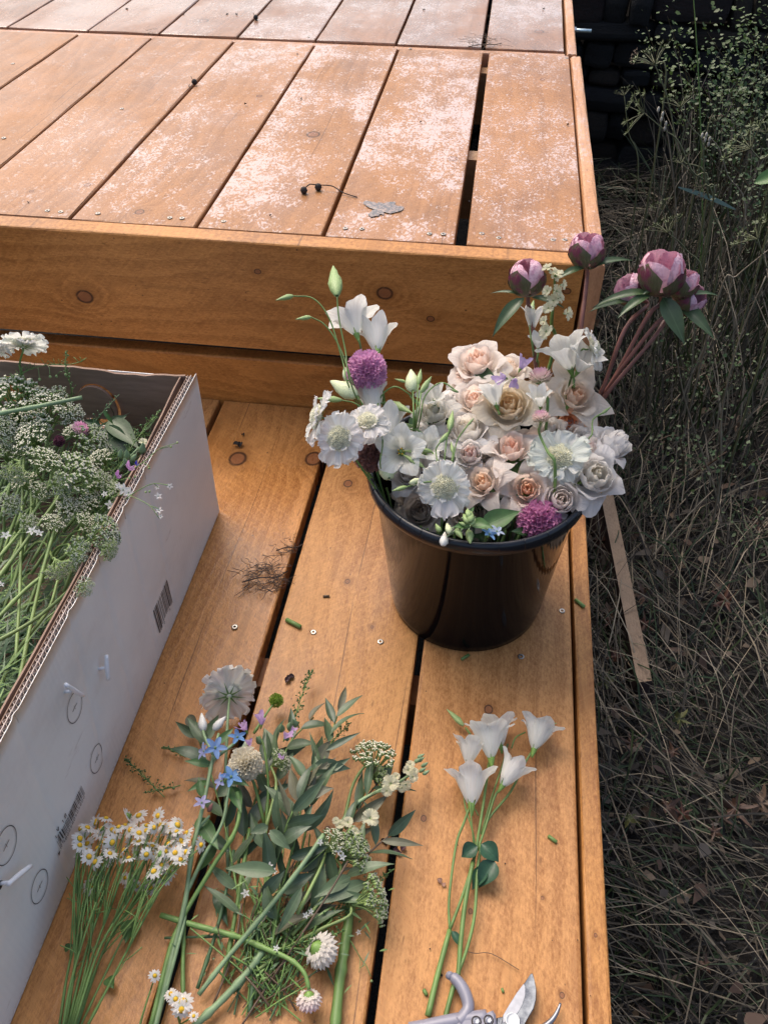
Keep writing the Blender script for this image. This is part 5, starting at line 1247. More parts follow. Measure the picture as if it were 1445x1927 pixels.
# ---- eucalyptus pile
def euc(lab, pts, n, L, W, z0, sweep=.6, r0=.0014, mat=None, smat=None, lo=.15, name='eucalyptus'):
    P = [at(x, y, z) for x, y, z in pts]; t, C, O = sprig(name, lab, 'foliage', P, r0, smat or M_stem, 'eucalyptus pile on the lower step', n=6)
    m_ = len(C)
    for k in range(n):
        f = lo+(1-lo)*k/(n-1); i = min(m_-2, int(f*(m_-1))); d = (C[i+1]-C[i]).normalized(); s = Vector((0, 0, 1)).cross(d).normalized(); sg = 1 if k % 2 else -1
        a = rl.uniform(.2, 1.25)*sweep*1.5 if k < n-1 else 0
        e = (d*math.cos(a)+s*sg*math.sin(a)+Vector((0, 0, rl.uniform(-.12, .22))))
        q = C[i]; ll = L*rl.uniform(.75, 1.15)*(.8 if f > .9 else 1)
        if (q+O).z+e.normalized().z*ll < .004: e.z = abs(e.z)*.3
        leaf(t, q+Vector((0, 0, rl.uniform(0, .004))), e, Vector((rl.uniform(-1, 1), rl.uniform(-1, 1), 1)), ll, W*rl.choice([.62, .75, .9, 1.0]), rl.choice([M_euc, M_euc, M_euc, M_euc2, M_euc2, M_euc3]), rl.choice([.2, .5, .9]), rl.choice([.08, .15, .25]))
    return t, C, O
euc('eucalyptus branch reaching to the top of the pile with long pointed leaves', [(530, 1800, .006), (560, 1640, .025), (590, 1500, .045), (618, 1400, .05), (640, 1330, .045)], 16, .046, .0135, 0, mat=M_euc)
euc('eucalyptus branch in the middle of the pile with broad grey-green leaves', [(500, 1850, .006), (530, 1680, .03), (560, 1560, .05), (575, 1470, .055), (600, 1430, .05)], 16, .045, .0155, 0)
euc('eucalyptus branch under the tweedia at the left of the pile', [(470, 1840, .004), (450, 1700, .015), (425, 1560, .025), (395, 1450, .03), (362, 1360, .02)], 15, .046, .015, 0, mat=M_euc)
euc('eucalyptus branch spreading right towards the board gap', [(540, 1780, .006), (600, 1660, .02), (655, 1560, .03), (690, 1500, .03), (715, 1470, .028)], 13, .045, .013, 0, smat=M_brown)
euc('eucalyptus branch with darker drooping leaves low at the right of the pile', [(540, 1800, .006), (600, 1710, .02), (650, 1650, .028), (700, 1600, .028), (735, 1570, .028)], 10, .052, .0145, 0, smat=M_brown)
euc('short eucalyptus branch crossing the heart of the pile', [(480, 1720, .02), (520, 1620, .045), (545, 1540, .06), (580, 1480, .065)], 12, .044, .015, 0)
euc('eucalyptus branch hidden at the back of the pile', [(500, 1700, .012), (500, 1580, .02), (520, 1470, .025), (545, 1400, .025), (590, 1350, .02)], 10, .042, .014, 0, mat=M_euc)
euc('eucalyptus twig behind the blue tweedia flowers', [(440, 1660, .01), (470, 1540, .02), (500, 1450, .022), (520, 1400, .02)], 11, .044, .015, 0, mat=M_euc)
def oneleaf(lab, x, y, x2, y2, W, z0_, z1_, mt=None, bend=.5, up_=None):
    a_, c_ = at(x, y, z0_), at(x2, y2, z1_); t = thing('eucalyptus_leaf', lab, 'leaf', a_)
    leaf(t, (0, 0, 0), c_-a_, up_ or face_cam(a_, rl.uniform(-.3, .3), .2), (c_-a_).length, W*(c_-a_).length, mt or M_euc, bend, .12); return t
oneleaf('wide flat eucalyptus leaf lying crosswise below the middle of the pile', 520, 1640, 422, 1634, .30, .070, .066)
oneleaf('greyish twisted leaf hanging down from the pile towards the strawflowers', 568, 1670, 520, 1760, .22, .050, .03, M_euc, .9)
oneleaf('oval eucalyptus leaf standing on top of the left part of the pile', 505, 1555, 470, 1568, .55, .075, .076)
oneleaf('green eucalyptus leaf in the centre of the pile turned upwards', 508, 1562, 548, 1600, .42, .078, .07)
oneleaf('long dark leaf low on the right of the pile', 660, 1650, 590, 1690, .34, .035, .04, M_euc)
oneleaf('longer dark leaf below its neighbour low on the right of the pile', 690, 1660, 590, 1705, .26, .03, .035, M_euc)
oneleaf('narrow dark leaf lying apart left of the green stems', 405, 1675, 430, 1745, .30, .008, .006, M_dark)
oneleaf('eucalyptus leaf tip at the lower left of the pile by the board gap', 408, 1590, 368, 1645, .40, .02, .008, M_leaf)
# cut stems lying under the pile
for i, (lab, pts, r0, mt) in enumerate([
 ('thick flat green stem running off the bottom edge right of the white strawflower', [(628, 1960, .010), (640, 1840, .010), (652, 1760, .010), (662, 1690, .012)], .0050, M_stem),
 ('pale stem slanting down from the pile to the lower left', [(374, 1872, .010), (430, 1800, .018), (505, 1710, .035), (560, 1640, .05), (610, 1570, .055)], .0024, M_pale),
 ('thick green stem lying crosswise over the left board gap', [(303, 1722, .016), (370, 1742, .018), (430, 1758, .018), (470, 1770, .016)], .0029, M_stem),
 ('stout ribbed stem leaving the bottom of the picture', [(362, 1935, .010), (420, 1880, .012), (470, 1825, .016), (495, 1790, .02)], .0034, M_pale),
 ('dark green stem behind the pile left of the eucalyptus', [(372, 1860, .006), (405, 1760, .01), (425, 1680, .016), (440, 1600, .02)], .0019, M_dstem),
 ('upright green stem in the middle below the pile', [(420, 1850, .006), (440, 1740, .012), (455, 1650, .02), (470, 1560, .025)], .0022, M_stem),
 ('green stem near the bottom centre between dry twigs', [(480, 1880, .006), (492, 1780, .012), (500, 1700, .02), (505, 1640, .025)], .0020, M_stem),
 ('short green stem under the strawflower stalk', [(470, 1905, .006), (478, 1840, .01), (484, 1780, .014), (490, 1720, .016)], .0024, M_dstem),
 ('dry brown twig standing out between the green stems', [(402, 1890, .006), (440, 1790, .012), (455, 1700, .02)], .0011, M_brown),
 ('thin brown twig crossing down the middle of the pile', [(455, 1930, .006), (500, 1860, .012), (560, 1770, .03), (620, 1680, .045), (655, 1620, .05)], .0010, M_brown),
 ('pair of straw coloured cut stems lying flat beside the crosswise stem', [(310, 1765, .006), (380, 1763, .008), (440, 1762, .010)], .0013, M_dstem)]):
    stem_thing(lab, pts, r0, mt, 'cut stems under the pile', taper=.95)
mb = MB(); OP = at(500, 1760, .003)
for k in range(120):
    x0, y0 = rl.gauss(500, 34), rl.uniform(1760, 1925); x1, y1 = rl.gauss(520, 50), y0-rl.uniform(60, 200)
    P = [at(x0, y0, .003), at((x0+x1)/2+rl.uniform(-8, 8), (y0+y1)/2, rl.uniform(.006, .02)), at(x1, y1, rl.uniform(.006, .03))]
    mb.tube([p-OP for p in curve(P, 3)], rl.uniform(.0004, .0012), 4, rl.choice([0, 0, 1, 2]), False)
for k in range(150):
    a_ = at(rl.gauss(545, 70), rl.gauss(1735, 60), rl.uniform(.004, .03)); d = Vector((rl.uniform(-1, 1), rl.uniform(-1, 1), rl.uniform(-.1, .4)))*rl.uniform(.006, .018)
    ribbon(mb, [a_-OP, a_-OP+d*.5+Vector((0, 0, .001)), a_-OP+d], rl.uniform(.001, .003), Vector((rl.uniform(-.5, .5), rl.uniform(-.5, .5), 1)), rl.choice([0, 1]))
tag(mb.put('stem_litter', [M_stem, M_dstem, M_brown], None, Matrix.Translation(OP)), 'thin tangled stems and leaf shreds under the flower pile', 'stems', None, 'stuff')
# ---- flowers on the pile
c = at(431, 1308, .040); A = face_cam(c, -.12, .50, -.85); s = 58*mpp(c)
t, C, O = sprig('scabious', 'large white scabious lying face down at the top of the pile with green sepals showing', 'flower', [at(430, 1640, .006), at(425, 1480, .03), at(428, 1370, .045), c-A*s*.15], .0022, M_pale, n=6)
scab_head(t, frame(c-O, A, .4, s), (.88, .86, .80), CRM, rl, npet=8)
c = at(520, 1318, .022); t, C, O = sprig('scabious_bud', 'green round scabious seed head above the pile', 'flower', [at(478, 1380, .02), at(500, 1345, .022), c], .0016, M_stem, n=4); pincushion(t, frame(c-O, face_cam(c, .4, .5, .6), 0, 15*mpp(c)), (.34, .50, .08), rl, 90)
c = at(462, 1438, .060); A = face_cam(c, -.5, .9, .5); s = 37*mpp(c); t, C, O = sprig('scabious', 'cream double scabious head beside the blue tweedia', 'flower', [at(500, 1560, .02), at(480, 1480, .04), c-A*s*.3], .002, M_stem, n=3); pincushion(t, frame(c-O, A, 0, s*.95), (.93, .88, .74), rl, 190)
for k in range(9): put('petal', cached(('scab', k % 3), lambda: None, M_petal), t, frame(c-O-A*s*.12, A, k*.7, s*.62), (.86, .80, .72))
# strawflowers
c = at(606, 1790, .026); A = face_cam(c, .15, -.05, 1); s = 42*mpp(c)
t, C, O = sprig('strawflower', 'full white strawflower lying on the boards under the pile', 'flower', [at(480, 1790, .02), at(540, 1785, .022), c-A*s*.5], .0018, M_stem, n=4); strawflower(t, frame(c-O, -A*.35+rt*.55-up*.35, 0, s*1.25), (.82, .78, .72), (.86, .83, .80), rl, .2)
c = at(582, 1884, .022); A = -up*.9-face_cam(c, 0, 0)*.1+rt*.05+Vector((0, 0, .1)); s = 34*mpp(c)
t, C, O = sprig('strawflower', 'pale pink strawflower nodding at the end of a bent stem at the bottom', 'flower', [at(455, 1765, .02), at(500, 1785, .026), at(545, 1805, .03), at(572, 1830, .03), at(582, 1862, .026)], .0030, M_stem, n=5); strawflower(t, frame(c-O, A, 0, s*1.12), (.86, .80, .74), (.76, .58, .74), rl, .35)
# tweedia
t, C, O = sprig('tweedia', 'tall tweedia stem with sky-blue flowers running down the left of the pile', 'flower', [at(288, 1950, .012), at(325, 1800, .018), at(350, 1690, .028), at(362, 1600, .04), at(384, 1510, .05), at(402, 1420, .06)], .0030, M_pale, n=6, taper=.6, seg=8)
b = MB()
for pts in ([(352, 1680, .028), (385, 1610, .04), (418, 1550, .05), (432, 1480, .06)], [(402, 1420, .06), (385, 1385, .06), (382, 1368, .058)], [(402, 1420, .06), (412, 1380, .06)], [(400, 1430, .06), (440, 1400, .06), (448, 1390, .062)], [(362, 1600, .04), (378, 1540, .055), (380, 1522, .06)], [(372, 1560, .045), (395, 1535, .05)], [(432, 1480, .06), (436, 1466, .064)], [(302, 1900, .012), (330, 1800, .02), (348, 1730, .022), (352, 1690, .026)]):
    b.tube(curve([at(*q)-O for q in pts], 4), lambda s_: .0021-.0008*s_, 7)
b.put('branch', M_pale, t)
BL = (.20, .40, .78); BV = (.42, .46, .80)
for (x, y, d, c_, ax, ay) in [(405, 1408, 46, (.26, .42, .80), .1, .3), (386, 1414, 36, BV, -.8, .2), (447, 1388, 36, BL, .1, .5), (435, 1463, 46, BL, .1, .4), (418, 1470, 36, BV, -.7, .2), (380, 1512, 34, (.50, .48, .78), 0, .8)]:
    c = at(x, y, .068); star5(t, c-O, face_cam(c, ax, ay, .5), d/2*mpp(c), c_, rl)
for (x, y, x2, y2, m_) in [(381, 1352, 384, 1376, M_white), (418, 1356, 402, 1374, M_white), (462, 1400, 458, 1420, M_budw), (398, 1516, 392, 1528, M_red)]:
    a_, c_ = at(x, y, .062), at(x2, y2, .058); bud(t, (a_+c_)/2-O, a_-c_, (a_-c_).length*1.5, 'fat', m_)
for (x, y, x2, y2, W, z) in [(400, 1440, 346, 1432, .32, .055), (390, 1400, 352, 1350, .36, .04), (410, 1400, 440, 1370, .4, .06), (392, 1470, 352, 1490, .3, .045), (425, 1460, 470, 1480, .35, .055), (372, 1540, 412, 1600, .4, .04), (380, 1500, 374, 1462, .4, .045), (436, 1480, 455, 1530, .4, .05)]:
    a_, c_ = at(x, y, z), at(x2, y2, z+.004); leaf(t, a_-O, c_-a_, face_cam(a_, 0, .4), (c_-a_).length, W*(c_-a_).length, M_leaf if x != 390 else M_euc, .4, .15)
stem_thing('green tweedia side stem curving from the pile to the bottom left', [(282, 1940, .014), (330, 1760, .02), (395, 1640, .032), (440, 1570, .045), (452, 1520, .05), (446, 1490, .055)], .0025, M_stem)
stem_thing('thin upright green stem left of the crosswise stem', [(345, 1880, .008), (345, 1790, .012), (350, 1700, .02)], .0022, M_stem)
# sweet peas on pile
t, C, O = sprig('sweet_pea', 'lilac snapdragon-like sweet peas standing between tweedia and eucalyptus', 'flower', [at(500, 1560, .02), at(505, 1480, .035), at(498, 1410, .05), at(488, 1385, .055)], .0018, M_stem, n=4)
for (x, y, d, ax, ay) in [(464, 1376, 46, -.5, .9), (492, 1366, 44, .2, 1.1), (535, 1392, 34, .3, .8), (548, 1375, 20, .4, .6), (532, 1430, 22, 0, .5), (470, 1405, 24, 0, .3)]:
    c = at(x, y, .062); sweetpea(t, c-O, face_cam(c, ax, ay, .3), d/2*mpp(c), (.66, .44, .76), rl)
for (x, y) in [(488, 1395), (530, 1372), (545, 1368), (556, 1362), (540, 1388)]:
    c = at(x, y, .052); bud(t, c-O, face_cam(c, rl.uniform(-.5, .5), .8), 26*mpp(c), 'fat', M_pale)
# stock sprig at right
t, C, O = sprig('stock_flower', 'cream stock sprig whose tip lies across the board gap', 'flower', [at(600, 1640, .02), at(655, 1530, .03), at(705, 1492, .034), at(745, 1475, .036), at(782, 1450, .034)], .0024, M_pale, n=5)
for (x, y, d, ax, ay) in [(735, 1475, 40, -.1, .1), (728, 1488, 26, -.3, -.3), (768, 1450, 26, .2, .3), (776, 1462, 26, .5, 0), (764, 1476, 26, 0, -.4), (772, 1440, 22, .2, .6), (756, 1482, 22, 0, -.5), (745, 1462, 20, 0, .3), (780, 1452, 18, .5, .4)]:
    c = at(x, y, .044); stock_floret(t, c-O, face_cam(c, ax, ay, .9), d/2*mpp(c), rl)
for (x, y) in [(790, 1430), (797, 1440), (793, 1450), (784, 1432), (800, 1455), (790, 1424)]:
    c = at(x, y, .038); bud(t, c-O, face_cam(c, .8, .5, .2), 17*mpp(c), 'fat', M_pale)
t, C, O = sprig('stock_flower', 'small cream stock floret cluster below the yarrow at the right of the pile', 'flower', [at(640, 1640, .02), at(670, 1580, .03), at(690, 1540, .036)], .0018, M_pale, n=4)
for (x, y, d, ax, ay) in [(696, 1540, 42, .3, .4), (655, 1548, 26, 0, .4), (640, 1552, 22, -.3, .3), (668, 1565, 20, .1, .1), (632, 1545, 18, 0, .6)]:
    c = at(x, y, .044); stock_floret(t, c-O, face_cam(c, ax, ay, .9), d/2*mpp(c), rl)
# yarrow on pile
for i, (px, py, rp, ax, ay, dome, z, pts, lab) in enumerate([
 (703, 1424, 44, .1, 1.0, .5, .040, [(690, 1440), (665, 1475), (648, 1540), (620, 1640)], 'white yarrow umbel at the right top of the pile seen from the side'),
 (705, 1690, 48, 1.15, .35, .35, .038, [(655, 1725), (600, 1750), (540, 1785), (480, 1830)], 'cream yarrow umbel fanning right over the board gap near the bottom'),
 (672, 1600, 46, 1.1, .5, .35, .040, [(640, 1640), (600, 1700), (550, 1760)], 'yarrow umbel half buried under leaves at the right of the pile'),
 (630, 1585, 30, .5, .6, .5, .050, [(600, 1640), (560, 1720)], 'small yarrow cluster in the pile above the buried umbel'),
 (528, 1432, 24, .5, .3, .5, .050, [(520, 1480), (500, 1560)], 'small white yarrow cluster right of the cream scabious'),
 (716, 1462, 22, .8, .1, .5, .035, [(690, 1480), (650, 1560)], 'tiny yarrow cluster between the umbel and the stock sprig')]):
    c = at(px, py, z); A = face_cam(c, ax, ay, .25); s = rp*mpp(c)*1.05
    P = [at(x, y, max(.006, z-.006*(k+1))) for k, (x, y) in enumerate(pts)][::-1]+[c-A*s*.95]
    t, C, O = sprig('yarrow', lab, 'flower', P, .0020, M_yar, 'yarrow on the pile', n=5); yarrow_head(t, c-O, A, s, rl, dome, key=i+1)
# cress sprigs around
podsprig('cress sprig with tiny round pods standing up above the pile', [(548, 1400, .02), (555, 1350, .022), (575, 1290, .022), (588, 1262, .020)], .010, 90, s=.0017)
podsprig('faint green cress sprig lying near the box above the chamomile', [(310, 1500, .006), (280, 1470, .006), (250, 1440, .005), (235, 1430, .005)], .010, 60)
podsprig('cress sprig tip between chamomile and tweedia', [(340, 1478, .006), (310, 1485, .008), (270, 1492, .006)], .006, 30)
podsprig('tiny cress tuft left of the tweedia leaves', [(350, 1425, .006), (325, 1412, .006), (305, 1408, .005)], .007, 30)
podsprig('cress sprig poking out of the pile over the right board gap', [(640, 1700, .02), (690, 1670, .03), (742, 1635, .03)], .008, 45)
podsprig('bushy cress in the shadow under the right side of the pile', [(560, 1790, .01), (610, 1740, .016), (660, 1700, .02)], .018, 110)
podsprig('fine cress sprig near the head of the pile by the long leaves', [(600, 1430, .02), (630, 1390, .026), (660, 1360, .022)], .012, 50)
podsprig('trailing cress with pods across the lower part of the pile', [(440, 1870, .006), (500, 1800, .02), (580, 1770, .03), (650, 1752, .025)], .012, 70)
gyp('scattered tiny white gypsophila in the middle of the pile', [(480, 1760, .02), (510, 1640, .04), (520, 1560, .05)], [[(510, 1640, .04), (505, 1580, .05)], [(500, 1700, .03), (465, 1680, .03)], [(500, 1700, .03), (610, 1600, .05)]], [(512, 1568, .075, 14), (508, 1630, .06, 16), (515, 1640, .06, 14), (462, 1682, .035, 18), (502, 1715, .03, 12), (636, 1600, .055, 18), (644, 1612, .055, 16), (602, 1585, .06, 14), (576, 1722, .04, 14), (585, 1715, .04, 12), (520, 1785, .03, 14)], [])
gyp('thin gypsophila twig with a green capsule lying over the board gap', [(648, 1750, .012), (678, 1802, .006), (688, 1815, .005), (698, 1838, .004)], [[(678, 1802, .006), (676, 1830, .005)], [(688, 1815, .005), (676, 1822, .005)]], [(675, 1755, .008, 12)], [(699, 1846, .005)])
# ---- lisianthus bunch on the right board
t, C, O = sprig('lisianthus', 'bunch of white lisianthus bells lying on the right hand board', 'flower', [at(805, 1912, .006), at(822, 1840, .006), at(846, 1750, .008)], .0030, M_stem, n=5, taper=.8, seg=8)
b = MB(); b2 = MB()
def T(pts, r, mb=b): mb.tube(curve([at(*q)-O for q in pts], 5), r, 6)
T([(835, 1925, .006), (852, 1860, .007), (862, 1832, .008), (866, 1780, .010), (875, 1700, .012), (890, 1620, .014)], .0024)
T([(862, 1832, .008), (880, 1780, .010), (893, 1720, .012), (898, 1640, .014), (905, 1590, .016)], .0017)
T([(846, 1750, .008), (845, 1690, .010), (858, 1590, .014), (872, 1550, .018), (883, 1520, .022)], .0014)
T([(846, 1750, .008), (872, 1680, .012), (893, 1610, .014), (900, 1570, .018), (908, 1520, .022), (920, 1435, .028)], .0016)
T([(898, 1600, .014), (912, 1560, .018), (930, 1500, .022), (944, 1482, .024)], .0014)
T([(905, 1580, .016), (920, 1540, .018), (960, 1490, .018), (985, 1440, .020), (1002, 1412, .022)], .0013)
T([(895, 1595, .014), (888, 1560, .018), (874, 1510, .022), (874, 1450, .026), (882, 1440, .03)], .0010)
T([(892, 1600, .014), (885, 1520, .03), (880, 1420, .036), (884, 1400, .036)], .0008)
T([(905, 1570, .016), (925, 1500, .02), (945, 1440, .022), (955, 1400, .022)], .0010)
T([(885, 1382, .018), (876, 1370, .014)], .0012); T([(962, 1408, .022), (970, 1388, .022), (988, 1378, .02)], .0009)
T([(900, 1535, .02), (893, 1522, .024)], .0007)
T([(880, 1791, .008), (895, 1794, .006), (925, 1795, .004), (976, 1825, .003)], .0004, b2)
b.put('branch', M_stem, t); b2.put('twig', M_brown, t)
for (bx_, by, cx_, cy_, Lp, opn, z_, cin) in [(887, 1518, 886, 1480, 76, .4, .026, None), (944, 1480, 965, 1447, 66, .15, .028, None), (924, 1430, 922, 1402, 70, .6, .036, None), (880, 1440, 884, 1415, 54, .4, .032, None), (942, 1405, 935, 1368, 58, .5, .020, None), (1004, 1412, 1013, 1380, 62, .5, .024, None)]:
    pb = at(bx_, by, z_); pc = at(cx_, cy_, z_+.006); A = (pc-pb).normalized(); L = Lp*mpp(pb); s = L/(1.28-.32*opn)
    lis_head(t, frame(pb-O+A*s*.05, A, rl.uniform(0, 6), s), opn, (.93, .92, .89), rl)
for (tx, ty, bx_, by, z_) in [(847, 1341, 874, 1368, .014), (1042, 1362, 1020, 1368, .02)]:
    a_, c_ = at(tx, ty, z_), at(bx_, by, z_); bud(t, (a_+c_)/2-O, a_-c_, (a_-c_).length*1.15, 'lis', M_bud)
for (x, y, x2, y2, W, z0_, z1_, bend) in [(898, 1592, 870, 1612, .9, .020, .012, .9), (905, 1588, 936, 1620, .85, .022, .016, .9), (930, 1620, 902, 1668, .75, .018, .008, 1.0), (914, 1630, 890, 1672, .6, .014, .006, .7), (850, 1752, 866, 1782, .5, .010, .006, .6)]:
    a_, c_ = at(x, y, z0_), at(x2, y2, z1_); leaf(t, a_-O, c_-a_, face_cam(a_, rl.uniform(-.3, .3), .3), (c_-a_).length*1.1, W*(c_-a_).length, M_lis, bend, .3)

# ---- secateurs
ps = at(900, 1915, .0)
sec = thing('secateurs', 'open grey-handled secateurs with curved steel blade at the bottom edge', 'secateurs', ps)
grip = plain('grip_plastic', (.23, .225, .275), .38, .08, 60, Coat_Weight=.3, Coat_Roughness=.3)
steel = Mat('blade_steel'); nz = steel.noise(steel.tc.outputs['Object'], 70, 5, .65); n2 = steel.noise(steel.vec(steel.x*900.0, steel.y*80.0, 0.0), 1.0, 2)
steel_m = steel.bsdf(steel.mix(nz.step(.35, .7), (.10, .11, .13), (.30, .32, .34)), nz.step(.3, .7, .25, .45), bump=n2, bs=.1, bd=.0005, Metallic=.9)
bevel_m = plain('ground_steel', (.32, .33, .36), .38, .1, 200, Metallic=.95)
b = MB(); hz = .011
P = [at(*q, hz)-ps for q in [(846, 1836), (857, 1843), (868, 1856), (877, 1875), (881, 1895), (874, 1912), (862, 1925)]]
def grp(P, rfn, zsc=1.0):
    b.tube(curve(P, 4), rfn, 12)
grp(P, lambda t: .0046+.0012*math.sin(t*PI)+(.0022*max(0, t-.7)/.3)-(.0018*max(0, .1-t)/.1)); b.lathe([(.0001, -.0044), (.003, -.0032), (.0042, 0), (.003, .0032), (.0001, .0044)], 10, 0, Matrix.Translation(P[0]))
b.put('handle', grip, sec)
def slab(name, poly, z0, z1, m, bev=.001):
    Q = [at(x, y, z1)-ps for x, y in poly]; c = sum(Q, Vector())/len(Q); n = len(Q)
    V = [Vector((q.x, q.y, z0)) for q in Q]+[Vector((q.x, q.y, z1-bev)) for q in Q]+[q+(c-q).normalized()*bev for q in Q]
    F = [(r_*n+i, r_*n+(i+1) % n, (r_+1)*n+(i+1) % n, (r_+1)*n+i) for r_ in range(2) for i in range(n)]+[tuple(range(n-1, -1, -1)), tuple(2*n+i for i in range(n))]
    return put(name, mesh(name, V, F, m, False), sec)
b = MB()
P = [at(*q, .010)-ps for q in [(770, 1938), (805, 1932), (845, 1924), (880, 1919), (915, 1916)]]; b.tube(curve(P, 4), lambda t: .0062+.001*t, 12); b.put('handle', grip, sec)
slab('body', [(858, 1926), (878, 1905), (895, 1908), (915, 1906), (928, 1900), (933, 1908), (936, 1940), (850, 1945)], .003, .0165, grip, .0025)
slab('blade', [(946, 1911), (958, 1890), (972, 1868), (986, 1850), (998, 1832), (1002, 1831), (1006, 1845), (1009, 1860), (1009, 1880), (1004, 1898), (994, 1915), (984, 1932), (940, 1940)], .0095, .0125, steel_m, .0008)
slab('ground_edge', [(946, 1911), (958, 1890), (972, 1868), (985, 1851), (988, 1856), (988, 1872), (983, 1890), (975, 1905), (962, 1918), (946, 1925)], .0118, .0130, bevel_m, .0003)
P = [at(*q, .008)-ps for q in [(1006, 1945), (1022, 1934), (1038, 1920), (1048, 1904), (1054, 1888)]]; b = MB(); b.tube(curve(P, 4), lambda t: .0040*(1-t*.72), 8)
b.put('hook', bevel_m, sec)
slab('hook_plate', [(934, 1915), (950, 1912), (1010, 1935), (1020, 1950), (934, 1955)], .0055, .0092, steel_m)
pc = at(964, 1921, .0132)-ps; b = MB(); b.lathe([(.0068, -.004), (.0068, .0008), (.0062, .0016), (.0058, .0014), (.003, .0014), (.0001, .0012)], 20, 0, Matrix.Translation(pc)); b.put('pivot', plain('pivot_steel', (.62, .63, .62), .35, .15, 300, Metallic=.7), sec)
for (x, y) in ((896, 1922), (919, 1920)):
    q = at(x, y, .0168)-ps; b = MB(); b.lathe([(.0046, -.001), (.0046, .0004), (.0036, .0006)], 18, 0, Matrix.Translation(q), False); b.lathe([(.0030, -.0005), (.0030, .0012), (.0024, .0015), (.0012, .0013)], 6, 1, Matrix.Translation(q)); b.put('bolt', [M_black, bevel_m], sec, smooth=False)
# ---- debris
def bit(lab, x, y, x2, y2, r, mt=M_stem, z=0, name='stem_offcut', cat='offcut'):
    a_, c_ = at(x, y, z+r), at(x2, y2, z+r); t = thing(name, lab, cat, a_-Vector((0, 0, r))); b = MB(); b.tube([Vector((0, 0, r)), (c_-a_)*.5+Vector((0, 0, r*1.1)), c_-a_+Vector((0, 0, r))], r, 8); b.put('stub', mt, t)
bit('short green stem offcut on the middle board left of the bucket', 539, 1166, 566, 1180, .0030)
bit('tiny green stem offcut just in front of the bucket', 868, 1241, 882, 1232, .0020)
bit('green stem offcut on the right board beside the lisianthus', 1031, 1573, 1047, 1585, .0020)
bit('green stem offcut on the narrow edge board', 1082, 1128, 1099, 1142, .0024)
bit('green sliver near the handle tip of the secateurs', 797, 1862, 803, 1873, .0018)
bit('green crumb above the secateurs body', 944, 1860, 947, 1868, .0012)
bit('dark brown seed husk on the middle board', 608, 1122, 620, 1122, .0016, M_brown)
def scrap(lab, x, y, d, mt, z=0, n=3, name='dry_scrap', zr=.006):
    p = at(x, y, z); t = thing(name, lab, 'debris', p); r = random.Random(int(x*7+y)); s = d/2*mpp(p); b = MB()
    for k in range(n):
        V, F = flat(s*r.uniform(.8, 1.4), s*r.uniform(.6, 1.1), r.uniform(.2, .8), r.uniform(-1.0, .2), .5, s*.18, .1, 0, 'round', k, 5, 5, 7)
        b.add(V, F, 0, Matrix.Translation((r.uniform(-.3, .3)*s, r.uniform(-.3, .3)*s, .001)) @ RZ(r.uniform(0, 6)))
    b.put('flake', mt, t)
scrap('black crumpled scrap on the left board beside the box', 453, 840, 18, M_black)
scrap('small dark scrap above the crumpled one', 456, 818, 9, M_black)
scrap('curled dark petal just above the scabious seed head', 542, 1278, 20, plain('dry_petal', (.06, .028, .03), .6))
scrap('black shred at the left side of the board gap', 727, 1586, 16, M_black)
scrap('purple-brown shred lying in the board gap', 752, 1604, 20, plain('dry_purple', (.09, .035, .04), .6))
scrap('papery brown flake left of the lisianthus stems', 831, 1662, 18, plain('paper_flake', (.30, .17, .12), .7))
scrap('dark crumb beside the lisianthus foot', 828, 1838, 9, M_black)
for k, (x, y) in enumerate([(585, 1190), (1040, 1772), (1085, 1770), (810, 1785), (862, 1590), (950, 1628), (1108, 1874)]): scrap('tiny dark speck of plant litter on the boards', x, y, 6, M_black, 0, 1)
# berry sprig on raised platform
t = thing('dried_berry_sprig', 'dried sprig with two black round berries on the raised platform', 'sprig', at(572, 358, H))
O = at(572, 358, H); b = MB(); b.tube([p-O for p in curve([at(572, 356, H+.006), at(583, 347, H+.012), at(598, 348, H+.010), at(625, 350, H+.008), at(645, 362, H+.003), at(672, 371, H+.001)], 5)], .0010, 5); b.put('stem', M_black, t)
for (x, y) in ((572, 358), (599, 352)):
    b = MB(); b.lathe([(.0005, -.0065), (.004, -.005), (.0062, 0), (.0045, .0045), (.0005, .0062)], 9, 0, Matrix.Translation(at(x, y, H+.006)-O)); b.put('berry', M_black, t)
def berry(lab, x, y, r, z=H):
    t = thing('dried_berry', lab, 'berry', at(x, y, z)); b = MB(); b.lathe([(.0005, -r), (r*.7, -r*.7), (r, 0), (r*.7, r*.7), (.0005, r)], 9, 0, Matrix.Translation((0, 0, r))); b.put('husk', M_black, t)
    b = MB(); b.tube([(0, 0, r), (-.004, 0, r*2), (-.007, .003, r*2.6)], .0006, 4); b.put('stalk', M_brown, t)
berry('dark dried berry sitting in a board gap of the raised platform', 367, 160, .0062)
berry('dark dried berry in a gap of the rear platform', 482, 38, .0065)
# wet leaf stain = flattened rotten leaf
p = at(712, 393, H+.0012); t = thing('flattened_leaf', 'blackish rotten leaf pressed flat on the raised platform', 'leaf', p)
r = random.Random(2); V = [Vector((0, 0, .0006))]; n = 40
for k in range(n):
    a = 2*PI*k/n; rr = (22+9*math.sin(a*3+1)+12*max(0, math.cos(a-.4))+r.uniform(-7, 7)); V.append(at(712+rr*math.cos(a)*1.0, 393-rr*math.sin(a)*.55, H+.0012)-p)
m_ = Mat('rotten_leaf'); nz = m_.noise(m_.tc.outputs['Object'], 140, 4, .7); rot = m_.bsdf(m_.mix(nz.step(.42, .6), (.035, .035, .038), (.26, .17, .13)), .35, bump=nz, bs=.4, Coat_Weight=.6)
put('blade', mesh('blade', V, [(0, k+1, (k+1) % n+1) for k in range(n)], rot, False), t)
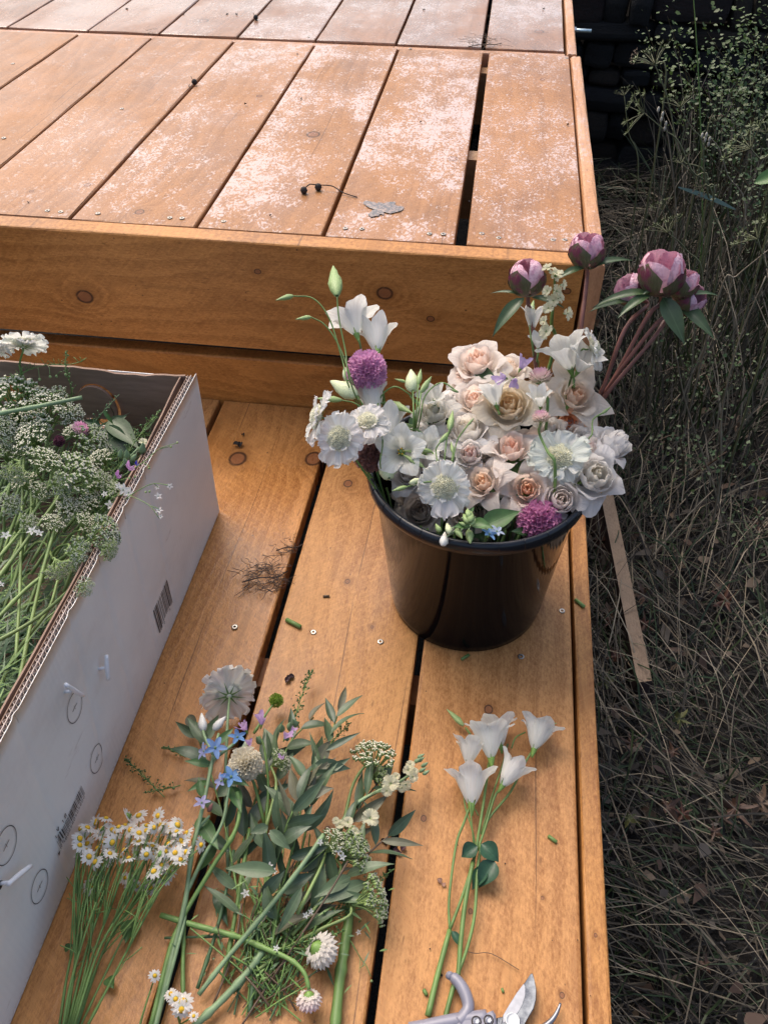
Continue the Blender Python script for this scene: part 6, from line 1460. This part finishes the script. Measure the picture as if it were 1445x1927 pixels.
# twig tangles
def tangle(lab, x, y, rp, z, n, sq=.55, up_=.012, mt=None, name='dry_twigs'):
    p = at(x, y, z); t = thing(name, lab, 'twigs', p); r = random.Random(int(x)); b = MB(); s = rp*mpp(p)
    for k in range(n):
        a = r.uniform(0, 6.28); q = s*math.sqrt(r.random()); c = Vector((q*math.cos(a), q*math.sin(a)*sq, r.uniform(.001, up_)))
        P = [c]; d = Vector((r.uniform(-1, 1), r.uniform(-1, 1), 0))
        for j in range(3): d += Vector((r.uniform(-.8, .8), r.uniform(-.8, .8), r.uniform(-.2, .2))); e = P[-1]+d.normalized()*s*.22; e.z = max(.0008, min(up_, e.z)); P.append(e)
        b.tube(P, .00035, 4, 0, False)
    main = [Vector((-s*.9, -s*.3, .002)), Vector((-s*.2, -s*.05, .006)), Vector((s*.5, s*.15, .004)), Vector((s*.9, s*.6, .003))]
    b.tube(curve(main, 4), .0009, 5); b.put('twig', mt or M_brown, t); return t
dktw = plain('dark_twig', (.045, .025, .018), .7)
tangle('tangle of fine dry twigs lying over the left board gap', 498, 1092, 44, 0, 120, 1.0, mt=dktw)
tangle('wisp of dry twigs just above the twig tangle', 545, 1035, 26, 0, 34, 1.0, mt=dktw)
tangle('dried umbel of fine twigs at the joint of the two platforms', 912, 88, 34, H, 50, .5, .02)
tangle('dry straw tuft in the joint of the platforms at the left', 283, 68, 12, H, 10, .6, .015)
for k, (x, y, z) in enumerate([(567, 187, H), (463, 198, H), (354, 392-230, H), (55, 381, H), (507, 408, H), (447, 28, H), (425, 29, H), (242, 18, H), (790, 232, H), (800, 20, H), (1022, 18, H), (345, 28, H), (880, 395-15, H), (1065, 237, H), (560, 104, H)]):
    t = None; scrap('small black flake of litter on the raised platforms', x, y, 9, M_black, z, 1)
for o in list(col.objects):
    if o.get('label', '').startswith(('small black flake', 'tiny dark speck')): o['group'] = 'specks of litter'
# ================================================================ weeds, straw and fallen leaves beside the platforms
rv = random.Random(99)
straw = plain('straw', (.205, .170, .118), .6, .45, 8); straw2 = plain('grey_straw', (.060, .049, .034), .65, .4, 8); gblade = plain('grass_blade', (.022, .040, .012), .5, .4, 8, trans=.15); dkstraw = plain('dark_thatch', (.006, .0045, .0035), .8, .4, 8)
def sway(x, y): return 1.3+1.1*math.sin(x*2.1+y*1.3)+.7*math.sin(y*3.7-x*1.9+1)
def blades(name, label, n, L0, L1, w0, w1, hmax, mats, spread, cat, arch=.5, xr=(.185, 2.4), ymax=3.1, lift=0.0):
    V = []; F = []; I = []
    for k in range(n):
        y = -.15+(ymax+.15)*rv.random()**1.25; x = xr[0]+(xr[1]-xr[0])*rv.random()**(1.5 if y < 1.5 else 1.1)
        if x < .20 and rv.random() < .5: continue
        a = sway(x, y)+rv.gauss(0, spread); L = rv.uniform(L0, L1)*(1+.25*y); w_ = rv.uniform(w0, w1)*(1+.30*y)
        h0 = gh(x, y)+rv.random()*hmax*.7+lift; dz = rv.gauss(0, hmax*.8); bend = rv.gauss(0, .35); nm = len(V); m_ = rv.randrange(len(mats))
        px_, py_ = x, y
        for j in range(4):
            t = j/3; aa = a+bend*t; ww = w_*(1-.55*t); zz = max(gh(px_, py_)+.002, h0+dz*t+arch*L*.35*math.sin(PI*t))
            sx, sy = -math.sin(aa)*ww/2, math.cos(aa)*ww/2; tl = rv.uniform(-.5, .5)*ww
            V.append((px_-sx, py_-sy, zz-tl)); V.append((px_+sx, py_+sy, zz+tl))
            px_ += math.cos(aa)*L/3; py_ += math.sin(aa)*L/3
            if px_ < .183: px_ = .183+rv.random()*.004
        for j in range(3): F.append((nm+2*j, nm+2*j+1, nm+2*j+3, nm+2*j+2)); I.append(m_)
    o = put(name, mesh(name, V, F, mats, False, I)); tag(o, label, cat, None, 'stuff'); return o
blades('thatch', 'dark dead thatch covering the ground beside the platforms', 15000, .03, .12, .0014, .0035, .025, [dkstraw, straw2, dkstraw, gblade], 1.1, 'thatch', .15)
blades('dry_grass', 'tangled dry straw lying over the ground right of the platforms', 9500, .06, .24, .0009, .0021, .055, [straw, straw2, straw2, dkstraw], .55, 'straw', .4)
blades('green_grass', 'dark green grass blades growing through the straw', 2600, .04, .14, .0014, .0030, .05, [gblade], .9, 'grass', .9)
# upright tangle in front of the wall and to the right
V = []; F = []; I = []
for k in range(5200):
    y = rv.uniform(1.5, 3.1); x = rv.uniform(.32+.22*max(0, y-1.9), 2.3); h = rv.uniform(.10, .40)*min(1, (x-.15)/.45+.2)
    z0 = gh(x, y)+rv.random()*.15; a = rv.uniform(0, 6.28); le = rv.uniform(.05, .8)*h; w_ = rv.uniform(.0014, .0034); nm = len(V); m_ = rv.randrange(3)
    for j in range(4):
        t = j/3; q = le*t**1.6; V.append((x+q*math.cos(a)-w_*(1-t*.6)*.7, y+q*math.sin(a), z0+h*t*(1-.25*t*le/h))); V.append((x+q*math.cos(a)+w_*(1-t*.6)*.7, y+q*math.sin(a), z0+h*t*(1-.25*t*le/h)))
    for j in range(3): F.append((nm+2*j, nm+2*j+1, nm+2*j+3, nm+2*j+2)); I.append(m_)
tag(put('standing_grass', mesh('standing_grass', V, F, [gblade, straw2, straw], False, I)), 'standing dry and green grass thicket in front of the stone wall', 'grass', None, 'stuff')
V = []; F = []; I = []
for k in range(2600):
    y = -.1+3.1*rv.random()**1.3; x = .19+1.9*rv.random()**1.4; z = gh(x, y)+rv.uniform(.004, .045); s_ = rv.uniform(.004, .013)*(1+.2*y); a = rv.uniform(0, 6.28); n = 6; nm = len(V); tx, ty = rv.gauss(0, .5), rv.gauss(0, .5)
    for q in range(n):
        b_ = a+q*2*PI/n; rr = s_*rv.uniform(.45, 1.15)*(1.5 if q % 3 == 0 else .8); dx, dy = rr*math.cos(b_), rr*math.sin(b_); V.append((max(.184, x+dx), y+dy, z+dx*tx+dy*ty+rv.uniform(-.15, .15)*s_))
    F.append(tuple(range(nm, nm+n))); I.append(rv.randrange(4))
tag(put('leaf_litter', mesh('leaf_litter', V, F, [plain('litter_brown', (.050, .028, .018), .7, .5, 6), plain('litter_grey', (.055, .046, .038), .7, .4, 6), plain('litter_tan', (.095, .068, .045), .7, .4, 6), dkstraw], False, I)), 'crumbled dead leaves and bark scraps strewn through the grass', 'litter', None, 'stuff')
# leafy weeds
weedm = [plain('weed_leaf', (.034, .070, .016), .5, .4, 5, trans=.2), plain('weed_leaf_pale', (.070, .118, .028), .5, .35, 5, trans=.25)]
def weed(lab, root, tips, nl, ls, spread=.03, mi=0, name='leafy_weed'):
    O = Vector(root); t = thing(name, lab, 'weed', O, 'leafy weeds before the wall'); b = MB(); lf = MB()
    for tp in tips:
        P = curve([Vector((0, 0, 0)), (tp-O)*.5+Vector((rv.uniform(-.04, .04), rv.uniform(-.04, .04), .05)), tp-O], 6); b.tube(P, lambda s: .0022*(1-.7*s), 5, 0, False)
        for k in range(int(nl*1.7)//len(tips)):
            q = P[rv.randrange(3, len(P))]+Vector((rv.gauss(0, spread), rv.gauss(0, spread), rv.gauss(0, spread)))
            L = ls*rv.uniform(.22, .62); d = Vector((rv.uniform(-1, 1), rv.uniform(-1, 1), rv.uniform(-.4, .6))).normalized(); n_ = Vector((rv.uniform(-.7, .7), rv.uniform(-.9, .3), 1)).normalized(); s_ = d.cross(n_).normalized()*L*.30
            lf.add([q, q+d*L*.45+s_, q+d*L*.85+s_*.7+n_*L*.1, q+d*L*.95, q+d*L*.85-s_*.7+n_*L*.1, q+d*L*.45-s_], [(0, 1, 2, 3), (0, 3, 4, 5)], 0)
    b.put('stem', M_brown, t); lf.put('leaves', weedm[mi], t, kind='stuff'); return t
def W3(px, py, y): return aty(px, py, y)
def gr(px, py): p = at(px, py, GZ); return Vector((p.x, p.y, gh(p.x, p.y)))
weed('pale green leafy weed at the very top right corner', gr(1400, 330), [W3(1330, 60, 2.5), W3(1400, 30, 2.5), W3(1445, 60, 2.4), W3(1370, 110, 2.5), W3(1420, -30, 2.7)], 520, .028, .05, 1)
weed('green weed with round leaves below the top right corner', gr(1360, 420), [W3(1370, 150, 2.2), W3(1430, 170, 2.2), W3(1345, 90, 2.4), W3(1320, 160, 2.3)], 420, .024, .045, 0)
weed('light leafy sprays in front of the dark stones', gr(1300, 330), [W3(1255, 30, 2.6), W3(1240, 130, 2.5), W3(1270, 90, 2.6), W3(1215, 50, 2.6)], 170, .026, .022, 1)
weed('dark green weed between the umbels and the right edge', gr(1420, 560), [W3(1400, 330, 1.8), W3(1440, 300, 1.8), W3(1360, 290, 1.9)], 260, .020, .04, 0)
weed('trailing weed low behind the peony buds', gr(1330, 760), [W3(1300, 640, 1.55), W3(1370, 680, 1.5), W3(1340, 740, 1.4), W3(1240, 700, 1.5)], 170, .017, .035, 0)
weed('patch of green leaves right of the peony stems', gr(1290, 900), [W3(1230, 830, 1.25), W3(1280, 860, 1.2), W3(1350, 860, 1.2)], 90, .018, .03, 0)
weed('green weed leaves low on the right edge of the picture', gr(1440, 1010), [W3(1430, 970, 1.1), W3(1400, 1020, 1.1)], 70, .016, .03, 0)
# umbelliferous weeds
umb_m = plain('umbel_seed', (.075, .100, .032), .6, .35, 5); umb_s = plain('umbel_stem', (.12, .125, .06), .6, .3, 8); umb_d = plain('dry_umbel', (.20, .15, .11), .7, .3, 5)
def umbel(mb, p, A, s, dry=False, n=11):
    M = frame(p, A, rv.uniform(0, 6), s); r = rv
    for k in range(n):
        a = k*2.4; q = .25+.7*math.sqrt((k+.5)/n); e = Vector((q*math.cos(a), q*math.sin(a), .75-.3*q)); mb.tube([M @ Vector((0, 0, 0)), M @ (e*.55+Vector((0, 0, .05))), M @ e], s*.018, 4, 0, False)
        for j in range(8):
            b_ = j*.785+a; f = e+Vector((math.cos(b_)*.15, math.sin(b_)*.15, r.uniform(.02, .14))); c_ = e; g = (f-c_)
            w_ = Vector((-math.sin(b_), math.cos(b_), 0))*.030; mb.add([M @ (c_-w_*.3), M @ (c_+w_*.3), M @ (c_+g*.75+w_), M @ (f+g*.3), M @ (c_+g*.75-w_)], [(0, 1, 2, 3, 4)], 2 if dry else 1)
for i, (lab, y, head, d, ax, ay, pts, dry) in enumerate([
 ('umbel weed with feathery green head leaning left, nearest the platform top', 2.0, (1222, 100), 82, -.35, .9, [(1232, 122), (1250, 170), (1262, 215), (1280, 300), (1330, 360)], False),
 ('umbel weed turned sideways with bare rays in front of the stones', 1.9, (1192, 205), 74, -1.1, .3, [(1212, 213), (1250, 245), (1275, 265), (1300, 320), (1340, 400)], False),
 ('umbel weed on a forked pale stem in the middle of the thicket', 1.85, (1270, 182), 66, -.1, 1.2, [(1280, 202), (1300, 240), (1320, 266), (1326, 340), (1340, 400), (1355, 480)], False),
 ('small umbel on a thin stalk above the long dark grass leaf', 1.9, (1278, 295), 42, -.3, 1.2, [(1281, 308), (1305, 330), (1330, 370)], False),
 ('fine green umbel low beside the raised platform edge', 1.7, (1240, 418), 66, -.3, .9, [(1256, 438), (1290, 470), (1320, 540)], False),
 ('green tuft of umbel above the fine one beside the platform', 1.75, (1236, 378), 44, -.3, .9, [(1246, 395), (1254, 430), (1262, 480)], False),
 ('large ragged umbel reaching in from the right edge', 1.7, (1402, 262), 84, -.7, .7, [(1412, 280), (1430, 300), (1470, 330)], False),
 ('upper umbel at the right edge', 2.0, (1438, 232), 60, -.2, .9, [(1442, 250), (1450, 330)], False),
 ('umbel at the right edge level with the peony buds', 1.5, (1418, 432), 70, -.6, .7, [(1425, 450), (1440, 500), (1460, 560)], False),
 ('withered brown umbel hanging between green stems', 1.8, (1312, 368), 34, -.5, -.3, [(1322, 352), (1330, 350), (1338, 400)], True),
 ('dry cream umbel among leaves near the wall', 2.1, (1187, 102), 26, -.8, .2, [(1200, 108), (1225, 122), (1250, 180)], True),
 ('dry seed cluster on a branching stalk at upper right', 1.95, (1342, 215), 26, 0, .8, [(1346, 228), (1325, 268)], True),
 ('small green umbel before the dark stones at the left', 2.2, (1170, 168), 36, -.2, 1.0, [(1174, 180), (1182, 250), (1200, 330)], False)]):
    P = [aty(x, yy, y) for x, yy in pts]; b_ = P[-1]; root = Vector((b_.x+.03, y, gh(b_.x, y))); O = root
    t = thing('umbel_weed', lab, 'weed', O, 'umbel weeds right of the platforms'); mb = MB(); c = aty(head[0], head[1], y)
    mb.tube([q-O for q in curve([root]+P[::-1], 5)], lambda s: .0024*(1-.6*s), 6, 0)
    A = face_cam(c, ax, ay, .25); s = d/2*mpp(c)*1.15; mb.put('stem', umb_s, t)
    mh = MB(); umbel(mh, P[0]-O, A, s, dry); mh.put('umbel', [umb_s, umb_m, umb_d], t)
# tall grasses
white_s = plain('white_spikelet', (.50, .46, .38), .7, .2, 20)
for (lab, y, pts, hd) in [
 ('tall green reed-like grass stem rising to the top of the picture', 2.1, [(1318, 480), (1320, 350), (1316, 200), (1310, 80), (1303, -20)], None),
 ('slim grass stem with white spikelets in front of the thicket', 1.9, [(1266, 480), (1270, 380), (1262, 300), (1254, 245), (1246, 215)], (1246, 222)),
 ('bent grass stem with drooping white spikelets', 1.9, [(1400, 420), (1368, 330), (1352, 280), (1335, 258)], (1328, 255)),
 ('long straw stalk leaning across the lower right', 1.3, [(1370, 1000), (1330, 880), (1290, 760), (1270, 660)], None),
 ('pale upright stalk behind the peony stems', 1.7, [(1215, 800), (1208, 720), (1215, 640)], None),
 ('pale straw bending left below the right weeds', 1.5, [(1350, 560), (1385, 520), (1445, 470)], None),
 ('long pale stalk running down the right side', 1.3, [(1355, 900), (1357, 780), (1390, 640), (1440, 520)], None)]:
    P = [aty(x, yy, y) for x, yy in pts]; O = Vector((P[0].x+.02, y, gh(P[0].x, y))); t = thing('tall_grass', lab, 'grass', O, 'tall grass stems')
    b = MB(); b.tube([q-O for q in curve([O]+P, 5)], lambda s: .0024*(1-.6*s), 5); b.put('stem', M_stem if 'green' in lab else straw, t)
    if hd:
        b = MB()
        for k in range(5): c = aty(hd[0]+(k*3)+(k%2)*5-8, hd[1]+k*9-16 if pts[-1][0] < 1300 else hd[1]+k*4-(k%2)*5, y)-O; b.lathe([(.001, -.006), (.0026, -.002), (.0024, .003), (.0005, .006)], 6, 0, Matrix.Translation(c))
        b.put('seed_head', white_s, t)
p0 = aty(1275, 352, 1.85); t = thing('long_leaf', 'long bluish grass leaf bent across the umbel stems', 'leaf', p0); mb = MB(); ribbon(mb, [q-p0 for q in curve([p0, aty(1330, 370, 1.85), aty(1383, 394, 1.85)], 5)], .010, Vector((0, -1, .6))); mb.put('blade', plain('blue_leaf', (.09, .15, .13), .4, .2, 8, trans=.2), t, smooth=True)
p0 = aty(1418, 345, 1.6); t = thing('dock_leaf', 'bright green leaf at the right edge above the umbel', 'leaf', p0); leaf(t, (0, 0, 0), aty(1465, 330, 1.6)-p0, face_cam(p0, 0, .5), .075, .028, M_leaf, .4, .2)
# board lying in the weeds
zt, zl = GZ+.085, GZ+.012
A_ = [at(1098, 770, zt), at(1120, 770, zt), at(1226, 1281, zt), at(1199, 1284, zt)]; B_ = [at(1062, 780, zl), Vector((A_[1].x, A_[1].y, zl)), Vector((A_[2].x, A_[2].y, zl)), at(1184, 1307, zl)]
O = Vector((.33, 1.1, GZ)); t = thing('loose_board', 'stained board lying on edge in the weeds with its pale sawn edge uppermost', 'board', O)
m1 = wood('board_edge', 'y', dark=(.12, .075, .045), light=(.24, .165, .105)); m2 = plain('board_face', (.040, .020, .020), .7, .35, 14)
me = mesh('plank', [v-O for v in A_+B_], [(0, 3, 2, 1), (0, 4, 7, 3), (3, 7, 6, 2), (2, 6, 5, 1), (1, 5, 4, 0), (4, 5, 6, 7)], [m1, m2], False, [0, 1, 1, 1, 1, 1]); put('plank', me, t)
# fallen leaves
fl_mats = [plain('brown_leaf', (.062, .032, .020), .6, .35, 5, bump=.5), plain('red_leaf', (.060, .022, .012), .6, .35, 5, bump=.5), plain('tan_leaf', (.10, .066, .045), .65, .3, 5, bump=.5), plain('yellow_leaf', (.075, .080, .022), .6, .3, 5, bump=.4)]
def maple(var):
    def fn():
        r = random.Random(var); V = [Vector((0, 0, 0))]; n = 60; k1 = r.uniform(.3, .7)
        ring = []
        for k in range(n):
            a = 2*PI*k/n; rr = .34+.66*(1-abs(math.sin(a*2.5))**.55)*(1 if math.cos(a) > -.75 else .5)+.07*math.sin(a*15+var)
            for q in (.5, 1.0): x, y = rr*q*math.cos(a), rr*q*math.sin(a); V.append(Vector((x, y, .35*k1*(x*x*3-y*y)+.16*math.sin(a*5+var)*q+.10*q*math.cos(a*2+var))))
        F = [(0, 1+2*k, 1+2*((k+1) % n)) for k in range(n)]+[(1+2*k, 2+2*k, 2+2*((k+1) % n), 1+2*((k+1) % n)) for k in range(n)]
        return V, F
    return fn
leaves_px = [(1208, 1130, 34, 0, 'brown fallen leaf against the right side of the loose board'), (1210, 1185, 26, 1, 'small red-brown fallen leaf curled over the end of the loose board'), (1356, 1145, 34, 1, 'rust coloured fallen leaf half buried in straw at the right'), (1270, 1372, 26, 3, 'yellow-green curled leaf in the straw below the loose board'), (1240, 1548, 30, 0, 'brown fallen leaf nearest the narrow edge board, low right'), (1270, 1560, 26, 1, 'orange-brown fallen leaf touching the one by the edge board'), (1372, 1540, 42, 0, 'large brown maple leaf at lower right'), (1424, 1525, 40, 2, 'pale tan maple leaf at the lower right edge'), (1150, 1255, 24, 1, 'brown leaf in the dark strip between step and loose board'), (1140, 1165, 24, 2, 'pale curled leaf beside the edge board'), (1145, 1180, 20, 1, 'orange leaf bit under the pale curled leaf'), (1128, 1025, 30, 1, 'red-brown leaf in shade right behind the bucket'), (1170, 1570, 22, 3, 'greenish leaf beside the edge board at lower right'), (1330, 1590, 22, 0, 'small dull leaf below the large maple leaf'), (1175, 1430, 22, 0, 'dull brown leaf close to the edge board midway down'), (1255, 1440, 22, 0, 'dull leaf on the straw left of the yellow one'), (1312, 1838, 22, 0, 'small brown leaf near the bottom right'), (1380, 800, 26, 2, 'pale leaf lying at the right behind the straw'), (1420, 1000, 20, 1, 'reddish leaf at the right edge halfway up'), (1132, 1310, 22, 3, 'yellowish leaf just under the loose board end')]
for k, (x, y, r_, mi, lab) in enumerate(leaves_px):
    p = at(x, y, GZ+.035); p.z = gh(p.x, p.y)+.045; nn = face_cam(p, rv.uniform(-.5, .5), rv.uniform(-.1, .7), .9); t = thing('fallen_leaf', lab, 'leaf', p, 'fallen leaves in the straw')
    put('blade', cached(('maple', k % 4, mi), maple(k % 4), fl_mats[mi], 'blade'), t, frame((0, 0, 0), nn, rv.uniform(0, 6), r_*mpp(p)))
# low hedge farther right, beyond the frame edge
